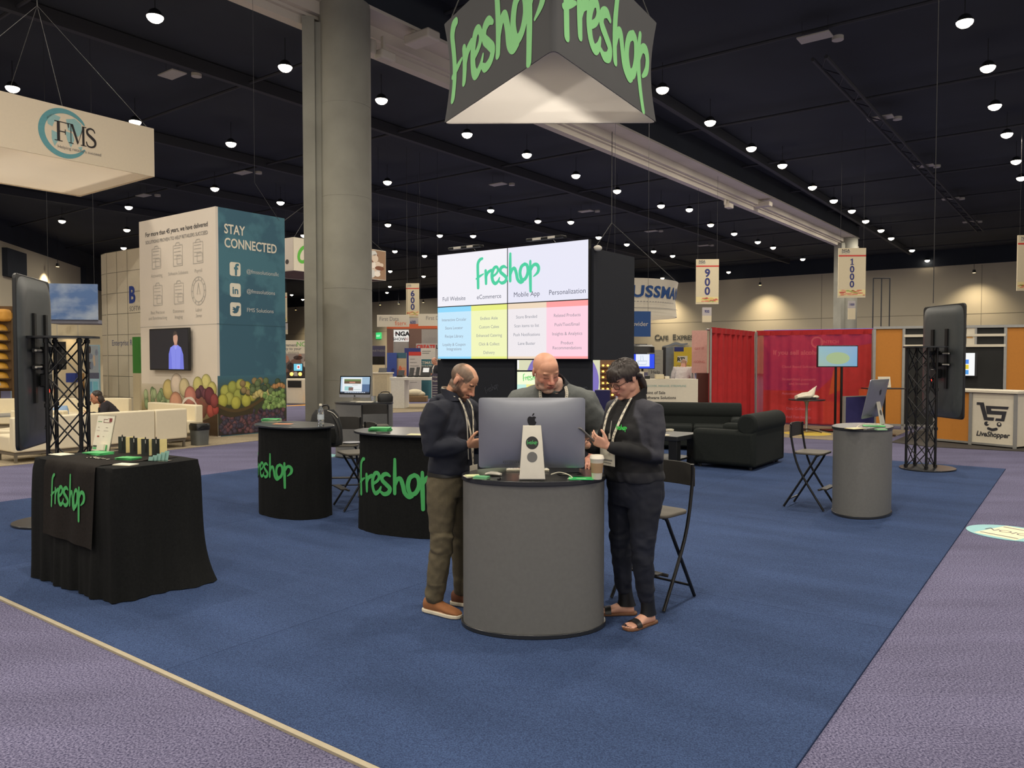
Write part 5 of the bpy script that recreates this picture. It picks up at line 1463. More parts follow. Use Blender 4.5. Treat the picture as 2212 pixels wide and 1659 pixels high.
# blue sky banner and the booth under it
t, b, W, hh_ = panel('sky_banner', 'long hanging banner printed with blue sky and white clouds', 'banner', 100, 213, 612, 690, 25.5, R(10), two_tone('sky_blue', (92, 124, 178), (168, 184, 208), 1.1, .8, .42, .68, (1, 1, 1.8)), part='sheet')
mb = MB(); mb.box(0, W, .06, 1.2, -.12, 0); obj('soffit', mb, M('soffit_grey', (120, 122, 136), .8), t, smooth=False)
mb = MB()
for x in (.1, W-.1): mb.tube([(x, .03, hh_), (x, .03, ZC-ZP(690, 25.5))], .006, 5)
obj('hanger', mb, m_wire, t)
t, b, W, hh_ = panel('booth_wall', 'cream booth wall under the blue sky banner', 'booth wall', 86, 236, 700, None, 27.2, R(8), m_pc, part='wall_panel')
for i, px in enumerate((125, 170)):
    x = span(86, px, 27.2, R(8))[1]
    fl(b, [(x-.01, x+.01, 0, hh_)], m_ink_l, 'joint')
ld = bpy.data.lights.new('downlight', 'SPOT'); ld.energy = 60; ld.color = (1, .74, .42); ld.spot_size = R(80); ld.spot_blend = .6; ld.shadow_soft_size = .05
wl = thing('downlight', 'warm downlight over the cream booth wall at the left', 'light', P(141, 700, 26.98)+V((0, 0, .1)), 0)
mb = MB(); mb.cyl((0, 0), .08, 0, .12, 14); obj('housing', mb, m_pw, wl); mb = MB(); mb.cyl((0, 0), .06, -.01, 0, 14); obj('lens', mb, M('warm_lens', (255, 220, 150), emit=6), wl)
lo = bpy.data.objects.new('beam', ld); C.objects.link(lo); lo.parent = wl; lo.location = (0, 0, -.03)
def washer(label, p, e, aim, col=(1, .82, .55)):
    w_ = thing('wall_light', label, 'light', p, 0)
    mb = MB(); mb.cyl((0, 0), .16, .0, .30, 16, r2=.12); obj('housing', mb, m_lampbody, w_); mb = MB(); mb.cyl((0, 0), .13, -.01, .0, 16); obj('lens', mb, M('warm_lens', (255, 220, 150), emit=6), w_)
    mb = MB(); mb.tube([(0, 0, .3), (0, 0, ZC-p.z)], .02, 5); obj('stem', mb, m_lampbody, w_)
    l_ = bpy.data.lights.new('beam', 'SPOT'); l_.energy = e; l_.color = col; l_.spot_size = R(105); l_.spot_blend = 1.0; l_.shadow_soft_size = .12
    o_ = bpy.data.objects.new('beam', l_); C.objects.link(o_); o_.parent = w_; o_.location = (0, 0, -.03); o_.rotation_euler = V(aim).to_track_quat('-Z', 'Y').to_euler()
def wall_up(px, z, off):
    u = (px-CX)/F; D = (88-off)/(u*.595+.803); return V((u*D, D, z))
washer('small lamp washing the back wall above the red drapes', wall_up(1640, 9.9, 2.6), 1900, (.25, .35, -1))
washer('small lamp washing the back wall over the cafe letters', wall_up(1425, 9.9, 2.6), 2200, (.25, .35, -1))
washer('small lamp washing the back wall above the orange booth', wall_up(2100, 9.9, 2.6), 1500, (.25, .35, -1))
wq_ = (V((-36, 42, 0))+(V((-43.6, 78, 0))-V((-36, 42, 0)))*.74)
for q_, lab_ in ((640, 'left of the column'), (822, 'right of the column'), (862, 'beside the 600 sign'), (915, 'left of the video wall')): washer('tiny lamp washing the far back wall, '+lab_, wall_up(q_, 10.0, 4.5), 3600, (.25, .35, -1))  # added lamps, no known fixtures; they brighten the dark far wall
washer('small lamp washing the left wall above the blue sky banner', wq_+V((1.1, .2, 9.9)), 2600, (-.25, 0, -1))
t, b, W, hh_ = panel('banner', 'upright blue banner with a desk photo, left of the tiled tower', 'banner', 186, 214, 745, None, 22.0, R(-8), M('banner_blue', (150, 186, 206), .7), part='sheet')
mb = MB(); photo2d(mb, .01, W-.01, hh_*.62, hh_*.99, (150, 160, 170), [(60, 50, 50), (190, 170, 150), (120, 130, 150), (200, 206, 210)], 9, -.006, 4, .08, .2); obj('photo', mb, m_print, b, smooth=False)
fl(b, [(0, W, hh_*.54, hh_*.62)], M('slate_band', (84, 88, 110), .7), 'band')
for i, (x, z, c) in enumerate(((.08, .36, (96, 150, 186)), (.52, .36, (110, 176, 196)), (.08, .18, (90, 140, 190)), (.52, .18, (60, 72, 110)))): fl(b, [(W*x, W*(x+.38), hh_*z, hh_*(z+.14))], M('tile_%s' % 'abcd'[i], c, .7), 'tile')
t, b, W, hh_ = panel('wall_screen', 'small dark screen on the cream booth wall behind the left truss stand', 'screen', 124, 141, 738, 798, 21.5, R(0), m_blackp, part='casing')
t, b, W, hh_ = panel('blue_box', 'deep blue box shape behind the left truss stand', 'box', 142, 162, 806, 826, 23.0, R(0), M('deep_blue', (40, 60, 140), .7), th=.3, part='body'); mb = MB(); mb.box(W*.3, W*.7, .1, .2, -ZP(826, 23.0), 0); obj('pedestal', mb, m_pw, t)
t, b, W, hh_ = panel('banner', 'narrow orange brown banner behind the left truss stand', 'banner', 168, 180, 806, None, 23.0, R(0), M('tan_banner', (170, 130, 80), .7), part='sheet')
# amber rack at the far left
t = thing('display_rack', 'rack of shelves holding round amber shapes at the far left edge', 'rack', V((XP(-26, 19.0), 19.0, 0)), R(6))
m_amb = M('amber', (190, 140, 46), .5, var=.1); m_rack = M('rack_frame', (90, 66, 34), .6)
mb = MB(); mb.box(0, .56, 0, .04, .9, 3.0); mb.box(0, .03, 0, .5, 0, 3.0); mb.box(.55, .58, 0, .5, 0, 3.0); obj('frame', mb, m_rack, t, smooth=False)
mb = MB(); mb.box(0, .58, -.25, .5, 2.62, 2.92); obj('header', mb, M('amber_header', (206, 150, 60), .6), t, bevel=.08, seg=4)
for i in range(7):
    z = .98+.235*i
    mb = MB(); mb.box(.03, .55, -.16, .5, z-.02, z); obj('shelf', mb, m_rack, t, smooth=False)
    mb = MB(); mb.lathe([(.21, .005), (.21, .03), (.17, .12), (.08, .17), (.01, .18)], (.28, .02, z), 20); obj('round_loaf', mb, m_amb, t)
mb = MB(); mb.tube(spline([(-.1, -.3, 1.05), (.1, -.3, 1.30), (.34, -.3, 1.32), (.44, -.3, 1.05)], 5), .02, 8); obj('chrome_hoop', mb, m_grey, t)
panel('banner', 'thin pale blue upright banner just right of the amber rack', 'banner', 22, 34, 742, None, 20.0, R(0), M('pale_banner', (150, 176, 200), .7), part='sheet')

# ---- white and photo cube sign behind the column
D0 = 34.6; cc = P(635, 584, D0); zt2 = ZP(512, D0)
t = thing('hanging_sign', 'square hanging sign with photos and a green loop mark, behind the column', 'hanging sign', cc, fang)
_, Wc = span(635, 833, D0, fang); hc = zt2-cc.z; W2 = 3.2
mb = MB(); mb.box(0, Wc, 0, .06, 0, hc); f1 = obj('front_panel', mb, m_pw, t, smooth=False)
mb = MB(); mb.box(0, .06, .06, W2, 0, hc); f2 = obj('photo_panel', mb, m_pw, t, smooth=False)
mb = MB(); mb.box(Wc-.06, Wc, .06, W2, 0, hc); mb.box(.06, Wc-.06, W2-.06, W2, 0, hc); obj('rear_panels', mb, m_pw, t, smooth=False)
mb = MB(); mb.box(.06, Wc-.06, .06, W2-.06, .02, .06); obj('wood_soffit', mb, M('wood_soffit', (112, 84, 60), .7, var=.2, scale=3), t, smooth=False)
mb = MB()
for s in (-1, 1):
    v, f = stroke2d([(.76+s*.20+.27*math.cos(2*math.pi*i/24)+ .12*math.sin(2*math.pi*i/24), hc*.52+.27*math.sin(2*math.pi*i/24)*1.3) for i in range(25)], .075, 2); mb.flat(v, f, onface(0, 0, -.006-.002*(s > 0)))
obj('loop_mark', mb, M('loop_green', (92, 180, 62), .7), f1, smooth=False)
_, xs_ = span(635, 806, D0, fang)
mb = MB(); photo2d(mb, xs_-1.2, Wc-.02, .03, hc-.03, (150, 118, 90), [(214, 196, 176), (120, 70, 44), (206, 206, 200), (90, 60, 50), (230, 222, 210), (176, 140, 110)], 22, -.006, 12, .06, .16); obj('photo', mb, m_print, f1, smooth=False)
mb = MB(); tmp = MB(); photo2d(tmp, .03, W2-.1, .03, hc-.02, (196, 186, 176), [(60, 54, 56), (90, 70, 60), (140, 130, 128), (210, 200, 190), (70, 40, 44)], 26, 0, 13, .03, .10)
mb.v = [V((-.006+p.y, p.x, p.z)) for p in tmp.v]; mb.f = tmp.f; mb.c = tmp.c; obj('photo', mb, m_print, f2, smooth=False)
mb = MB(); 
for x, y in ((.1, .1), (Wc-.1, .1), (.1, W2-.1), (Wc-.1, W2-.1)): mb.tube([(x, y, hc), (Wc/2, W2/2, hc+2.6)], .015, 5)
mb.tube([(Wc/2, W2/2, hc+2.6), (Wc/2, W2/2, ZC-cc.z)], .02, 5); obj('cable', mb, m_wire, t)

# ---- numbered aisle signs
def aisle(num, pxL, pxR, yT, yB, label, D, subtext=None, spx=None):
    t, b, W, h = panel('aisle_sign', label, 'sign', pxL, pxR, yT, yB, D, R(-3), m_pc, part='board', group='numbered aisle signs')
    fl(b, [(0, W, h*.83, h*.86)], m_red, 'red_stripe')
    mb = MB(); photo2d(mb, .01, W-.01, .04*h, .16*h, (222, 206, 150), [(206, 120, 100), (196, 96, 80), (214, 190, 110), (150, 170, 90), (214, 150, 120)], 26, -.005, len(num)+int(D), .05, .14); obj('fruit_strip', mb, m_print, b, smooth=False)
    fl(b, [(W*.1, W*.42, h*.89, h*.96), ], m_pw, 'badge'); words(b, [('NGA', W*.13, W*.26, h*.93, dict(bold=.02)), ('SHOW', W*.10, W*.26, h*.895, dict(bold=.01))], m_ink_d, 'badge_text', -.008)
    n = len(num); s = h*(.62/n)*1.18
    mb = MB()
    for i, c in enumerate(num):
        z = h*.80-(i+1)*h*(.60/n)+.01*h
        if c != '1': T(mb, c, s, W/2, z, -.005, bold=.03); continue
        q = s*.70
        for poly in ([(-.10, 0), (.10, 0), (.10, 1), (-.06, 1), (-.10, .94)], [(-.26, 0), (.26, 0), (.26, .12), (-.26, .12)], [(-.10, .94), (-.30, .84), (-.30, .72), (-.10, .78)]): mb.flat([(W/2+p[0]*q, z+p[1]*q) for p in poly], [tuple(range(len(poly)))], onface(0, 0, -.005))
    obj('numerals', mb, m_navy, b, smooth=False)
    if subtext:
        a, c, y0, y1, y2 = spx
        oo, w_ = span(pxL, a, D, R(-3)); _, w2 = span(pxL, c, D, R(-3))
        m1 = M('subsign_grey', (176, 170, 168), .7)
        mb = MB(); mb.box(w_, w2, .0, .04, ZP(y1, D)-ZP(yB, D), ZP(y0, D)-ZP(yB, D)); sb = obj('lower_board', mb, m1, t, smooth=False)
        mb = MB(); mb.box(w_, w2, .0, .04, ZP(y2, D)-ZP(yB, D), ZP(y1, D)-ZP(yB, D)); obj('lower_tab', mb, m_pc, t, smooth=False)
        wd = w2-w_; zc = (ZP(y0, D)+ZP(y1, D))/2-ZP(yB, D)
        words(sb, [(subtext, wd*.44, (w_+w2)/2, zc-wd*.14, dict(bold=.02, sx=.8))], m_navy, 'numerals')
    mb = MB(); 
    for x in (.08*W, .92*W): mb.tube([(x, .03, h), (x, .03, ZC-ZP(yB, D))], .006, 5)
    obj('hanger', mb, m_wire, t)
aisle('900', 1502, 1551, 560, 657, 'hanging sign numbered nine hundred, above the red drapes', 41, '900', (1516, 1536, 664, 682, 696))
aisle('1000', 1808, 1867, 536, 643, 'hanging sign numbered one thousand, in front of the far column', 37, '1000', (1830, 1846, 650, 666, 690))
aisle('600', 878, 906, 612, 684, 'hanging sign numbered six hundred, between column and video wall', 46, '600', (881, 904, 687, 706, 716))
aisle('400', 598, 621, 632, 696, 'hanging sign numbered four hundred, beside the fruit tower', 48, '400', (600, 622, 698, 712, 722))
aisle('1100', 2193, 2250, 508, 628, 'hanging number sign cut off by the right edge of the photo', 34)

# ---- checkout booth left of the column
t, b, W, hh_ = panel('booth_wall', 'white booth wall with a photo of a shopper, between fruit tower and column', 'booth wall', 596, 690, 735, None, 31.0, R(-4), m_pw, part='wall_panel')
mb = MB(); photo2d(mb, .02, W*.80, hh_*.05, hh_*.78, (150, 140, 134), [(70, 56, 54), (120, 90, 80), (90, 84, 84), (170, 120, 100), (190, 180, 170), (110, 100, 60)], 40, -.006, 21, .05, .16)
obj('photo', mb, m_print, b, smooth=False)
words(b, [('engagement', .16, .10, hh_*.90, dict(align='LEFT', bold=.02)), ('loyalty to your', .16, .10, hh_*.84, dict(align='LEFT', bold=.02)), ('store visitors', .16, .10, hh_*.78, dict(align='LEFT'))], m_ink_g, 'slogan')
words(b, [('NCR', .26, W*.63, hh_*.90)], M('loop_green', (92, 180, 62), .7), 'green_mark')
k = thing('checkout_machine', 'white self checkout machine with a lit screen, left of the column', 'checkout', V((XP(646, 28.9), 28.9, .009)), R(-10))
mb = MB(); mb.box(-.36, .36, -.35, .35, .0, .96); bd_ = obj('cabinet', mb, m_pw, k, bevel=.05, seg=3)
mb = MB(); mb.box(-.28, .26, -.37, -.34, .62, .88); obj('dark_recess', mb, m_blackp, bd_, bevel=.03)
mb = MB(); mb.box(-.30, .30, -.28, .30, .96, 1.04); obj('scanner_deck', mb, m_blackp, k)
mb = MB(); mb.box(-.05, .05, 0, .05, 1.04, 1.30); obj('screen_post', mb, m_blackp, k)
mb = MB(); mb.box(-.20, .18, -.05, .0, 1.22, 1.52); sc2 = obj('screen_case', mb, m_blackp, k, bevel=.01)
mb = MB(); mb.col = (110, 200, 226); v, f = rect2d(-.18, .16, 1.24, 1.50); mb.flat(v, f, onface(0, 0, -.053)); mb.col = (240, 246, 250); v, f = rect2d(-.06, .08, 1.30, 1.46); mb.flat(v, f, onface(0, 0, -.055)); mb.col = (206, 70, 60); v, f = disc2d(.01, 1.38, .04); mb.flat(v, f, onface(0, 0, -.057)); mb.col = None; obj('screen_picture', mb, m_scr, sc2, smooth=False)
mb = MB()
for x in (-.20, .14): mb.ell((x, -.20, 1.12), (.07, .05, .07))
obj('amber_lamp', mb, M('amber_glow', (255, 190, 90), emit=2.5), k)
mb = MB(); mb.box(.26, .44, -.1, .1, 1.04, 1.36); obj('card_reader', mb, m_blackp, k)
t, b, W, hh_ = panel('counter', 'low brown counter left of the white checkout machine', 'counter', 606, 630, 832, 873, 29.6, R(-6), M('brown_counter', (84, 66, 52), .7), th=.5, part='body')
mb = MB(); mb.box(W*.42, W*.72, .1, .3, hh_+.002, hh_+.24); o = obj('yellow_box', mb, M('box_yellow', (216, 186, 90), .7)); o.location = t.location; o.rotation_euler = t.rotation_euler; tag(o, 'small yellow box on the brown counter by the checkout machine', 'box')

# ---- middle distance, between the column and the video wall
D1 = 40
t, b, W, hh_ = panel('hanging_sign', 'long white hanging sign left of the 600 sign, words in black and orange', 'hanging sign', 815, 884, 680, 706, D1, R(-3), m_pw, part='board')
words(b, [('First Data', .30, .12, hh_*.50, dict(align='LEFT', sx=.85)), ], m_ink_g, 'word'); words(b, [('fiserv.', .34, W*.56, hh_*.12, dict(align='LEFT', sx=.8))], m_orange, 'orange_word')
mb = MB(); 
for x in (.1, W-.1): mb.tube([(x, .03, hh_), (x, .03, ZC-ZP(706, D1))], .006, 5)
obj('hanger', mb, m_wire, t)
t, b, W, hh_ = panel('hanging_sign', 'white hanging sign partly behind the video wall, right of the 600 sign', 'hanging sign', 904, 950, 678, 704, D1+1, R(-3), m_pw, part='board')
words(b, [('First Data', .30, W*.35, hh_*.50, dict(align='LEFT', sx=.85))], m_ink_g, 'word')
mb = MB(); 
for x in (.1, W-.1): mb.tube([(x, .03, hh_), (x, .03, ZC-ZP(704, D1+1))], .006, 5)
obj('hanger', mb, m_wire, t)
t, b, W, hh_ = panel('booth_wall', 'tall taupe booth wall with an orange top band behind the white hanging signs', 'booth wall', 836, 945, 700, None, 43.0, R(-3), M('taupe', (128, 100, 88), .8), part='wall_panel')
z = ZP(700, 43)
fl(b, [(0, W, hh_-.26, hh_)], m_orange, 'orange_band'); x = span(836, 911, 43, R(-3))[1]; x2 = span(836, 850, 43, R(-3))[1]; x3 = span(836, 883, 43, R(-3))[1]
fl(b, [(x, W, hh_*.3, hh_-.3), (x2, x3, hh_*.3, hh_-.3)], M('panel_grey', (170, 164, 156), .8), 'grey_panel')
fl(b, [(0, W, hh_*.27, hh_*.36)], M('panel_grey2', (178, 172, 164), .8), 'pale_band', -.006)
t, b, W, hh_ = panel('lit_sign', 'white lit square show sign under the 600 sign', 'sign', 851, 883, 713, 738, 41.5, R(-3), M('lightbox', (244, 240, 232), emit=.85), part='lightbox')
words(b, [('NGA', hh_*.52, W*.58, hh_*.50, dict(bold=.05, sx=1.1)), ('SHOW', hh_*.36, W*.36, hh_*.10, dict(bold=.02))], m_ink_d, 'black_words'); words(b, [('20', hh_*.34, W*.84, hh_*.11, dict(bold=.01)), ('THE', hh_*.16, W*.14, hh_*.62)], m_red, 'red_words')
legs(t, W, ZP(738, 41.5), m_grey)
t, b, W, hh_ = panel('hanging_sign', 'low sign with red and black capitals, left of the video wall', 'hanging sign', 899, 950, 742, 754, 39.0, R(-3), M('panel_grey2', (178, 172, 164), .8), part='board')
words(b, [('CREATE', .27, .02, .02, dict(align='LEFT', bold=.05))], m_red, 'red_word'); words(b, [('LOYALTY', .27, 1.02, .02, dict(align='LEFT', bold=.05, sx=.9))], m_ink_d, 'black_word')
legs(t, W, ZP(754, 39), m_grey)
def wall_pt0(px, py, e=87.8):
    u = (px-CX)/F; D = e/(u*.595+.803); return P(px, py, D)
ex = thing('exit_sign', 'small green lit exit sign on the wall right of the column', 'sign', wall_pt0(812, 732), RB)
mb = MB(); mb.box(0, 1.15, 0, .16, 0, 1.0); eb = obj('case', mb, M('exit_green', (60, 220, 120), emit=1.0), ex, smooth=False); words(eb, [('EXIT', .42, .575, .34, dict(bold=.03))], M('exit_ink', (220, 255, 230), emit=1.0), 'letters')
t, b, W, hh_ = panel('booth_wall', 'dark violet booth panel with a black screen, just right of the column', 'booth wall', 800, 832, 747, None, 31.0, R(-3), M('violet_panel', (66, 64, 90), .8), part='wall_panel')
x = span(800, 832, 31, R(-3))[1]; fl(b, [(.0, x-.02, ZP(788, 31), ZP(770, 31))], m_glassb, 'screen'); fl(b, [(.0, x, 0, ZP(788, 31))], m_pc, 'cream_base'); words(b, [('PARTNERS', .12, x*.55, ZP(760, 31), dict(bold=.01))], m_ink_g, 'word')
t = thing('counter', 'cream counter just right of the column with a small tablet on it', 'counter', V((XP(827, 30.0), 30.0, 0)), R(-3))
mb = MB(); mb.box(-.40, .33, -.3, .3, 0, 1.12); obj('body', mb, m_pc, t, smooth=False); mb = MB(); mb.box(-.44, .37, -.34, .34, 1.12, 1.17); obj('top', mb, m_pw, t); 
mb = MB(); mb.box(-.26, .22, -.305, -.30, .08, 1.02); obj('front_panel', mb, M('panel_beige', (190, 178, 150), .8), t, smooth=False)
t2 = thing('tablet', 'small black tablet on the cream counter beside the column', 'tablet', t.location+V((-.02, 0, 1.172)), R(-10))
mb = MB(); mb.box(-.16, .16, -.01, .01, .0, .20, Matrix.Rotation(R(-35), 4, 'X')); obj('tablet_body', mb, m_blackp, t2); mb = MB(); mb.box(-.05, .05, -.02, .10, 0, .01); obj('foot', mb, m_blackp, t2)
bnr = [(836, 857, 762, 'upright royal blue banner with white print', (58, 78, 150)), (857, 878, 762, 'upright banner with teal head and orange fruit', (190, 170, 140)), (874, 912, 752, 'tall blue booth panel behind the white banner', (52, 60, 120)), (883, 910, 760, 'white banner with red header and grey text lines', (196, 190, 184)), (909, 940, 752, 'white top board with grey print next to the video wall', (206, 200, 190)), (908, 940, 776, 'teal banner with white heading, left of the suited man', (60, 110, 120))]
for i, (a, c, yt, lab, col) in enumerate(bnr):
    Dd = (33.0, 33.1, 34.5, 32.4, 33.4, 32.8)[i]
    t, b, W, hh_ = panel('banner', lab, 'banner', a, c, yt, None, Dd, R(-3), M('banner_%s' % 'abcdef'[i], col, .75), part='sheet', th=.04)
    if i == 0: mb = MB(); v, f = disc2d(W*.62, hh_*.62, W*.18, W*.18); mb.flat(v, f, onface(0, 0, -.004)); obj('dark_disc', mb, m_navy, b, smooth=False); words(b, [('Solutions', .07, .06, hh_*.48, dict(align='LEFT')), ('that fit', .07, .06, hh_*.43, dict(align='LEFT'))], m_pw, 'print')
    if i == 1: mb = MB(); photo2d(mb, .0, W, hh_*.3, hh_*.72, (200, 170, 140), [(214, 110, 70), (196, 120, 90), (220, 150, 120)], 10, -.005, 4, .14, .24); obj('fruit_photo', mb, m_print, b, smooth=False); fl(b, [(0, W, hh_*.88, hh_)], m_teal, 'head_band')
    if i == 3: fl(b, [(0, W, hh_*.92, hh_)], m_red, 'red_header'); fl(b, [(W*.1, W*(.5+.3*((k*7) % 3)/2), hh_*(.84-.07*k), hh_*(.85-.07*k)) for k in range(8)], m_ink_g, 'text_lines')
    if i == 4: fl(b, [(W*.1, W*.7, hh_*.93, hh_*.945), (W*.1, W*.6, hh_*.89, hh_*.905)], m_ink_g, 'text_lines')
    if i == 5: words(b, [('ULTIMATE', .16, W*.40, hh_*.88, dict(bold=.02)), ('INTEGRATION', .12, W*.40, hh_*.80, dict(bold=.02))], m_pw, 'heading')
# long white table
t = thing('white_table', 'long white slab table with black terminals behind the man in the navy jacket', 'table', V((XP(892, 26.6), 26.6, .01)), R(-4))
mb = MB(); mb.box(-.72, 1.45, -.4, .4, .96, 1.06); obj('tabletop', mb, M('gloss_white', (236, 234, 228), .3), t, bevel=.01)
for x in (-.68, .72): mb = MB(); mb.box(x, x+.46, -.4, .4, 0, .96); obj('slab_leg', mb, MATS['gloss_white'], t, smooth=False)
def terminal(label, px, w, h, D=26.5, screen=False):
    q = thing('terminal', label, 'terminal', V((XP(px, D), D, 1.072)), R(-10), 'terminals on the long white table')
    mb = MB(); mb.box(-w*.5, w*.5, -.14, .14, 0, .06); obj('base', mb, m_blackp, q, bevel=.01)
    mb = MB(); mb.box(-w*.5, w*.5, -.015, .015, .0, h, Matrix.Translation((0, 0, .05)) @ Matrix.Rotation(R(-28), 4, 'X')); s_ = obj('screen', mb, m_blackp, q, bevel=.005)
    if screen:
        mb = MB(); mb.col = (226, 222, 214); Mx = Matrix.Translation((0, 0, .05)) @ Matrix.Rotation(R(-28), 4, 'X'); mb.add([Mx @ V(p) for p in ((-w*.3, -.017, h*.35), (w*.3, -.017, h*.35), (w*.3, -.017, h*.85), (-w*.3, -.017, h*.85))], [(0, 1, 2, 3)]); mb.col = None; obj('lit_picture', mb, m_scr, s_, smooth=False)
terminal('small black terminal at the left end of the long white table', 866, .22, .2); terminal('black handheld pair in the middle of the long white table', 888, .16, .3); terminal('slim black handset on the long white table, second from the right', 901, .12, .32); terminal('large black terminal with a lit screen on the long white table', 919, .36, .34, screen=True)
o = thing('sack', 'pale sack lying on a wooden crate seen under the long white table', 'sack', V((XP(896, 30.5), 30.5, 0)), 0)
mb = MB(); mb.box(-.5, .5, -.3, .3, 0, .22); obj('crate', mb, M('crate_wood', (130, 104, 74), .8), o, bevel=.02); mb = MB(); mb.ell((0, 0, .34), (.34, .24, .16)); mb.ell((.16, 0, .3), (.26, .2, .12)); obj('sack_body', mb, M('sack_cloth', (206, 196, 170), .9), o)
# dark notice board behind the man
t, b, W, hh_ = panel('notice_board', 'dark purple notice board with pale heading behind the man in navy', 'sign', 933, 958, 808, 862, 14.8, R(-6), M('board_purple', (62, 54, 72), .7), part='board', th=.03)
words(b, [('T-Commerce', .038, .015, hh_*.86, dict(align='LEFT', bold=.01)), ('PeopleFlector', .034, .015, hh_*.70, dict(align='LEFT', bold=.01))], m_pw, 'heading'); fl(b, [(W*.06, W*(.9-.12*(k % 3)), hh_*(.54-.10*k), hh_*(.56-.10*k)) for k in range(5)], m_ink_l, 'text_lines')
mb = MB(); mb.tube([(W/2, .05, -ZP(862, 14.8)+.01), (W/2, .05, 0)], .02, 8); mb.cyl((W/2, .05), .16, -ZP(862, 14.8)+.002, -ZP(862, 14.8)+.02, 20); obj('stand', mb, m_blackmetal, t)
# purple and cream lit wall behind the video tower
t, b, W, hh_ = panel('lit_wall', 'backlit cream wall with a big purple circle behind the video tower', 'booth wall', 1092, 1312, 776, None, 19.0, R(-8), M('lit_cream', (238, 238, 200), emit=.8), part='light_wall')
x = span(1092, 1214, 19, R(-8))[1]
mb = MB(); v, f = disc2d(x, hh_-.52, .90, .52*1.0, 40); 
v = [(p[0], min(p[1], hh_)) for p in disc2d(x, hh_-.55, .90, .90, 40)[0]]; v = [(p[0], max(p[1], 0.0)) for p in v]; mb.flat(v, f, onface(0, 0, -.004)); obj('purple_circle', mb, M('lit_purple', (138, 122, 206), emit=.8), b, smooth=False)
fl(b, [(span(1092, q, 19, R(-8))[1], span(1092, q+3.5, 19, R(-8))[1], hh_-.24, hh_-.02) for q in (1112, 1117.5)], M('lit_white', (250, 248, 250), emit=1.0), 'white_bars', -.006)
t, b, W, hh_ = panel('lamp_shelf', 'shelf wall glowing amber just left of the woman', 'shelf', 1296, 1330, 776, None, 18.4, R(-8), M('amber_wall', (120, 90, 66), .7), part='back_panel', th=.3)
mb = MB()
for k in range(6):
    for j in range(3): mb.ell((W*(.2+.3*j), -.03, hh_-.15-.14*k), (.03, .02, .025), n=8, m=6)
obj('amber_lamps', mb, M('amber_glow', (255, 190, 90), emit=2.5), b)
mb = MB()
for k in range(6): mb.box(0, W, -.08, 0, hh_-.21-.14*k, hh_-.19-.14*k)
obj('shelves', mb, M('shelf_brown', (84, 60, 44), .6), b, smooth=False)
t, b, W, hh_ = panel('navy_cabinet', 'deep navy cabinet low beside the purple circle', 'cabinet', 1285, 1318, 843, None, 16.5, R(-8), M('navy_gloss', (30, 28, 78), .4), part='body', th=.4)

# ---- right of the video tower
cR = V((XP(1330, 33), 33, 0)); rr_ = 2.55
t = thing('hanging_sign', 'round white hanging sign with bold blue capitals behind the video tower', 'hanging sign', V((cR.x, cR.y+.0, ZP(683, 31.5))), 0)
hz = ZP(606, 31.5)-ZP(683, 31.5)
mb = MB(); n = 64; vs, fs = [], []
for r_, z in ((rr_*1.02, hz), (rr_*.97, hz*.5), (rr_*1.0, 0), (rr_*.985, 0), (rr_*.955, hz*.5), (rr_*1.005, hz)):
    for i in range(n): a = 2*math.pi*i/n; vs.append((r_*math.cos(a), r_*math.sin(a), z))
for j in range(6):
    for i in range(n): fs.append((j*n+i, j*n+(i+1) % n, ((j+1) % 6)*n+(i+1) % n, ((j+1) % 6)*n+i))
mb.add(vs, fs); dr = obj('fabric_drum', mb, m_pw, t, fix=True, angle=60)
def drum(u, v):
    a = R(-90)+u/rr_; z = v; r_ = rr_*(1+.02*abs(z/hz-.5)*2-.03+.03*abs(z/hz-.5)*2)+.02
    return V((r_*math.cos(a), r_*math.sin(a), z))
mb = MB()
v, f = text2d('HUSSMANN', .62, bold=.035, sx=1.3, align='LEFT', space=1.08)
xm = [p[0] for p in v]; x_u = 1.75
v = [(p[0]-.36, p[1]+hz*.50) for p in v]
mb.flat(v, f, drum); obj('letters', mb, m_blue, dr, smooth=False)
mb = MB()
for i in range(26): u = -.9+.14*i; v, f = rect2d(u, u+.08, hz*.36, hz*.38); mb.flat(v, f, drum)
for i in range(60): u = -1.2+.08*i; v, f = rect2d(u, u+.085, hz*.19, hz*.205); mb.flat(v, f, drum)
obj('stripes', mb, m_ink_g, dr, smooth=False)
mb = MB()
for a in (R(-20), R(100), R(220)): mb.tube([(rr_*math.cos(a), rr_*math.sin(a), hz), (-.2, 0, hz+2.6)], .015, 5)
mb.tube([(-.2, 0, hz+2.6), (-.2, 0, ZC-ZP(683, 31.5))], .015, 5); obj('cable', mb, m_wire, t)
t, b, W, hh_ = panel('hanging_sign', 'square blue hanging sign reading provider, right of the video tower', 'hanging sign', 1322, 1405, 672, 727, 30.0, R(6), m_blue, part='board')
words(b, [('Solutions Provider', .25, W-.10, hh_*.42, dict(align='RIGHT'))], m_pw, 'words')
mb = MB(); 
for x in (.1, W-.1): mb.tube([(x, .03, hh_), (x, .03, ZC-ZP(727, 30))], .006, 5)
obj('hanger', mb, m_wire, t)
def wall_pt(px, py, e=87.9):
    u = (px-CX)/F; D = e/(u*.595+.803); return P(px, py, D)
w0 = wall_pt(1414, 735); kk = (wall_pt(1480, 735)-w0).length/4.3
t = thing('wall_lettering', 'big grey cafe lettering with a wave under it on the back wall', 'sign', w0, RB)
mb = MB()
for s_, sz, x in (('C', 1.02, 0), ('AFE', .80, .66), ('E', 1.02, 2.55), ('XPRESS', .80, 3.15)):
    v, f = text2d(s_, sz*kk, align='LEFT', bold=.03); n0 = len(v); mb.flat([(p[0]+x*kk, p[1]) for p in v], f, onface(0, 0, -.02))
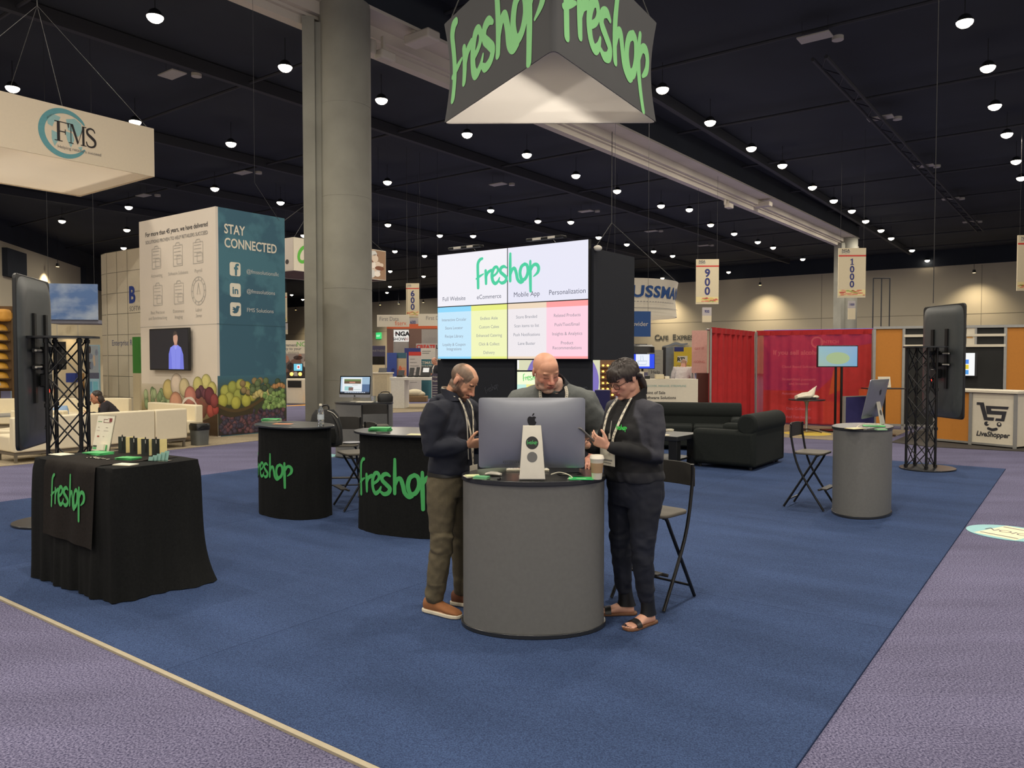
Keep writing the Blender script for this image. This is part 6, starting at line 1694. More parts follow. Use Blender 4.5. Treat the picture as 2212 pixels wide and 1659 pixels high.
obj('letters', mb, M('steel_letters', (96, 98, 94), .5, metal=.3), t, smooth=False)
mb = MB()
for pts in ([(1.2, -.85, .5), (2.1, -.72, 1), (3.0, -.45, 1.3), (3.8, -.62, 1.2), (4.6, -.52, .8)], [(1.4, -1.1, .5), (2.4, -1.0, 1), (4.2, -.95, 1.0)]):
    v, f = stroke2d([(p[0]*kk, p[1]*kk, p[2]) for p in pts], .13*kk); mb.flat(v, f, onface(0, 0, -.05))
obj('wave', mb, M('wave_grey', (120, 128, 140), .6), t, smooth=False)
# blue monitor with the basket
t = thing('monitor', 'bright blue monitor showing a shopping basket, right of the woman', 'monitor', V((XP(1388, 21.5), 21.5, 0)), R(-3))
zc_ = ZP(780, 21.5)
mb = MB(); mb.box(-.34, .34, 0, .05, zc_-.22, zc_+.21); ca = obj('casing', mb, m_blackp, t, bevel=.01)
mb = MB(); q4(-.325, .325, zc_-.205, zc_+.195, (24, 70, 236)); mb.v = [p+V((0, -.002, 0)) for p in mb.v]; q4(-.19, .19, zc_-.15, zc_+.195, (232, 238, 250), 4)
mb.col = (170, 190, 214); v, f = stroke2d([(-.14, zc_-.0), (.12, zc_-.0), (.09, zc_-.10), (-.10, zc_-.10), (-.14, zc_-.0)], .008, 1); mb.flat(v, f, onface(0, 0, -.008)); v, f = stroke2d([(-.06, zc_+.02), (-.05, zc_+.15)], .006, 2); mb.flat(v, f, onface(0, 0, -.008)); v, f = stroke2d([(.02, zc_+.02), (.0, zc_+.15)], .006, 2); mb.flat(v, f, onface(0, 0, -.008)); mb.col = None
obj('picture', mb, m_scr, ca, smooth=False)
mb = MB(); mb.tube([(0, .06, 0), (0, .06, zc_)], .03, 8); mb.cyl((0, .06), .3, 0, .02, 20); obj('stand', mb, m_blackmetal, t)
mb = MB(); mb.loft([((0, .25, zc_+.23), (.36, 0, 0), (0, .3, 0), 3), ((0, .25, zc_+.40), (.35, 0, 0), (0, .28, 0), 3), ((0, .25, zc_+.46), (.28, 0, 0), (0, .2, 0), 2.5)]); obj('black_hood', mb, m_blackp, t)
t, b, W, hh_ = panel('monitor', 'tilted black monitor above the blue basket monitor', 'monitor', 1361, 1398, 743, 772, 23.0, R(-3), m_blackp, part='casing', th=.08); legs(t, W, ZP(772, 23), m_blackmetal, xs=(W*.5,), y=.04)
t, b, W, hh_ = panel('info_board', 'grey board with small pictures behind the blue monitor', 'sign', 1400, 1432, 756, None, 24.5, R(-3), M('board_grey', (160, 158, 146), .8), part='board')
words(b, [('Help', .15, W*.5, hh_*.62), ], m_ink_d, 'word'); fl(b, [(W*.2, W*.8, hh_*(.9-.06*k), hh_*(.905-.06*k)) for k in range(3)]+[(W*.2, W*.85, hh_*(.55-.05*k), hh_*(.56-.05*k)) for k in range(3)], m_ink_g, 'text_lines')
t, b, W, hh_ = panel('booth_wall', 'slate blue booth panel with a black edge, left of the yellow banner', 'booth wall', 1430, 1457, 750, None, 26.0, R(-3), M('slate_panel', (112, 120, 134), .7, var=.15, scale=4), part='wall_panel'); fl(b, [(0, W*.30, 0, hh_)], m_blackp, 'black_edge')
t, b, W, hh_ = panel('banner', 'yellow banner with black capitals behind the man in white', 'banner', 1456, 1497, 750, None, 25.5, R(-3), m_yellow, part='sheet')
fl(b, [(0, W*.5, hh_*.93, hh_)], m_navy, 'navy_corner'); fl(b, [(W*.18, W*.70, hh_*.76, hh_*.86)], m_pw, 'white_plate'); words(b, [('RTI', .17, W*.36, hh_*.78, dict(bold=.05))], m_ink_d, 'letters', -.008); words(b, [('RETAIL SOLUTIONS', .05, W*.48, hh_*.70, dict(bold=.01)), ('SIMPLE STORES', .045, W*.48, hh_*.64)], m_ink_g, 'text')
t, b, W, hh_ = panel('banner', 'pale pink banner beside the red drapes', 'banner', 1494, 1527, 714, 806, 19.2, R(-14), M('pink_banner', (206, 160, 150), .7), part='sheet')
words(b, [('GET IT', .08, W*.5, hh_*.55), ('GOING', .08, W*.5, hh_*.24)], M('pink_ink', (190, 110, 106), .7), 'words'); legs(t, W, ZP(806, 19.2), m_grey)
t, b, W, hh_ = panel('maroon_cabinet', 'dark maroon cabinet between the white board and the red drapes', 'cabinet', 1506, 1531, 806, None, 18.6, R(-10), M('maroon', (84, 44, 36), .5), part='body', th=.4)
t, b, W, hh_ = panel('counter_board', 'white board reading point of sale software solutions behind the black sofa', 'sign', 1376, 1508, 819, None, 17.0, R(0), m_pw, part='board', th=.5)
words(b, [('DISCOVER. MANAGE. STREAMLINE.', .060, .16, hh_-.17, dict(align='LEFT'))], M('soft_teal', (136, 176, 170), .7), 'top_line'); words(b, [('Point of Sale', .093, .16, hh_-.33, dict(align='LEFT', bold=.008)), ('Software Solutions', .093, .16, hh_-.44, dict(align='LEFT', bold=.008))], m_ink_d, 'main_lines')
mb = MB(); v = [(0, 0), (W, 0), (W, hh_-.72), (W*.7, hh_-.86), (0, hh_-1.0)]; mb.flat(v, [tuple(range(5))], onface(0, 0, -.004)); obj('teal_foot', mb, M('soft_teal2', (92, 150, 136), .7), b, smooth=False)
for i, (px, w_, h_, m, lab) in enumerate(((1384, .12, .16, m_pw, 'small white box at the left end on the white board'), (1398, .10, .07, m_blackp, 'small black device on top of the white board'), (1424, .18, .10, m_pc, 'cream box on top of the white board'), (1440, .10, .06, m_pw, 'low white tray at the right on top of the white board'))):
    mb = MB(); mb.box(-w_/2, w_/2, -.08, .08, 0, h_); o = obj('small_box', mb, m, bevel=.006); o.location = (XP(px, 17.25), 17.25, hh_+.001); tag(o, lab, 'box')

# ---- red drape booth
m_drape = M('red_drape', (176, 34, 38), .8, var=.12, scale=6, alpha=.80)
m_drape2 = M('red_drape_solid', (176, 34, 38), .8, var=.12, scale=6)
def drape(name, label, a, b, z1, m, amp=.05, fr=16, z0=.02):
    d = (b-a); W = d.length; ang = math.atan2(d.y, d.x)
    t = thing(name, label, 'curtain', a, ang)
    nx, nz = int(W*40), 10; vs, fs = [], []
    for j in range(nz+1):
        z = z0+(z1-z0)*j/nz; k = 1-.45*(j/nz)
        for i in range(nx+1):
            x = W*i/nx; y = amp*k*(math.sin(x*fr+.8*math.sin(x*3))+.5*math.sin(x*fr*2.3+1))
            vs.append((x, y, z))
    for j in range(nz):
        for i in range(nx): fs.append((j*(nx+1)+i, j*(nx+1)+i+1, (j+1)*(nx+1)+i+1, (j+1)*(nx+1)+i))
    mb = MB(); mb.add(vs, fs); obj('cloth', mb, m, t, angle=80)
    mb = MB(); mb.tube([(0, .09, z1-.02), (W, .09, z1-.02)], .022, 8); obj('top_rail', mb, m_grey, t)
    mb = MB(); nx2 = nx; vs, fs = [], []
    for i in range(nx+1):
        x = W*i/nx; y = .012*math.sin(x*18)
        vs += [(x, y-.02, z1-.10), (x, y-.03, z1+.03)]
    for i in range(nx): fs.append((2*i, 2*i+2, 2*i+3, 2*i+1))
    mb.add(vs, fs); obj('ruffle', mb, m_drape2, t, angle=80)
    for x in (0, W): mb = MB(); mb.tube([(x, -.02, 0), (x, -.02, z1)], .025, 10); mb.box(x-.16, x+.16, -.16, .12, 0, .012); obj('post', mb, m_grey, t)
    return t
ra, rb, rc = V((XP(1533, 17.5), 17.5, .009)), V((XP(1627, 20.3), 20.3, .009)), V((XP(1884, 19.0), 19.0, .009))
drape('drape_wall', 'red pleated drape forming the left side of the red booth', ra, rb, 2.38, m_drape2, .05, 13)
drape('drape_wall', 'sheer red drape along the back of the red booth with print behind', rb+V((.08, 0, 0)), rc, 2.40, m_drape, .05, 11)
dd = (rc-rb); ang = math.atan2(dd.y, dd.x); nrm = V((-math.sin(ang), math.cos(ang), 0))
gw = dd.length*.96
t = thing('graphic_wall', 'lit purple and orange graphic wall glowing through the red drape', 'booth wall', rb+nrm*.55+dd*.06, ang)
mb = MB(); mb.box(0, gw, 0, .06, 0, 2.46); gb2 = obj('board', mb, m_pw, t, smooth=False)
mb = MB(); 
def gq(poly, c, k=0): mb.col = c; mb.add([(p[0], -.004-k*.003, p[1]) for p in poly], [tuple(range(len(poly)))])
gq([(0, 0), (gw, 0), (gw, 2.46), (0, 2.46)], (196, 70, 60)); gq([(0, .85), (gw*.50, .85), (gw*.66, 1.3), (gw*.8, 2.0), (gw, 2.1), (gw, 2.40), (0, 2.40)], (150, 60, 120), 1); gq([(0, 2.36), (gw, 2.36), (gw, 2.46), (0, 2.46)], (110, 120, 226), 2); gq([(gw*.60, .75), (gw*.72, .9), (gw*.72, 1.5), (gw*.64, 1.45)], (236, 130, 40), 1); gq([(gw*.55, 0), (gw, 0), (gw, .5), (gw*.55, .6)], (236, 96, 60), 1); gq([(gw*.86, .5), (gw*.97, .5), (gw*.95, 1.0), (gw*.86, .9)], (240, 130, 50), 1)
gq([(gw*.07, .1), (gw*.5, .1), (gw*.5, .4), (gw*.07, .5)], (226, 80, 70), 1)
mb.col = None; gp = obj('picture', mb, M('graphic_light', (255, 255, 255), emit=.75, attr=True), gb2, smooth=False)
mb = MB(); T(mb, 'If you sell alcohol, we', .17, gw*.36, 1.80, -.02, bold=.03); T(mb, 'FINTECH', .11, gw*.60, 2.09, -.02, bold=.03)
v, f = stroke2d([(gw*.49+.13*math.cos(2*math.pi*i/24), 2.12+.13*math.sin(2*math.pi*i/24)) for i in range(25)], .02, 2); mb.flat(v, f, onface(0, 0, -.02))
for s, z in (('Cloud Based Software', 1.45), ('Streamlined payments', 1.12), ('and Invoicing', 1.0), ('Automated electronic', .74), ('reports', .62), ('Data Collection', .34), ('And Fast Set Up', .12)): T(mb, s, .095, gw*.33, z, -.02, bold=.02)
obj('words', mb, M('graphic_ink', (236, 140, 150), emit=.8), gp, smooth=False)
# screen on two poles
t = thing('stand_screen', 'flat screen with a blurred landscape on two black poles in the red booth', 'screen', V((XP(1809, 17.9), 17.9, .009)), R(2))
z0, z1 = ZP(793, 17.9), ZP(747, 17.9)
mb = MB(); mb.box(-.48, .48, 0, .06, z0-.01, z1); ca = obj('casing', mb, m_blackp, t, bevel=.008)
mb = MB(); mb.n = 0
o0 = len(mb.v)
mb.col = (150, 176, 160); mb.add([(-.46, -.003, z0+.01)], []); mb.col = (110, 160, 196); mb.add([(.46, -.003, z0+.01)], []); mb.col = (126, 160, 196); mb.add([(.46, -.003, z1-.02)], []); mb.col = (136, 176, 186); mb.add([(-.46, -.003, z1-.02)], [(-3, -2, -1, 0)])
mb.col = (156, 176, 130); v, f = disc2d(.0, (z0+z1)/2-.05, .28, .14); mb.flat(v, f, onface(0, 0, -.004)); mb.col = None
obj('picture', mb, m_scr, ca, smooth=False)
for x in (-.03, .11): mb = MB(); mb.tube([(x, .03, 0.01), (x, .03, z0)], .028, 10); obj('pole', mb, m_blackmetal, t)
mb = MB(); mb.box(-.30, .38, -.25, .25, 0, .03); obj('base', mb, m_blackmetal, t)
# cocktail table with a white bag
ct = thing('cocktail_table', 'round black topped cocktail table in the red booth', 'table', V((XP(1743, 17.6), 17.6, .012)), R(15))
mb = MB(); mb.cyl((0, 0), .40, .735, .762, 40); obj('tabletop', mb, m_dark, ct, bevel=.006)
mb = MB(); mb.lathe([(.04, .02), (.032, .08), (.028, .6), (.05, .70), (.12, .735)], n=16); obj('column', mb, m_grey, ct)
for k in range(4):
    a = k*math.pi/2+.5; mb = MB(); mb.tube([(0, 0, .08), (.2*math.cos(a), .2*math.sin(a), .05), (.36*math.cos(a), .36*math.sin(a), .02)], [.03, .025, .015], 8, flat=.6); obj('foot', mb, m_blackmetal, ct)
wb = thing('plastic_bag', 'crumpled white plastic bag lying on the cocktail table', 'bag', ct.location+V((.0, 0, .763)), 0)
mb = MB()
vs, fs = [], []
rings = [((-.27, 0, .02), .02, .03), ((-.24, 0, .045), .10, .045), ((-.10, 0, .075), .15, .075), ((.05, 0, .085), .15, .085), ((.14, 0, .13), .09, .12), ((.19, 0, .24), .04, .045), ((.22, 0, .29), .02, .02)]
mb.loft([(c, (0, ry_, 0), (0.0, 0, rz_2), 2) for c, ry_, rz_2 in rings], 18); mb.ell((.16, .0, .05), (.13, .12, .05))
for p in mb.v: p += V((noise.noise(p*14), noise.noise(p*14+V((5, 0, 0))), 0))*.02
for p in mb.v: p.z = max(p.z, .001)
bb = obj('bag_body', mb, M('plastic_white', (232, 222, 200), .35), wb, fix=True)
mb = MB(); mb.box(.05, .17, -.135, -.122, .015, .05); obj('dark_print', mb, m_ink_d, bb)
# blue knee-high drape
bl_a = V((XP(1824, 17.0), 17.0, .012)); bl_b = V((XP(1890, 17.4), 17.4, .012))
bl = thing('barrier_panel', 'navy blue low panel with a silver post beside the right counter', 'panel', bl_a, math.atan2((bl_b-bl_a).y, (bl_b-bl_a).x))
Wb = (bl_b-bl_a).length
mb = MB(); mb.box(.03, Wb, -.01, .01, .06, .84); obj('navy_sheet', mb, M('navy_sheet', (38, 36, 92), .8), bl, smooth=False)
for x in (0, Wb): mb = MB(); mb.box(x-.025, x+.025, -.025, .025, 0, .86); obj('post', mb, m_grey, bl)
mb = MB(); mb.box(0.025, Wb-.025, -.015, .015, .84, .86); obj('rail', mb, m_grey, bl)
# high bistro table with leaflet holder
ht = thing('bistro_table', 'slim black high table with a leaflet, half hidden behind the sideways computer', 'table', V((XP(1911, 16.9), 16.9, .014)), 0)
mb = MB(); mb.box(-.43, .43, -.2, .2, 1.02, 1.045); obj('tabletop', mb, m_dark, ht)
mb = MB(); mb.tube([(.0, 0, .02), (0, 0, 1.02)], .025, 10); mb.cyl((0, 0), .24, 0, .02, 24); obj('column', mb, m_blackmetal, ht)
lh = thing('leaflet_holder', 'white leaflet holder standing on the slim high table', 'leaflet stand', ht.location+V((0, .0, 1.046)), R(5))
mb = MB(); mb.box(-.13, .15, 0, .01, .0, .25, Matrix.Rotation(R(-10), 4, 'X')); bz = obj('sheet', mb, m_pw, lh); mb = MB(); mb.box(-.13, .15, 0, .1, 0, .008); obj('foot', mb, m_acr, lh)
mb = MB(); mb.col = (190, 150, 140); mb.add([Matrix.Rotation(R(-10), 4, 'X') @ V(p) for p in ((.0, -.002, .06), (.10, -.002, .06), (.10, -.002, .16), (.0, -.002, .16))], [(0, 1, 2, 3)]); mb.col = None; obj('print', mb, m_print, bz, smooth=False)

# ---- orange booth at the right
AO = R(-21)
m_or = M('orange_panel', (190, 124, 46), .75, var=.04)
m_blk = M('booth_black', (28, 29, 28), .8, var=.2, scale=3)
o0, _ = span(1889, 2212, 18.5, AO)
bt = thing('orange_booth', 'orange and black booth wall with silver frames at the right', 'booth wall', o0+V((0, 0, .013)), AO)
def xo(px): return span(1889, px, 18.5, AO)[1]
Hb = 2.43
XE = xo(2330)
segs = [(xo(1889), xo(1950), m_or, 'orange_panel'), (xo(1953), xo(2168), m_blk, 'black_panel'), (xo(2172), XE, m_or, 'orange_panel')]
for a, b_, m, nm in segs: mb = MB(); mb.box(a, b_, 0, .05, .12, Hb); obj(nm, mb, m, bt, smooth=False)
for px in (1888, 1951, 2012, 2106, 2170):
    mb = MB(); x = xo(px); mb.box(x-.03, x+.03, -.03, .05, 0, Hb+.02) if px not in (2012, 2106) else mb.box(x-.02, x+.02, -.03, .0, Hb-.42, Hb); obj('upright_post', mb, m_grey, bt, smooth=False)
for z in (Hb, Hb-.20, Hb-.44):
    mb = MB(); a, b_ = (xo(1885), XE) if z == Hb else (xo(1951), xo(2170)); mb.box(a, b_, -.04, .04, z-.03, z+.03); obj('crossbar', mb, m_grey if z == Hb else m_pw, bt, smooth=False)
mb = MB(); mb.box(xo(2086), xo(2106), -.02, .0, Hb-.42, Hb-.03); lb = obj('white_plate', mb, m_pw, bt, smooth=False)
mb = MB(); x = xo(2093); v, f = rect2d(x-.06, x+.06, Hb-.27, Hb-.17); mb.flat(v, f, onface(0, 0, -.024)); obj('mark', mb, M('tan_mark', (196, 150, 90), .7), lb, smooth=False)
mb = MB(); mb.box(xo(1889), xo(2168), -.03, .03, .08, .13); obj('foot_rail', mb, m_grey, bt, smooth=False)
t = thing('wall_screen', 'bright screen with coloured tiles on the black booth wall, half hidden', 'screen', o0+rotv(V((xo(2092), -.10, 1.55)), AO)+V((0, 0, .013)), AO)
mb = MB(); mb.box(-.30, .15, -.03, .0, -.26, .28); ca = obj('casing', mb, m_blackp, t, smooth=False); mb = MB(); mb.box(-.1, .05, 0, .1, -.1, .1); obj('bracket', mb, m_blackp, t)
mb = MB(); 
def q5(x0, x1, z0, z1, c, k=0): mb.col = c; mb.add([(x0, -.033-k*.002, z0), (x1, -.033-k*.002, z0), (x1, -.033-k*.002, z1), (x0, -.033-k*.002, z1)], [(0, 1, 2, 3)])
q5(-.29, .10, -.25, .27, (244, 246, 246)); q5(-.29, -.02, .02, .12, (60, 130, 226), 1); q5(-.29, -.02, -.10, .0, (226, 200, 40), 1); q5(-.29, -.02, -.22, -.12, (70, 150, 220), 1); mb.col = None; obj('picture', mb, m_scr, ca, smooth=False)
# its counter with the cart sign
ca_, cb_ = V((XP(2020, 15.7), 15.7, .014)), V((XP(2196, 14.35), 14.35, .014))
cd_ = cb_-ca_; ac = math.atan2(cd_.y, cd_.x); Wc_ = cd_.length
ct2 = thing('counter', 'orange and white counter with a black shopping cart face sign', 'counter', ca_, ac)
xm_ = (lambda px: (lambda u: (u*ca_.y-ca_.x)/(math.cos(ac)-u*math.sin(ac)))((px-CX)/F))
hc_ = 1.08
mb = MB(); mb.box(0, xm_(2097), 0, .6, .05, hc_-.06); obj('orange_front', mb, m_or, ct2, smooth=False)
mb = MB(); mb.box(xm_(2098)+.01, Wc_, 0, .6, .03, hc_-.06); wf = obj('white_front', mb, m_pw, ct2, smooth=False)
mb = MB(); mb.box(-.04, Wc_+.06, -.06, .66, hc_-.05, hc_); obj('counter_top', mb, m_pw, ct2, bevel=.006)
for px in (2021, 2098, 2195): mb = MB(); x = xm_(px); mb.box(x-.02, x+.04, -.025, .0, .0, hc_-.06); obj('post', mb, m_grey, ct2, smooth=False)
mb = MB(); mb.box(0, Wc_, -.02, .0, .02, .06); obj('foot_rail', mb, m_grey, ct2, smooth=False)
xa, xb = xm_(2103), xm_(2192); wd = xb-xa; xc = (xa+xb)/2
mb = MB()
def cp_(poly): mb.flat([(xa+wd*(.10+p[0]*.80), p[1]) for p in poly], [tuple(range(len(poly)))], onface(0, 0, -.006))
zt_2 = .84
cp_([(0, zt_2), (.22, zt_2), (.34, .56), (.55, .56), (.53, .50), (.24, .50), (.10, .79), (0, .79)])
cp_([(.28, .78), (.98, .78), (.95, .73), (.44, .73), (.46, .69), (.92, .69), (.85, .50), (.58, .50), (.60, .55), (.76, .55), (.78, .62), (.32, .62)])
for s in (.32, .70): v, f = disc2d(xa+wd*(.10+s*.80), .435, .044, .044, 16); mb.flat([v[i] for i in range(16)], [tuple(range(16))], onface(0, 0, -.006))
v, f = stroke2d([(xa+wd*(.10+s*.80), z, 1) for s, z in ((.38, .345), (.5, .325), (.62, .345))], .026, 4); mb.flat(v, f, onface(0, 0, -.006))
obj('cart_emblem', mb, m_ink_d, wf, smooth=False)
mb = MB()
for s in (.345, .675): v, f = disc2d(xa+wd*(.125+s*.80), .445, .020, .020, 12); mb.flat(v, f, onface(0, 0, -.009))
obj('eye_glint', mb, m_pw, wf, smooth=False)
words(wf, [('LiveShopper', .135, xc, .19, dict(bold=.03, shear=.25, sx=.9))], m_ink_d, 'name')

# cables in the air
wire('thin pale cable hanging from the ceiling above the right upright screen', [P(2016, 655, 14.5), V((P(2016, 655, 14.5).x, 14.5, ZC))], .007)
o = bpy.data.objects['suspension_cable']; 
wire('thin cable running from the black ceiling down to the fruit tower', [P(605, 476, 17.8)+V((-.03, .03, 0)), P(550, 395, 17.8), V((P(550, 395, 17.8).x, 17.8, ZC))], .004)

# ================================================================== PEOPLE
I4 = Matrix.Identity(4)
def remesh(mb, name, voxel, smooth=3, fac=.5):
    me = mb.mesh('tmp')
    while me.color_attributes: me.color_attributes.remove(me.color_attributes[0])
    o = bpy.data.objects.new('tmp', me); C.objects.link(o)
    r = o.modifiers.new('r', 'REMESH'); r.mode = 'VOXEL'; r.voxel_size = voxel; r.adaptivity = 0
    s = o.modifiers.new('s', 'SMOOTH'); s.factor = fac; s.iterations = smooth
    dg = bpy.context.evaluated_depsgraph_get()
    out = bpy.data.meshes.new_from_object(o.evaluated_get(dg)); out.name = name
    out.materials.clear()
    bpy.data.objects.remove(o); bpy.data.meshes.remove(me)
    return out
def paint(me, fn):
    ca = me.color_attributes.new('Col', 'FLOAT_COLOR', 'POINT')
    buf = []
    for v in me.vertices: c = lin(fn(v.co)); buf += [c[0], c[1], c[2], 1.0]
    ca.data.foreach_set('color', buf)
def folds(me, amp, fn=None, fr=(9, 9, 10)):
    """cloth creases: push the surface in and out along its normals"""
    me.update()
    ns = [v.normal.copy() for v in me.vertices]
    for v, n in zip(me.vertices, ns):
        p = v.co
        q = V((p.x*fr[0], p.y*fr[1], p.z*fr[2]))
        w = noise.noise(q + V((3*noise.noise(p*5), 0, 0))) + .5*noise.noise(q*2.3)
        a = amp*(fn(p) if fn else 1)
        v.co = p + n*(a*w)
    me.update()
def hmat(c, yaw=0, pitch=0, roll=0, s=1.0):
    return Matrix.Translation(V(c)) @ Matrix.Rotation(R(yaw), 4, 'Z') @ Matrix.Rotation(R(roll), 4, 'Y') @ Matrix.Rotation(R(pitch), 4, 'X') @ Matrix.Scale(s, 4)
def head(mb, HM, nk, jowl=0.0, ear=1.0, nose=1.0, fullface=1.0):
    def e(c, r, rot=None, n=20, m=14):
        t = MB(); t.ell(c, r, rot, n, m); mb.add(t.v, t.f, HM)
    e((0, .012, .035), (.077, .098, .082), n=32, m=22)
    e((0, -.030, .045), (.066, .060, .055))
    t = MB(); k = fullface
    t.loft([((0, -.028, z), (rx*k, 0, 0), (0, ry, 0)) if True else 0 for z, rx, ry in ((.05, .062, .058),)] + [((0, y, z), (rx*k, 0, 0), (0, ry, 0)) for z, y, rx, ry in ((.02, -.028, .068, .064), (-.02, -.028, .066, .066), (-.05, -.030, .060, .064), (-.08, -.036, .049, .056), (-.105, -.046, .031, .040), (-.115, -.052, .015, .022))])
    mb.add(t.v, t.f, HM)
    e((0, -.083, -.098), (.022, .016, .017))
    for s in (-1, 1):
        e((s*.048*k, -.004, -.060), (.017, .030, .028)); e((s*.034*k, -.060, -.026), (.028, .022, .028))
        e((s*.028, -.079, .028), (.024, .0105, .009)); e((s*.013, -.099, -.036), (.010*nose, .012, .009))
        e((s*.032, -.073, .004), (.0165, .0135, .0115))
        e((s*.0775, .018, -.002), (.007*ear, .018, .029), Matrix.Rotation(R(10*s), 3, 'Z')); e((s*.075, .013, -.022), (.007, .011, .012))
        if jowl: e((s*.034, -.046, -.078), (.024, .036, .026)); 
    t = MB(); t.chain([(0, -.088, .016), (0, -.103, -.012), (0, -.115, -.031)], [.008*nose, .010*nose, .0125*nose], 12); mb.add(t.v, t.f, HM)
    e((0, -.097, -.057), (.023, .010, .0055)); e((0, -.095, -.0685), (.020, .011, .0065)); e((0, -.074, -.062), (.036, .022, .030))
    if jowl: e((0, -.050, -.104), (.040, .042, .016+.012*jowl))
    a = HM @ V((0, .022, -.035)); b = HM @ V((0, .012, -.085)); mb.chain([a, b, V(nk), V(nk)+V((0, .005, -.06))], [.058, .057+.01*jowl, .062+.012*jowl, .075], 20)
def ortho(n, d): n = V(n) - d*V(n).dot(d); return n.normalized()
def hand(mb, W, d, n, thumb, curl=(28, 38, 26), s=1.0, tcurl=20, spread=1.0):
    """palm, four unequal bent fingers and a thumb leaving the side of the palm"""
    W = V(W); d = V(d).normalized(); n = ortho(n, d); t = ortho(V(thumb), d); t = (t - n*t.dot(n)).normalized()
    mb.loft([(W - d*.01*s, t*.026*s, n*.020*s, 2.4), (W + d*.02*s, t*.031*s, n*.019*s, 2.6), (W + d*.055*s, t*.040*s, n*.0155*s, 3), (W + d*.088*s, t*.041*s, n*.012*s, 3), (W + d*.096*s, t*.036*s, n*.008*s, 2.4)], 20)
    for k, (off, L, r) in enumerate(((.030, .072, .0088), (.0105, .080, .009), (-.010, .075, .0086), (-.029, .058, .0078))):
        b = W + d*.086*s + t*off*s; dr = (d + t*off*1.6*spread).normalized(); p = [b]; rr = [r*s]
        for j, (cu, f) in enumerate(zip(curl, (.44, .32, .24))):
            a = R(cu*(1+.10*k)); dr = (dr*math.cos(a) + n*math.sin(a)).normalized(); n2 = n
            p.append(p[-1] + dr*L*f*s); rr.append(r*s*(1-.10*(j+1)))
        mb.chain(p, rr, 10)
    b = W + d*.022*s + t*.026*s; td = (d*.62 + t*.72 + n*.30).normalized(); p = [b - td*.01*s, b + td*.034*s]
    a = R(tcurl); td2 = (td*math.cos(a) + (d*.7+n*.5-t*.4).normalized()*math.sin(a)).normalized(); p.append(p[-1] + td2*.030*s); td3 = (td2*math.cos(a) + (d*.6+n*.6-t*.5).normalized()*math.sin(a)).normalized(); p.append(p[-1] + td3*.022*s)
    mb.chain(p, [.0145*s, .0110*s, .0100*s, .0085*s], 10)
def lerp(a, b, t): return V(a)*(1-t)+V(b)*t
def torso_rings(J, prof):
    """prof: (t along pelvis..neck path 0..1, rx, ry, dy)"""
    path = [V(J['pelvis']), V(J['waist']), V(J['chest']), V(J['neck'])]
    def at(t):
        t = t*3; i = min(2, int(max(0, t))); return path[i]+(path[i+1]-path[i])*(t-i)
    out = []
    for t, rx, ry, dy in prof:
        p = at(t); q = (at(min(1, t+.05))-at(max(0, t-.05))).normalized()
        ax = V((1, 0, 0)); ay = q.cross(ax).normalized()
        out.append((p+ay*dy, ax*rx, ay*ry, 2.3))
    return out
def foot_body(mb, A, td, toes=False):
    A = V(A); d = V((td[0], td[1], 0)).normalized(); s = V((-d.y, d.x, 0))
    g = V((A.x, A.y, 0))
    mb.loft([(g - d*.062 + V((0, 0, .030)), s*.012, V((0, 0, .020))), (g - d*.050 + V((0, 0, .034)), s*.028, V((0, 0, .030))), (g + V((0, 0, .045)), s*.033, V((0, 0, .042))), (g + d*.05 + V((0, 0, .040)), s*.036, V((0, 0, .034))), (g + d*.10 + V((0, 0, .028)), s*.043, V((0, 0, .021))), (g + d*.135 + V((0, 0, .022)), s*.042, V((0, 0, .014))), (g + d*.15 + V((0, 0, .020)), s*.034, V((0, 0, .009)))], 18)
    if toes:
        for k, (o, L, r) in enumerate(((.030, .052, .0125), (.011, .050, .0095), (-.005, .045, .009), (-.020, .038, .0085), (-.033, .028, .008))):
            b = g + d*.132 + s*o*toes + V((0, 0, .022)); mb.chain([b, b + d*L*.6, b + d*L - V((0, 0, .005))], [r, r, r*.9], 9)
def body_mesh(J, HM, skin, voxel=.0038, face=None, tor=1.0, jowl=0.0, toes=False, hands=True, name='body', thin=1.0, fullface=1.0, nose=1.0):
    mb = MB()
    head(mb, HM, J['neck'], jowl, fullface=fullface, nose=nose)
    mb.loft(torso_rings(J, [(0, .12*tor, .085*tor, 0), (.12, .14*tor, .095*tor, 0), (.33, .125*tor, .09*tor, 0), (.62, .145*tor, .10*tor, 0), (.82, .14*tor, .085*tor, 0), (.95, .085, .065, 0), (1.0, .065, .06, 0)]))
    for s in ('L', 'R'):
        sh, el, wr = V(J['sh'+s]), V(J['el'+s]), V(J['wr'+s]); cx = V(J['neck'])
        mb.chain([lerp(cx, sh, .35)-V((0, 0, .03)), sh, lerp(sh, el, .5), el, lerp(el, wr, .35), lerp(el, wr, .8), wr], [.055*thin, .056*thin, .048*thin, .040*thin, .041*thin, .030*thin, .0265*thin], 16)
        if hands:
            h = J['hand'+s]; hand(mb, wr, h[0], h[1], h[2], *h[3:4], s=h[4] if len(h) > 4 else 1.0)
        hp, kn, an = V(J['hip'+s]), V(J['kn'+s]), V(J['an'+s])
        mb.chain([hp, lerp(hp, kn, .5), kn, lerp(kn, an, .35), lerp(kn, an, .8), an], [.080, .068, .050, .050, .036, .034], 16)
        foot_body(mb, an, J['toe'+s], toes=(1 if s == 'R' else -1) if toes else False)
    me = remesh(mb, name, voxel, 5, .5)
    return me
def ringtube(c0, ax, ay, r0, pts): pass
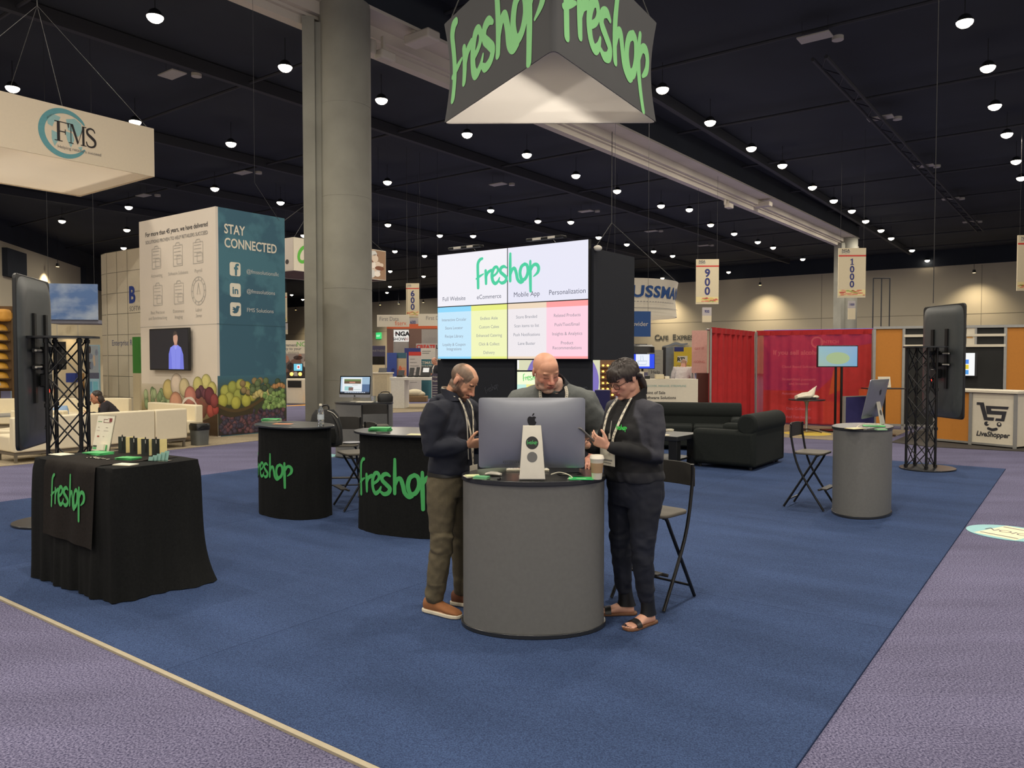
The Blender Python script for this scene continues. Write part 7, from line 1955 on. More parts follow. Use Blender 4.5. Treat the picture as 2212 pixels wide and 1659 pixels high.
def shoe(t, A, td, m_up, m_sole, m_lace=None, L=1.0, name='shoe'):
    A = V(A); d = V((td[0], td[1], 0)).normalized(); s = V((-d.y, d.x, 0)); g = V((A.x, A.y, 0))
    up = MB(); Z = lambda z: V((0, 0, z))
    up.loft([(g - d*.082*L + Z(.052), s*.010, Z(.030)), (g - d*.070*L + Z(.056), s*.033, Z(.044)), (g - d*.03*L + Z(.060), s*.040, Z(.052)), (g + d*.02*L + Z(.060), s*.042, Z(.050)), (g + d*.07*L + Z(.050), s*.044, Z(.036)), (g + d*.12*L + Z(.042), s*.049, Z(.027)), (g + d*.17*L + Z(.036), s*.046, Z(.020)), (g + d*.198*L + Z(.030), s*.030, Z(.012)), (g + d*.206*L + Z(.027), s*.010, Z(.006))], 24)
    o = obj(name, up, m_up, t, angle=80)
    so = MB(); out = []
    for k, w in ((-.088, .012), (-.080, .032), (-.05, .042), (0, .043), (.06, .046), (.12, .052), (.165, .050), (.195, .036), (.210, .014)): out.append((k*L, w))
    poly = [g + d*a + s*w for a, w in out] + [g + d*a - s*w for a, w in reversed(out)]
    so.prism([(p.x, p.y) for p in poly], .002, .028); obj('sole', so, m_sole, o, bevel=.006, fix=True)
    if m_lace:
        la = MB()
        for k in range(4):
            c = g + d*(.03+.022*k)*L + Z(.108-.0145*k); la.tube([c - s*.026 - Z(.012), c, c + s*.026 - Z(.012)], .0028, 6)
        obj('laces', la, m_lace, o)
    return o
def strap(t, pts, w=.009, m=None, name='lanyard', n=8):
    """a flat ribbon through points, lying on the chest (width across x)"""
    sp = spline([tuple(p) for p in pts], n); mb = MB(); vs, fs = [], []
    for i, p in enumerate(sp):
        p = V(p); a = V(sp[max(0, i-1)]); b = V(sp[min(len(sp)-1, i+1)]); d = (b-a).normalized(); sd = d.cross(V((0, 1, .15))).normalized()
        for q in (p - sd*w, p + sd*w): vs += [q]
    k = len(sp)
    nb = len(vs); vs += [v + V((0, .002, 0)) for v in vs]
    for i in range(k-1):
        fs += [(2*i, 2*i+1, 2*i+3, 2*i+2), (nb+2*i+1, nb+2*i, nb+2*i+2, nb+2*i+3), (2*i+1, nb+2*i+1, nb+2*i+3, 2*i+3), (nb+2*i, 2*i, 2*i+2, nb+2*i+2)]
    mb.add(vs, fs); o = obj(name, mb, m, t, smooth=False)
    mb = MB()
    for i in range(2, k-2, 3):
        p = V(sp[i]); q = V(sp[i+1]); d = (q-p); sd = d.normalized().cross(V((0, 1, .15))).normalized()
        mb.add([p - sd*w*.5 - V((0, .001, 0)), p + sd*w*.5 - V((0, .001, 0)), q + sd*w*.5 - V((0, .001, 0)), q - sd*w*.5 - V((0, .001, 0))], [(0, 1, 2, 3)])
    obj('print', mb, m_ink_g, o, smooth=False)
    return o
def eyes(t, HM):
    mb = MB()
    for s in (-1, 1):
        mb.col = (206, 196, 186); tm = MB(); tm.ell((s*.032, -.0725, -.0015), (.0125, .0125, .0105), n=16, m=12); o = len(mb.v); mb.add(tm.v, tm.f, HM)
        for i, p in enumerate(tm.v):
            if (p - V((s*.032, -.083, -.006))).length < .0062: mb.c[o+i] = (34, 24, 20)
    mb.col = None
    me = mb.mesh('eyes'); link('eyes', me, M('eye', (255, 255, 255), .15, attr=True, var=0), t)
m_skin = M('skin', (255, 255, 255), .46, attr=True, var=.05, scale=60, bump=.06, bscale=400)
m_paint = M('cloth_paint', (255, 255, 255), .85, attr=True, var=.10, scale=90, bump=.12, bscale=500)
def blend(a, b, t): t = max(0, min(1, t)); return tuple(x*(1-t)+y*t for x, y in zip(a, b))
def face_paint(HMi, base, brow, lip, extra=None, flush=(206, 130, 112)):
    def fn(co):
        p = HMi @ co
        c = base
        if p.length > .19: return c
        n = noise.noise(p*60)*.5
        if p.y < -.05 and -.055 < p.z < .0: c = blend(c, flush, .35*max(0, 1-abs(abs(p.x)-.036)/.03))
        if p.y < -.09 and -.045 < p.z < -.015 and abs(p.x) < .02: c = blend(c, flush, .35)
        if p.y < -.05 and .018 < abs(p.x) < .046 and -.012 < p.z < .018: c = blend(c, tuple(x*.85 for x in base), .5)  # eye sockets darkened: shade put into the skin colour
        if p.y < -.055 and .016 < abs(p.x) < .047 and -.0045 < p.z < -.0005: c = (62, 44, 38)
        if p.y < -.055 and .011 < abs(p.x) < .050 and abs(p.z-(.026-.10*max(0, abs(p.x)-.034))) < .0050: c = blend(c, brow, .85+n)
        if extra: c = extra(p, c, n)
        if p.y < -.078 and abs(p.x) < .024-.6*abs(p.z+.063)*.8 and -.0755 < p.z < -.0525: c = blend(c, lip, .8)
        if p.y < -.085 and abs(p.x) < .021 and abs(p.z+.0632) < .0014: c = (84, 44, 40)
        if abs(p.x) < .009 and abs(p.x) > .004 and p.y < -.095 and -.043 < p.z < -.038: c = (96, 56, 48)
        return c
    return fn
m_lan = M('lanyard_white', (214, 208, 190), .6, var=.03)
m_badge = M('badge_card', (222, 216, 200), .5)
def place_root(px, py, off, ang, s): 
    g = G(px, py, .0105); o = rotv(V((off[0], off[1], 0))*s, ang); return V((g.x-o.x, g.y-o.y, .0105))

# ---------------------------------------------------------------- man in the navy jacket (left)
def man_left():
    ang, s = R(63), .972
    J = dict(pelvis=(0, .005, .92), waist=(0, -.005, 1.05), chest=(0, -.025, 1.27), neck=(0, -.035, 1.465),
      shL=(.185, -.03, 1.395), elL=(.265, -.015, 1.115), wrL=(.085, -.255, 1.155), shR=(-.185, -.015, 1.395), elR=(-.215, .005, 1.145), wrR=(-.115, -.205, 1.17),
      hipL=(.09, .01, .89), knL=(.11, -.035, .49), anL=(.125, -.03, .085), toeL=(.12, -1), hipR=(-.09, .01, .89), knR=(-.105, .0, .49), anR=(-.105, .06, .085), toeR=(-.10, -1))
    J['handR'] = (V((.055, -.13, .02)), V((.75, -.1, .55)), V((.2, .1, .9)), (30, 42, 30), .98)
    J['handL'] = (V((-.06, -.12, .02)), V((-.75, -.1, .55)), V((-.2, .1, .9)), (30, 42, 30), .98)
    HM = hmat((.005, -.105, 1.585), yaw=6, pitch=37, roll=0, s=1.0)
    t = thing('person', 'balding man in a navy jacket and olive trousers looking down at his phone', 'person', place_root(960, 1328, (-.105, -.02), ang, s), ang)
    t.scale = (s, s, s)
    me = body_mesh(J, HM, None)
    def ex(p, c, n):
        hair = (92, 78, 66)
        # cropped hair on the sides and back
        k = 0
        if p.y > -.062+.35*max(0, .05-p.z) and p.z > -.07 and abs(p.x) > .034 and p.z > (.018 if p.y < .0 else -.065): k = 1
        if p.y > .045 and p.z > -.07: k = 1
        top = max(0, (p.z-.085)/.03)*max(0, min(1, (.075-p.y)/.05))
        if k and not (abs(p.x) > .074 and -.02 < p.y < .05 and -.04 < p.z < .035): c = blend(c, hair, .85-.75*min(1, top)+n*.3)
        # short beard and moustache
        ear_ = abs(p.x) > .072 and p.y > -.02
        edge = -.022-.55*max(0, -p.y-.03)          # cheek line falls towards the mouth
        kb = max(0, min(1, (edge-p.z)/.016))
        if abs(p.x) < .036 and p.y < -.06: kb = max(0, min(1, (-.076-p.z)/.008))
        if p.y < .02 and not ear_: c = blend(c, (72, 54, 44), (.86+n*.3)*kb*max(0, min(1, (.02-p.y)/.03)))
        if ear_ and -.04 < p.z < .04 and p.y < .05: c = (204, 148, 122)
        if -.054 < p.z < -.044 and abs(p.x) < .034 and p.y < -.075: c = blend(c, (74, 56, 46), .75+n*.4)
        if .060 < abs(p.x) < .076 and -.035 < p.y < -.004 and -.04 < p.z < .03: c = blend(c, (84, 66, 56), .6+n*.3)
        return c
    paint(me, face_paint(HM.inverted(), (204, 152, 122), (58, 42, 34), (176, 108, 96), ex))
    link('body', me, m_skin, t, angle=180)
    eyes(t, HM)
    # jacket
    mb = MB()
    mb.loft(torso_rings(J, [(.10, .170, .126, -.005), (.13, .178, .134, -.006), (.2, .176, .136, -.006), (.33, .174, .134, -.006), (.5, .184, .138, -.004), (.66, .196, .138, 0), (.8, .190, .122, .004), (.90, .135, .098, .004), (.955, .090, .086, 0), (.985, .080, .080, 0)]), 36)
    for q in ('L', 'R'):
        sh, el, wr = V(J['sh'+q]), V(J['el'+q]), V(J['wr'+q])
        mb.chain([lerp(J['neck'], sh, .5)-V((0, 0, .035)), sh-V((0, 0, .01)), lerp(sh, el, .42)+V((0, .022, 0)), el, lerp(el, wr, .35), lerp(el, wr, .75), lerp(el, wr, .90)], [.075, .092, .096, .074, .064, .052, .043], 18)
    mb.ell((0, .075, 1.445), (.115, .055, .045)); mb.ell((0, .02, 1.475), (.10, .085, .032))
    jm = remesh(mb, 'jacket', .0075, 5)
    folds(jm, .009, lambda p: .6 if p.z > 1.35 else 1.0, (7, 8, 9))
    def jc(co): return blend((23, 27, 40), (31, 35, 49), .5+.5*noise.noise(co*6))
    paint(jm, jc); jk = link('jacket', jm, m_paint, t, angle=180)
    mb = MB()
    n_ = 26; vs, fs = [], []
    for j, (z, rx, ry, dy) in enumerate(((1.455, .093, .088, -.018), (1.50, .086, .080, -.012), (1.535, .084, .078, .0), (1.53, .077, .071, .0), (1.46, .080, .075, -.015))):
        for i in range(n_):
            a = 2*math.pi*i/n_; fr = math.sin(a)  # front is -y
            vs.append((rx*math.cos(a), -.02+dy+ry*math.sin(a), z - .035*max(0, -fr)*(1 if j in (1, 2, 3) else 0)))
    for j in range(4):
        for i in range(n_): fs.append((j*n_+i, j*n_+(i+1) % n_, (j+1)*n_+(i+1) % n_, (j+1)*n_+i))
    mb.add(vs, fs); obj('collar', mb, M('navy_cloth', (29, 33, 47), .85, var=.15), jk, angle=80, fix=True)
    mb = MB(); mb.tube(spline([(-.035, -.132, 1.43), (-.05, -.168, 1.30), (-.045, -.172, 1.15), (-.03, -.168, 1.06)], 6), .0045, 8, flat=.5); obj('zip_cord', mb, m_alu, jk)
    for sx, pts in ((1, [(.06, -.10, 1.475), (.055, -.150, 1.40), (.02, -.178, 1.25), (.004, -.184, 1.10), (.002, -.186, 1.02)]), (-1, [(-.055, -.11, 1.475), (-.05, -.150, 1.40), (-.02, -.178, 1.25), (-.004, -.184, 1.10), (.0, -.188, 1.02)])):
        la = strap(t, pts, .009, m_lan)
    strap(t, [(-.060, -.085, 1.485), (-.072, -.03, 1.52), (-.050, .030, 1.535), (0, .046, 1.54), (.050, .030, 1.535), (.072, -.03, 1.52), (.060, -.085, 1.485)], .009, m_lan)
    mb = MB(); mb.box(-.05, .05, -.192, -.189, .90, 1.02); bd = obj('badge', mb, m_badge, la, smooth=False)
    mb = MB(); mb.box(-.03, .03, -.1935, -.1925, .95, .965); mb.box(-.02, .03, -.1935, -.1925, .93, .938); obj('badge_print', mb, m_ink_g, bd, smooth=False)
    # trousers
    mb = MB()
    mb.loft([((0, .0, 1.0), (.158, 0, 0), (0, .118, 0), 2.3), ((0, .003, .95), (.168, 0, 0), (0, .128, 0), 2.3), ((0, .01, .88), (.176, 0, 0), (0, .138, 0), 2.2), ((0, .01, .80), (.165, 0, 0), (0, .125, 0), 2.2)], 30)
    for q, sg in (('L', 1), ('R', -1)):
        hp, kn, an = V(J['hip'+q]), V(J['kn'+q]), V(J['an'+q])
        mb.chain([hp-V((0, 0, .0)), lerp(hp, kn, .3), lerp(hp, kn, .7), kn, lerp(kn, an, .35), lerp(kn, an, .75), an+V((0, .0, .035))], [.098, .100, .085, .077, .076, .068, .066], 20)
    tm = remesh(mb, 'trousers', .0075, 4)
    folds(tm, .009, lambda p: 1.25 if p.z < .22 or .42 < p.z < .58 else .7, (10, 10, 11))
    paint(tm, lambda co: blend((86, 78, 60), (100, 91, 70), .5+.6*noise.noise(co*7))); tr_ = link('trousers', tm, m_paint, t, angle=180)
    mb = MB(); mb.loft([((0, .0, .985), (.170, 0, 0), (0, .130, 0), 2.3), ((0, .0, .945), (.176, 0, 0), (0, .136, 0), 2.3)], 36); obj('belt', mb, m_blackp, tr_)
    m_su = M('tan_suede', (146, 94, 56), .8, var=.12); m_so = M('sole_white', (214, 204, 182), .6); m_lc = M('lace_brown', (92, 58, 38), .8)
    shoe(t, J['anR'], J['toeR'], m_su, m_so, m_lc, 1.08); shoe(t, J['anL'], J['toeL'], M('tan_suede_shaded', (110, 66, 44), .8, var=.12), m_so, m_lc, 1.08)  # far shoe: same suede with shade put into its colour
    ph = thing('mobile_phone', 'phone held by the man in the navy jacket', 'phone', t.location + rotv(V((-.01, -.345, 0)), ang)*s + V((0, 0, 1.19*s)), ang)
    mb = MB(); Q = Matrix.Rotation(R(-50), 4, 'X'); mb.add(*(lambda z: (z.v, z.f))(MB().prism(rrect(.072, .148, .01, 4), -.004, .004)), Q); obj('phone_body', mb, m_blackp, ph, bevel=.002)
    mb = MB(); mb.add(*(lambda z: (z.v, z.f))(MB().prism(rrect(.066, .14, .008, 4), .004, .0046)), Q); obj('screen', mb, m_glassb, ph)
man_left()

# ---------------------------------------------------------------- woman with glasses (right)
def woman():
    ang, s = R(-57), 1.0
    J = dict(pelvis=(0, .01, .92), waist=(0, .0, 1.06), chest=(0, -.015, 1.25), neck=(0, -.02, 1.445),
      shL=(.170, -.0, 1.365), elL=(.220, -.015, 1.085), wrL=(.085, -.285, 1.155), shR=(-.170, -.0, 1.365), elR=(-.235, -.03, 1.09), wrR=(-.085, -.315, 1.145),
      hipL=(.10, .015, .87), knL=(.115, -.03, .48), anL=(.11, .02, .088), toeL=(.08, -1), hipR=(-.10, .015, .87), knR=(-.11, -.01, .48), anR=(-.115, .03, .088), toeR=(-.55, -.85))
    J['handL'] = (V((-.075, -.10, .055)), V((-.7, .05, .5)), V((-.1, .1, .95)), (34, 46, 32), .92)
    J['handR'] = (V((.06, -.11, .05)), V((.7, .05, .5)), V((.1, .1, .95)), (34, 46, 32), .92)
    HM = hmat((.0, -.085, 1.565), yaw=-4, pitch=30, roll=2, s=.985)
    t = thing('person', 'woman in glasses and a black jacket with grey sleeves holding a phone', 'person', place_root(1386, 1352, (.115, -.03), ang, s), ang)
    t.scale = (s, s, s)
    me = body_mesh(J, HM, None, tor=1.05, toes=True, jowl=0, fullface=1.02)
    base = (208, 156, 132)
    fp = face_paint(HM.inverted(), base, (60, 44, 38), (176, 92, 88), None, (214, 130, 116))
    dL, dR = [V((J['toe'+q][0], J['toe'+q][1], 0)).normalized() for q in ('L', 'R')]
    def pp(co):
        if co.z < .06:      # dark toe nails
            for A, d in ((J['anL'], dL), (J['anR'], dR)):
                g = V((A[0], A[1], 0)); w = co-g; a = w.dot(d); b = w.dot(V((-d.y, d.x, 0)))
                if a > .158 and co.z > .022 and a > .176-.35*abs(b): return (40, 26, 34)
            return (206, 156, 134)
        return fp(co)
    paint(me, pp); link('body', me, m_skin, t, angle=180)
    eyes(t, HM)
    # hair: cap with a fringe, and a low ponytail
    bm = bmesh.new(); bmesh.ops.create_uvsphere(bm, u_segments=72, v_segments=48, radius=1.0)
    cen = V((0, .012, .034)); rad = V((.089, .110, .094))
    for v in bm.verts: v.co = V((v.co.x*rad.x, v.co.y*rad.y, v.co.z*rad.z)) + cen
    def keep(p):
        if p.y < -.045: return p.z > .020 + .35*max(0, p.x+.02)*.6      # swept fringe over the brow
        if p.y < .010: return p.z > -.006-.4*(p.y+.045)
        return p.z > -.030-max(0, min(1, (p.y-.01)/.05))*.05
    bmesh.ops.delete(bm, geom=[v for v in bm.verts if not keep(v.co)], context='VERTS')
    for v in bm.verts:
        a = math.atan2(v.co.x, -v.co.y); d = (v.co-cen).normalized()
        k = .0030*math.sin(a*34+6*noise.noise(v.co*18))+.0025*math.sin(a*61)+.004*noise.noise(v.co*22)
        part = .006*math.exp(-((v.co.x+.018)/.006)**2) if v.co.z > .05 else 0
        f = .006 if v.co.y < -.06 else 0
        v.co += d*(k+f-part)
    r_ = bmesh.ops.solidify(bm, geom=bm.faces[:], thickness=.010)
    for v in bm.verts: v.co = HM @ v.co
    bmesh.ops.recalc_face_normals(bm, faces=bm.faces)
    hm = bpy.data.meshes.new('hair'); bm.to_mesh(hm); bm.free()
    m_hair = M('dark_hair', (46, 37, 33), .42, var=.25, scale=140)
    hr = link('hair', hm, m_hair, t, angle=60)
    mb = MB(); pt = [HM @ V(p) for p in ((0, .092, -.03), (0, .108, -.065), (.004, .112, -.10), (.010, .105, -.135), (.016, .095, -.165))]
    mb.chain(pt, [.026, .029, .028, .022, .010], 16)
    for q in (-1, 1): mb.chain([HM @ V((q*.070, .055, .0)), HM @ V((q*.055, .085, -.025)), HM @ V((q*.02, .105, -.04))], [.016, .018, .018], 10)
    for v in mb.v:
        v += V((noise.noise(v*40), noise.noise(v*40+V((9, 0, 0))), 0))*.006
    obj('ponytail', mb, m_hair, hr, angle=60)
    # glasses
    mb = MB(); Q = lambda x, y, z: HM @ V((x, y, z))
    for q in (-1, 1):
        ring = [Q(q*.034+p[0], -.103+.25*abs(p[0])*.3+.004*(q*p[0] > 0), -.004+p[1]) for p in rrect(.050, .036, .012, 4)]
        mb.tube(ring+[ring[0]], .0022, 6)
        mb.tube([Q(q*.059, -.098, .002), Q(q*.078, -.04, .004), Q(q*.082, .01, .004)], .0022, 6)
    mb.tube([Q(-.010, -.106, .0), Q(0, -.109, .002), Q(.010, -.106, .0)], .0022, 6)
    gl = obj('glasses', mb, M('tortoise_frame', (52, 34, 28), .3), t)
    mb = MB()
    for q in (-1, 1): mb.add([Q(q*.034+p[0], -.1025, -.004+p[1]) for p in rrect(.046, .032, .011, 4)], [tuple(range(20))])
    obj('lens', mb, M('clear_lens', (250, 250, 250), .03, trans=1.0, var=0, alpha=.25), gl)
    # jacket: black body, grey shoulders and upper sleeves
    mb = MB()
    mb.loft(torso_rings(J, [(.0, .200, .164, .0), (.06, .206, .170, -.006), (.12, .205, .168, -.012), (.33, .200, .166, -.016), (.5, .205, .172, -.018), (.66, .205, .165, -.012), (.8, .190, .130, .0), (.90, .135, .100, .003), (.96, .088, .082, 0), (.985, .074, .072, 0)]), 36)
    for q in (-1, 1): mb.ell((q*.085, -.115, 1.215), (.095, .078, .085), n=20, m=14)
    for q in ('L', 'R'):
        sh, el, wr = V(J['sh'+q]), V(J['el'+q]), V(J['wr'+q])
        mb.chain([lerp(J['neck'], sh, .5)-V((0, 0, .04)), sh-V((0, 0, .012)), lerp(sh, el, .45), el, lerp(el, wr, .35), lerp(el, wr, .72), lerp(el, wr, .94)], [.078, .080, .073, .061, .055, .045, .036], 18)
    jm = remesh(mb, 'jacket', .0075, 5)
    folds(jm, .009, lambda p: .6 if p.z > 1.3 else 1.0, (8, 9, 10))
    def jc(co):
        g = (58, 59, 68)
        for q, sg in (('L', 1), ('R', -1)):
            sh, el = V(J['sh'+q]), V(J['el'+q])
            w = co-sh; ax = (el-sh).normalized(); a = w.dot(ax); d = (w-ax*a).length
            k = min((sg*co.x-(.125-.45*max(0, co.z-1.33)))/.008, (.31-a)/.012, (.13-d)/.01, (co.z-1.02)/.01, (co.y+.115-.3*max(0, a-.16))/.012)
            if k > -.5: return blend((22, 23, 27), blend(g, (50, 51, 60), .5+.5*noise.noise(co*9)), k+.5)
        if co.z < .985 and co.x > .04: return (37, 38, 43)
        return blend((14, 15, 18), (20, 21, 25), .5+.5*noise.noise(co*8))
    paint(jm, jc); jk = link('jacket', jm, m_paint, t, angle=180)
    mb = MB(); n_ = 28; vs, fs = [], []
    for j, (z, rx, ry, dy) in enumerate(((1.425, .100, .092, -.006), (1.465, .090, .084, .0), (1.505, .088, .084, .010), (1.50, .079, .075, .010), (1.43, .086, .078, -.004))):
        for i in range(n_):
            a = 2*math.pi*i/n_; fr = max(0, -math.sin(a))
            vs.append((rx*math.cos(a), -.012+dy+ry*math.sin(a), z-.075*fr*(1 if j in (1, 2, 3) else .4)))
    for j in range(4):
        for i in range(n_): fs.append((j*n_+i, j*n_+(i+1) % n_, (j+1)*n_+(i+1) % n_, (j+1)*n_+i))
    mb.add(vs, fs); obj('collar', mb, M('black_knit', (17, 18, 21), .9, var=.15), jk, angle=80, fix=True)
    mb = MB(); v, f = logo2d(.085, r=24)
    mb.flat(v, f, lambda a, b: V((.105+a*.98, -.204+.30*max(0, a)+.05*b*0, 1.262+b))); obj('chest_logo', mb, M('neon_green', (70, 226, 96), .6), jk, smooth=False)
    mb = MB(); mb.tube([(.0, -.187, 1.30), (.0, -.200, 1.22)], .002, 6); mb.box(-.006, .006, -.206, -.200, 1.185, 1.22); obj('zip_pull', mb, m_alu, jk, smooth=False)
    for pts in ([(.068, -.085, 1.445), (.075, -.155, 1.355), (.060, -.203, 1.25), (.045, -.215, 1.19), (.043, -.212, 1.14)], [(-.060, -.085, 1.44), (-.068, -.155, 1.355), (-.055, -.203, 1.25), (-.045, -.215, 1.19), (-.043, -.212, 1.14)]):
        la = strap(t, pts, .0095, m_lan)
    mb = MB(); mb.box(-.07, .07, -.222, -.218, 1.02, 1.13); bd = obj('badge', mb, m_badge, la, smooth=False)
    mb = MB(); mb.box(-.05, .05, -.2235, -.2225, 1.05, 1.06); mb.box(-.04, .04, -.2235, -.2225, 1.035, 1.04); obj('badge_print', mb, m_ink_g, bd, smooth=False)
    # jeans
    mb = MB()
    mb.loft([((0, .005, .98), (.185, 0, 0), (0, .145, 0), 2.3), ((0, .012, .90), (.200, 0, 0), (0, .160, 0), 2.2), ((0, .02, .82), (.200, 0, 0), (0, .158, 0), 2.2), ((0, .015, .75), (.185, 0, 0), (0, .135, 0), 2.2)], 30)
    for q in ('L', 'R'):
        hp, kn, an = V(J['hip'+q]), V(J['kn'+q]), V(J['an'+q])
        mb.chain([hp-V((0, 0, .02)), lerp(hp, kn, .3), lerp(hp, kn, .7), kn, lerp(kn, an, .3), lerp(kn, an, .65), an+V((0, 0, .070))], [.108, .106, .087, .071, .068, .056, .047], 20)
    tm = remesh(mb, 'jeans', .0075, 4); folds(tm, .009, lambda p: 1.3 if .4 < p.z < .58 or p.z < .25 else .7, (10, 10, 12))
    paint(tm, lambda co: blend((16, 20, 32), (24, 29, 45), .5+.6*noise.noise(co*8))); je = link('jeans', tm, m_paint, t, angle=180)
    # sandals
    m_lea = M('sandal_leather', (22, 22, 24), .45); m_sol = M('sandal_sole', (112, 76, 52), .7)
    for q in ('L', 'R'):
        A = V(J['an'+q]); d = V((J['toe'+q][0], J['toe'+q][1], 0)).normalized(); sd = V((-d.y, d.x, 0)); g = V((A.x, A.y, 0)); Z = lambda z: V((0, 0, z))
        mb = MB(); out = [(-.082, .014), (-.070, .032), (-.03, .038), (.03, .040), (.09, .049), (.14, .052), (.175, .044), (.198, .022)]
        poly = [g+d*a+sd*w for a, w in out]+[g+d*a-sd*w for a, w in reversed(out)]; mb.prism([(p.x, p.y) for p in poly], .001, .016); so = obj('sandal', mb, m_sol, t, fix=True, bevel=.003)
        mb = MB()
        mb.loft([(g-d*.012+Z(.060), d*.064, sd*.042), (g-d*.010+Z(.10), d*.052, sd*.040), (g-d*.004+Z(.150), d*.047, sd*.043), (g-d*.002+Z(.180), d*.046, sd*.043)], 22); obj('ankle_cuff', mb, m_lea, so)
        mb = MB()
        for j, (a0, h) in enumerate(((.112, .055),)):
            vs, fs = [], []
            for k in range(13):
                th = math.pi*k/12
                for (a, e) in ((a0-.018, .0), (a0+.022, -.008)): 
                    for ex_ in (0, .004): vs.append(g+d*a+sd*((.048+ex_)*math.cos(th))+Z(.014+(h+e+ex_-.016)*math.sin(th)))
            for k in range(12):
                o_ = k*4
                fs += [(o_, o_+4, o_+6, o_+2), (o_+1, o_+3, o_+7, o_+5), (o_, o_+1, o_+5, o_+4), (o_+2, o_+6, o_+7, o_+3)]
            mb.add(vs, fs)
        obj('toe_strap', mb, m_lea, so, fix=True)
    ph = thing('mobile_phone', 'phone held up by the woman in glasses', 'phone', t.location + rotv(V((.0, -.40, 0)), ang)*s + V((0, 0, 1.225*s)), ang)
    mb = MB(); Q4 = Matrix.Rotation(R(-38), 4, 'X'); mb.add(*(lambda z: (z.v, z.f))(MB().prism(rrect(.070, .145, .01, 4), -.004, .004)), Q4); obj('phone_body', mb, M('phone_grey', (120, 116, 112), .4), ph, bevel=.002)
    mb = MB(); mb.add(*(lambda z: (z.v, z.f))(MB().prism(rrect(.064, .136, .008, 4), .004, .0046)), Q4); obj('screen', mb, m_glassb, ph)
woman()

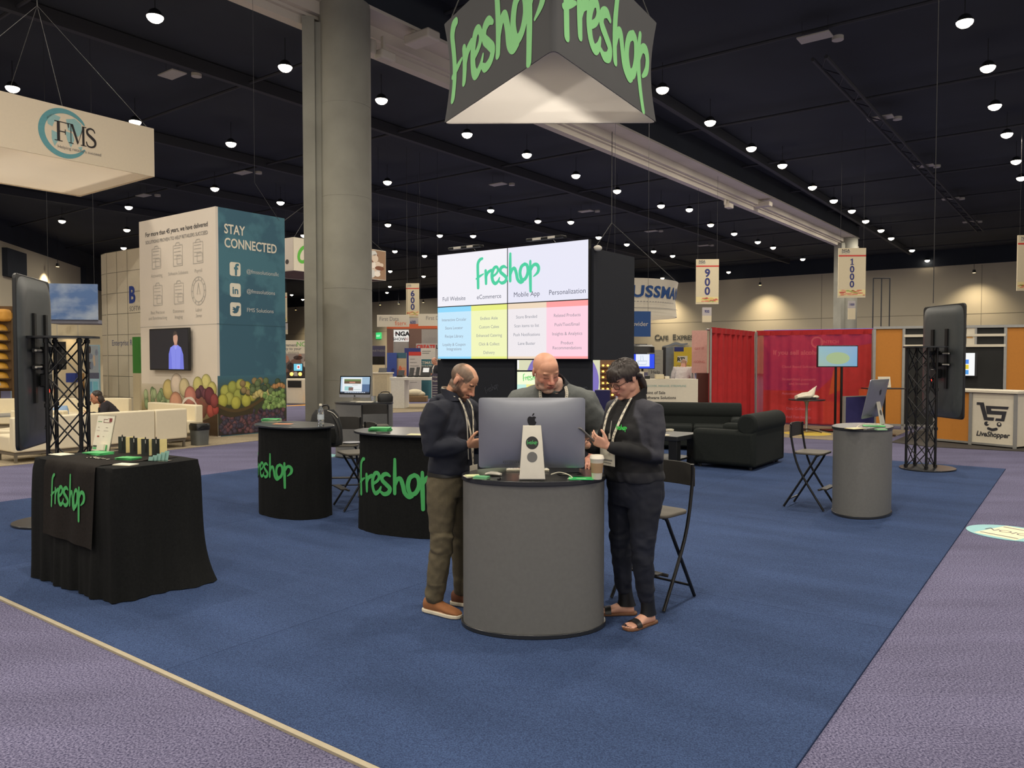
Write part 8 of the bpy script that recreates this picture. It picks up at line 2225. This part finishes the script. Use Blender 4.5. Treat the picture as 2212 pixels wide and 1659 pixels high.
# ---------------------------------------------------------------- bald man behind the counter
def bald_man():
    ang, s = 0.0, 1.07
    J = dict(pelvis=(0, .05, .90), waist=(0, -.03, 1.02), chest=(0, -.145, 1.17), neck=(0, -.265, 1.415),
      shL=(.215, -.205, 1.305), elL=(.325, -.175, 1.065), wrL=(.245, -.375, .955), shR=(-.215, -.205, 1.305), elR=(-.325, -.19, 1.06), wrR=(-.245, -.40, .950),
      hipL=(.10, .06, .86), knL=(.115, .03, .47), anL=(.13, .09, .088), toeL=(.15, -1), hipR=(-.10, .06, .86), knR=(-.115, .03, .47), anR=(-.13, .09, .088), toeR=(-.15, -1))
    J['handL'] = (V((-.02, -.12, -.035)), V((0, -.12, -1)), V((-1, 0, 0)), (14, 26, 18), 1.0)
    J['handR'] = (V((.03, -.12, -.035)), V((0, -.12, -1)), V((1, 0, 0)), (14, 26, 18), 1.0)
    HM = hmat((-.052, -.375, 1.497), yaw=20, pitch=25, roll=-6, s=1.0)
    t = thing('person', 'bald man in a grey shirt bending over the front counter behind the silver computer', 'person', (.285, 5.63, .0105), ang)
    t.scale = (s, s, s)
    me = body_mesh(J, HM, None, tor=1.12, jowl=.6, thin=1.12, fullface=1.06, nose=1.12)
    def ex(p, c, n):
        if p.z > .02: c = blend(c, (212, 158, 126), .6)
        if p.z < -.040 and p.y < .03 and (p.z < -.078 or abs(p.x) > .040): c = blend(c, (178, 158, 146), .55+n*.5)
        if -.053 < p.z < -.044 and abs(p.x) < .032 and p.y < -.075: c = blend(c, (178, 158, 146), .45+n*.4)
        return c
    fp = face_paint(HM.inverted(), (208, 148, 126), (150, 112, 94), (178, 106, 98), ex, (208, 120, 108))
    def pp(co):
        if co.z < 1.08 and (co-V(J['wrL'])).length < .20 and co.x > .2 and co.z > .955: return blend((200, 144, 122), (112, 62, 60), max(0, min(1, .5+1.2*noise.noise(co*26))))
        return fp(co)
    paint(me, pp); link('body', me, m_skin, t, angle=180)
    eyes(t, HM)
    mb = MB()
    mb.loft(torso_rings(J, [(-.10, .215, .175, -.02), (.05, .222, .188, -.028), (.2, .222, .188, -.03), (.33, .222, .182, -.026), (.5, .225, .172, -.015), (.68, .228, .158, 0), (.80, .210, .130, .008), (.89, .160, .108, .008), (.95, .110, .094, .004), (.985, .088, .084, 0)]), 36)
    for q in ('L', 'R'):
        sh, el, wr = V(J['sh'+q]), V(J['el'+q]), V(J['wr'+q])
        mb.chain([lerp(J['neck'], sh, .38)-V((0, .0, .045)), sh-V((0, 0, .01)), lerp(sh, el, .45), el, lerp(el, wr, .25), lerp(el, wr, .42)], [.090, .092, .088, .080, .072, .066], 18)
    jm = remesh(mb, 'shirt', .008, 5); folds(jm, .009, None, (8, 8, 10))
    paint(jm, lambda co: blend((88, 92, 92), (102, 106, 104), .5+.5*noise.noise(co*7))); sh_ = link('shirt', jm, m_paint, t, angle=180)
    mb = MB(); n_ = 28; vs, fs = [], []
    nk = V(J['neck']); up = (HM @ V((0, 0, .05))-nk).normalized(); sx = V((1, 0, 0)); fy = up.cross(sx).normalized()
    for j, (h, rx, ry) in enumerate(((-.10, .132, .122), (-.02, .104, .100), (.030, .088, .088), (.026, .081, .080), (-.03, .086, .08))):
        for i in range(n_):
            a = 2*math.pi*i/n_; vs.append(nk+up*(h-.02*max(0, -math.sin(a)))+sx*rx*math.cos(a)+fy*ry*math.sin(a))
    for j in range(4):
        for i in range(n_): fs.append((j*n_+i, j*n_+(i+1) % n_, (j+1)*n_+(i+1) % n_, (j+1)*n_+i))
    mb.add(vs, fs); obj('dark_undershirt', mb, M('dark_tee', (38, 41, 48), .9), sh_, angle=80, fix=True)
    # dark shirt front seen in the open neck
    def front(x, z):           # a point on the chest surface
        best = None
        for v in jm.vertices:
            if v.normal.y < -.1 and abs(v.co.x-x) < .02 and abs(v.co.z-z) < .02:
                d = abs(v.co.x-x)+abs(v.co.z-z)
                if best is None or d < best[0]: best = (d, v.co.y)
        return V((x, (best[1] if best else -.33)-.010, z))
    mb = MB(); vs, fs = [], []
    rows_ = [(1.42, .070), (1.395, .078), (1.35, .085), (1.31, .082), (1.26, .075), (1.21, .06), (1.16, .04)]
    for z, w in rows_:
        for k in range(7): vs.append(front(-w+2*w*k/6, z))
    for j in range(len(rows_)-1):
        for k in range(6): fs.append((j*7+k, (j+1)*7+k, (j+1)*7+k+1, j*7+k+1))
    mb.add(vs, fs); obj('open_front', mb, M('dark_tee', (38, 41, 48), .9), sh_, angle=80)
    for sg in (-1, 1):
        pts = [front(sg*x, z)-V((0, .006, 0)) for x, z in ((.078, 1.402), (.084, 1.375), (.085, 1.345), (.075, 1.30), (.058, 1.22), (.04, 1.14))]
        la = strap(t, pts, .0095, m_lan)
    p = front(0, 1.08); mb = MB(); mb.box(-.05, .05, p.y-.02, p.y-.016, 1.02, 1.14); obj('badge', mb, m_badge, la, smooth=False)
    mb = MB(); mb.loft([((0, .02, 1.0), (.195, 0, 0), (0, .16, 0), 2.3), ((0, .05, .90), (.20, 0, 0), (0, .165, 0), 2.2), ((0, .06, .80), (.19, 0, 0), (0, .15, 0), 2.2)], 30)
    for q in ('L', 'R'):
        hp, kn, an = V(J['hip'+q]), V(J['kn'+q]), V(J['an'+q]); mb.chain([hp, lerp(hp, kn, .5), kn, lerp(kn, an, .5), an+V((0, 0, .03))], [.108, .100, .082, .076, .068], 18)
    tm = remesh(mb, 'trousers', .01, 4); folds(tm, .01); paint(tm, lambda co: (34, 36, 46)); link('trousers', tm, m_paint, t, angle=180)
    for q in ('L', 'R'): shoe(t, J['an'+q], J['toe'+q], M('black_shoe', (28, 28, 30), .5), m_blackp)
bald_man()

# ---------------------------------------------------------------- people in the distance
def far_person(label, loc, ang, pose, top, low, skin=(206, 150, 126), hair=None, s=1.0, glasses=False, bald=True, shirt=None):
    J = dict(pelvis=(0, .0, .93), waist=(0, -.01, 1.06), chest=(0, -.03, 1.27), neck=(0, -.04, 1.465), shL=(.19, -.03, 1.39), elL=(.26, -.02, 1.11), wrL=(.16, -.24, 1.12), shR=(-.19, -.03, 1.39), elR=(-.26, -.02, 1.11), wrR=(-.16, -.24, 1.12),
      hipL=(.09, .01, .89), knL=(.105, -.01, .49), anL=(.11, .03, .085), toeL=(.1, -1), hipR=(-.09, .01, .89), knR=(-.105, -.01, .49), anR=(-.11, .03, .085), toeR=(-.1, -1))
    J['handL'] = (V((-.03, -.12, .0)), V((-.5, 0, .6)), V((0, 0, 1)), (30, 40, 26)); J['handR'] = (V((.03, -.12, .0)), V((.5, 0, .6)), V((0, 0, 1)), (30, 40, 26))
    J.update(pose.get('J', {}))
    HM = hmat(pose.get('head', (0, -.10, 1.59)), yaw=pose.get('yaw', 0), pitch=pose.get('pitch', 30), s=1.0)
    t = thing('person', label, 'person', loc, ang); t.scale = (s, s, s)
    me = body_mesh(J, HM, None, voxel=.007)
    hc = hair or (70, 56, 48)
    def ex(p, c, n):
        if not bald: return c
        if p.y > .03 and -.06 < p.z < .07: c = blend(c, hc, .7)
        return c
    paint(me, face_paint(HM.inverted(), skin, hc, (170, 100, 92), ex)); link('body', me, m_skin, t, angle=180)
    mb = MB(); mb.loft(torso_rings(J, [(-.12, .185, .14, 0), (.1, .185, .14, 0), (.33, .18, .138, 0), (.66, .20, .14, 0), (.8, .19, .122, 0), (.90, .135, .098, 0), (.97, .085, .082, 0)]), 28)
    for q in ('L', 'R'):
        sh, el, wr = V(J['sh'+q]), V(J['el'+q]), V(J['wr'+q]); mb.chain([lerp(J['neck'], sh, .5)-V((0, 0, .04)), sh, lerp(sh, el, .5), el, lerp(el, wr, .5), lerp(el, wr, .92)], [.072, .084, .078, .068, .058, .044], 14)
    jm = remesh(mb, 'top', .012, 4); folds(jm, .010)
    def jc(co):
        if shirt and co.y < -.06 and abs(co.x) < .055*(co.z-1.0)/.4 and co.z > 1.05: return shirt
        return top
    paint(jm, jc); jo = link('jacket' if shirt else 'shirt', jm, m_paint, t, angle=180)
    mb = MB()
    p = V(J['pelvis']); mb.loft([(p+V((0, 0, .07)), (.17, 0, 0), (0, .13, 0), 2.3), (p, (.175, 0, 0), (0, .135, 0), 2.2), (p-V((0, 0, .10)), (.17, 0, 0), (0, .13, 0), 2.2)], 24)
    for q in ('L', 'R'):
        hp, kn, an = V(J['hip'+q]), V(J['kn'+q]), V(J['an'+q]); mb.chain([hp, lerp(hp, kn, .5), kn, lerp(kn, an, .5), an+V((0, 0, .03))], [.098, .09, .075, .07, .062], 14)
    tm = remesh(mb, 'trousers', .012, 4); paint(tm, lambda co: low); link('trousers', tm, m_paint, t, angle=180)
    for q in ('L', 'R'): shoe(t, J['an'+q], J['toe'+q], M('black_shoe', (28, 28, 30), .5), m_blackp)
    if hair and not bald:
        mb = MB(); tm = MB(); 
        tm.ell((0, .035, .045), (.088, .096, .090)); tm.ell((0, .07, -.06), (.085, .055, .11)); tm.ell((.068, .045, -.07), (.024, .042, .10)); tm.ell((-.068, .045, -.07), (.024, .042, .10)); mb.add(tm.v, tm.f, HM)
        hm2 = remesh(mb, 'hair', .008, 3); folds(hm2, .006, None, (30, 30, 8)); hm2.update(); link('hair', hm2, M('dark_hair', (46, 37, 33), .42, var=.25, scale=140), t, angle=180)
    if glasses:
        mb = MB()
        for q in (-1, 1):
            ring = [HM @ V((q*.034+p[0], -.103, -.004+p[1])) for p in rrect(.05, .036, .012, 3)]; mb.tube(ring+[ring[0]], .0025, 5)
        obj('glasses', mb, m_blackp, t)
    return t
d_ = 25.0
far_person('balding man in a dark suit looking down beside the lit terminal', V((XP(944, 27.6), 27.6, .0)), R(-60), dict(pitch=34), (34, 36, 48), (30, 32, 42), shirt=(216, 212, 206), hair=(110, 84, 70), s=1.02)
far_person('person in a grey top facing away, half hidden behind the bald headed man in navy', V((XP(976, 20.2), 20.2, .0)), R(200), dict(pitch=48, head=(0, -.20, 1.50), J=dict(neck=(0, -.13, 1.43), shL=(.19, -.12, 1.36), shR=(-.19, -.12, 1.36), chest=(0, -.09, 1.25))), (120, 126, 132), (36, 38, 60), hair=(120, 124, 124), s=1.03)
far_person('man in a white shirt bending forward in front of the yellow banner', V((XP(1472, 21.0), 21.0, .0)), R(155), dict(pitch=50, head=(0, -.26, 1.50), J=dict(neck=(0, -.16, 1.42), shL=(.20, -.14, 1.36), shR=(-.20, -.14, 1.36), chest=(0, -.10, 1.24), elL=(.27, -.16, 1.09), elR=(-.27, -.16, 1.09), wrL=(.16, -.38, 1.08), wrR=(-.16, -.38, 1.08))), (214, 206, 204), (44, 46, 60), hair=(150, 124, 100), s=1.04)
sit = dict(pitch=22, head=(0, -.30, .93), J=dict(pelvis=(0, .06, .42), waist=(0, .03, .52), chest=(0, -.09, .68), neck=(0, -.19, .83), shL=(.16, -.15, .77), shR=(-.16, -.15, .77), elL=(.22, -.22, .56), elR=(-.22, -.22, .56), wrL=(.12, -.42, .60), wrR=(-.12, -.42, .60),
  hipL=(.09, .02, .42), hipR=(-.09, .02, .42), knL=(.11, -.38, .42), knR=(-.11, -.38, .42), anL=(.11, -.36, .085), anR=(-.11, -.36, .085)))
far_person('seated woman with long dark hair and glasses on the white sofa', V((XP(244, 15.3), 15.3, .009)), R(-58), sit, (38, 34, 40), (34, 36, 46), skin=(190, 132, 104), hair=(40, 30, 28), glasses=True, bald=False)
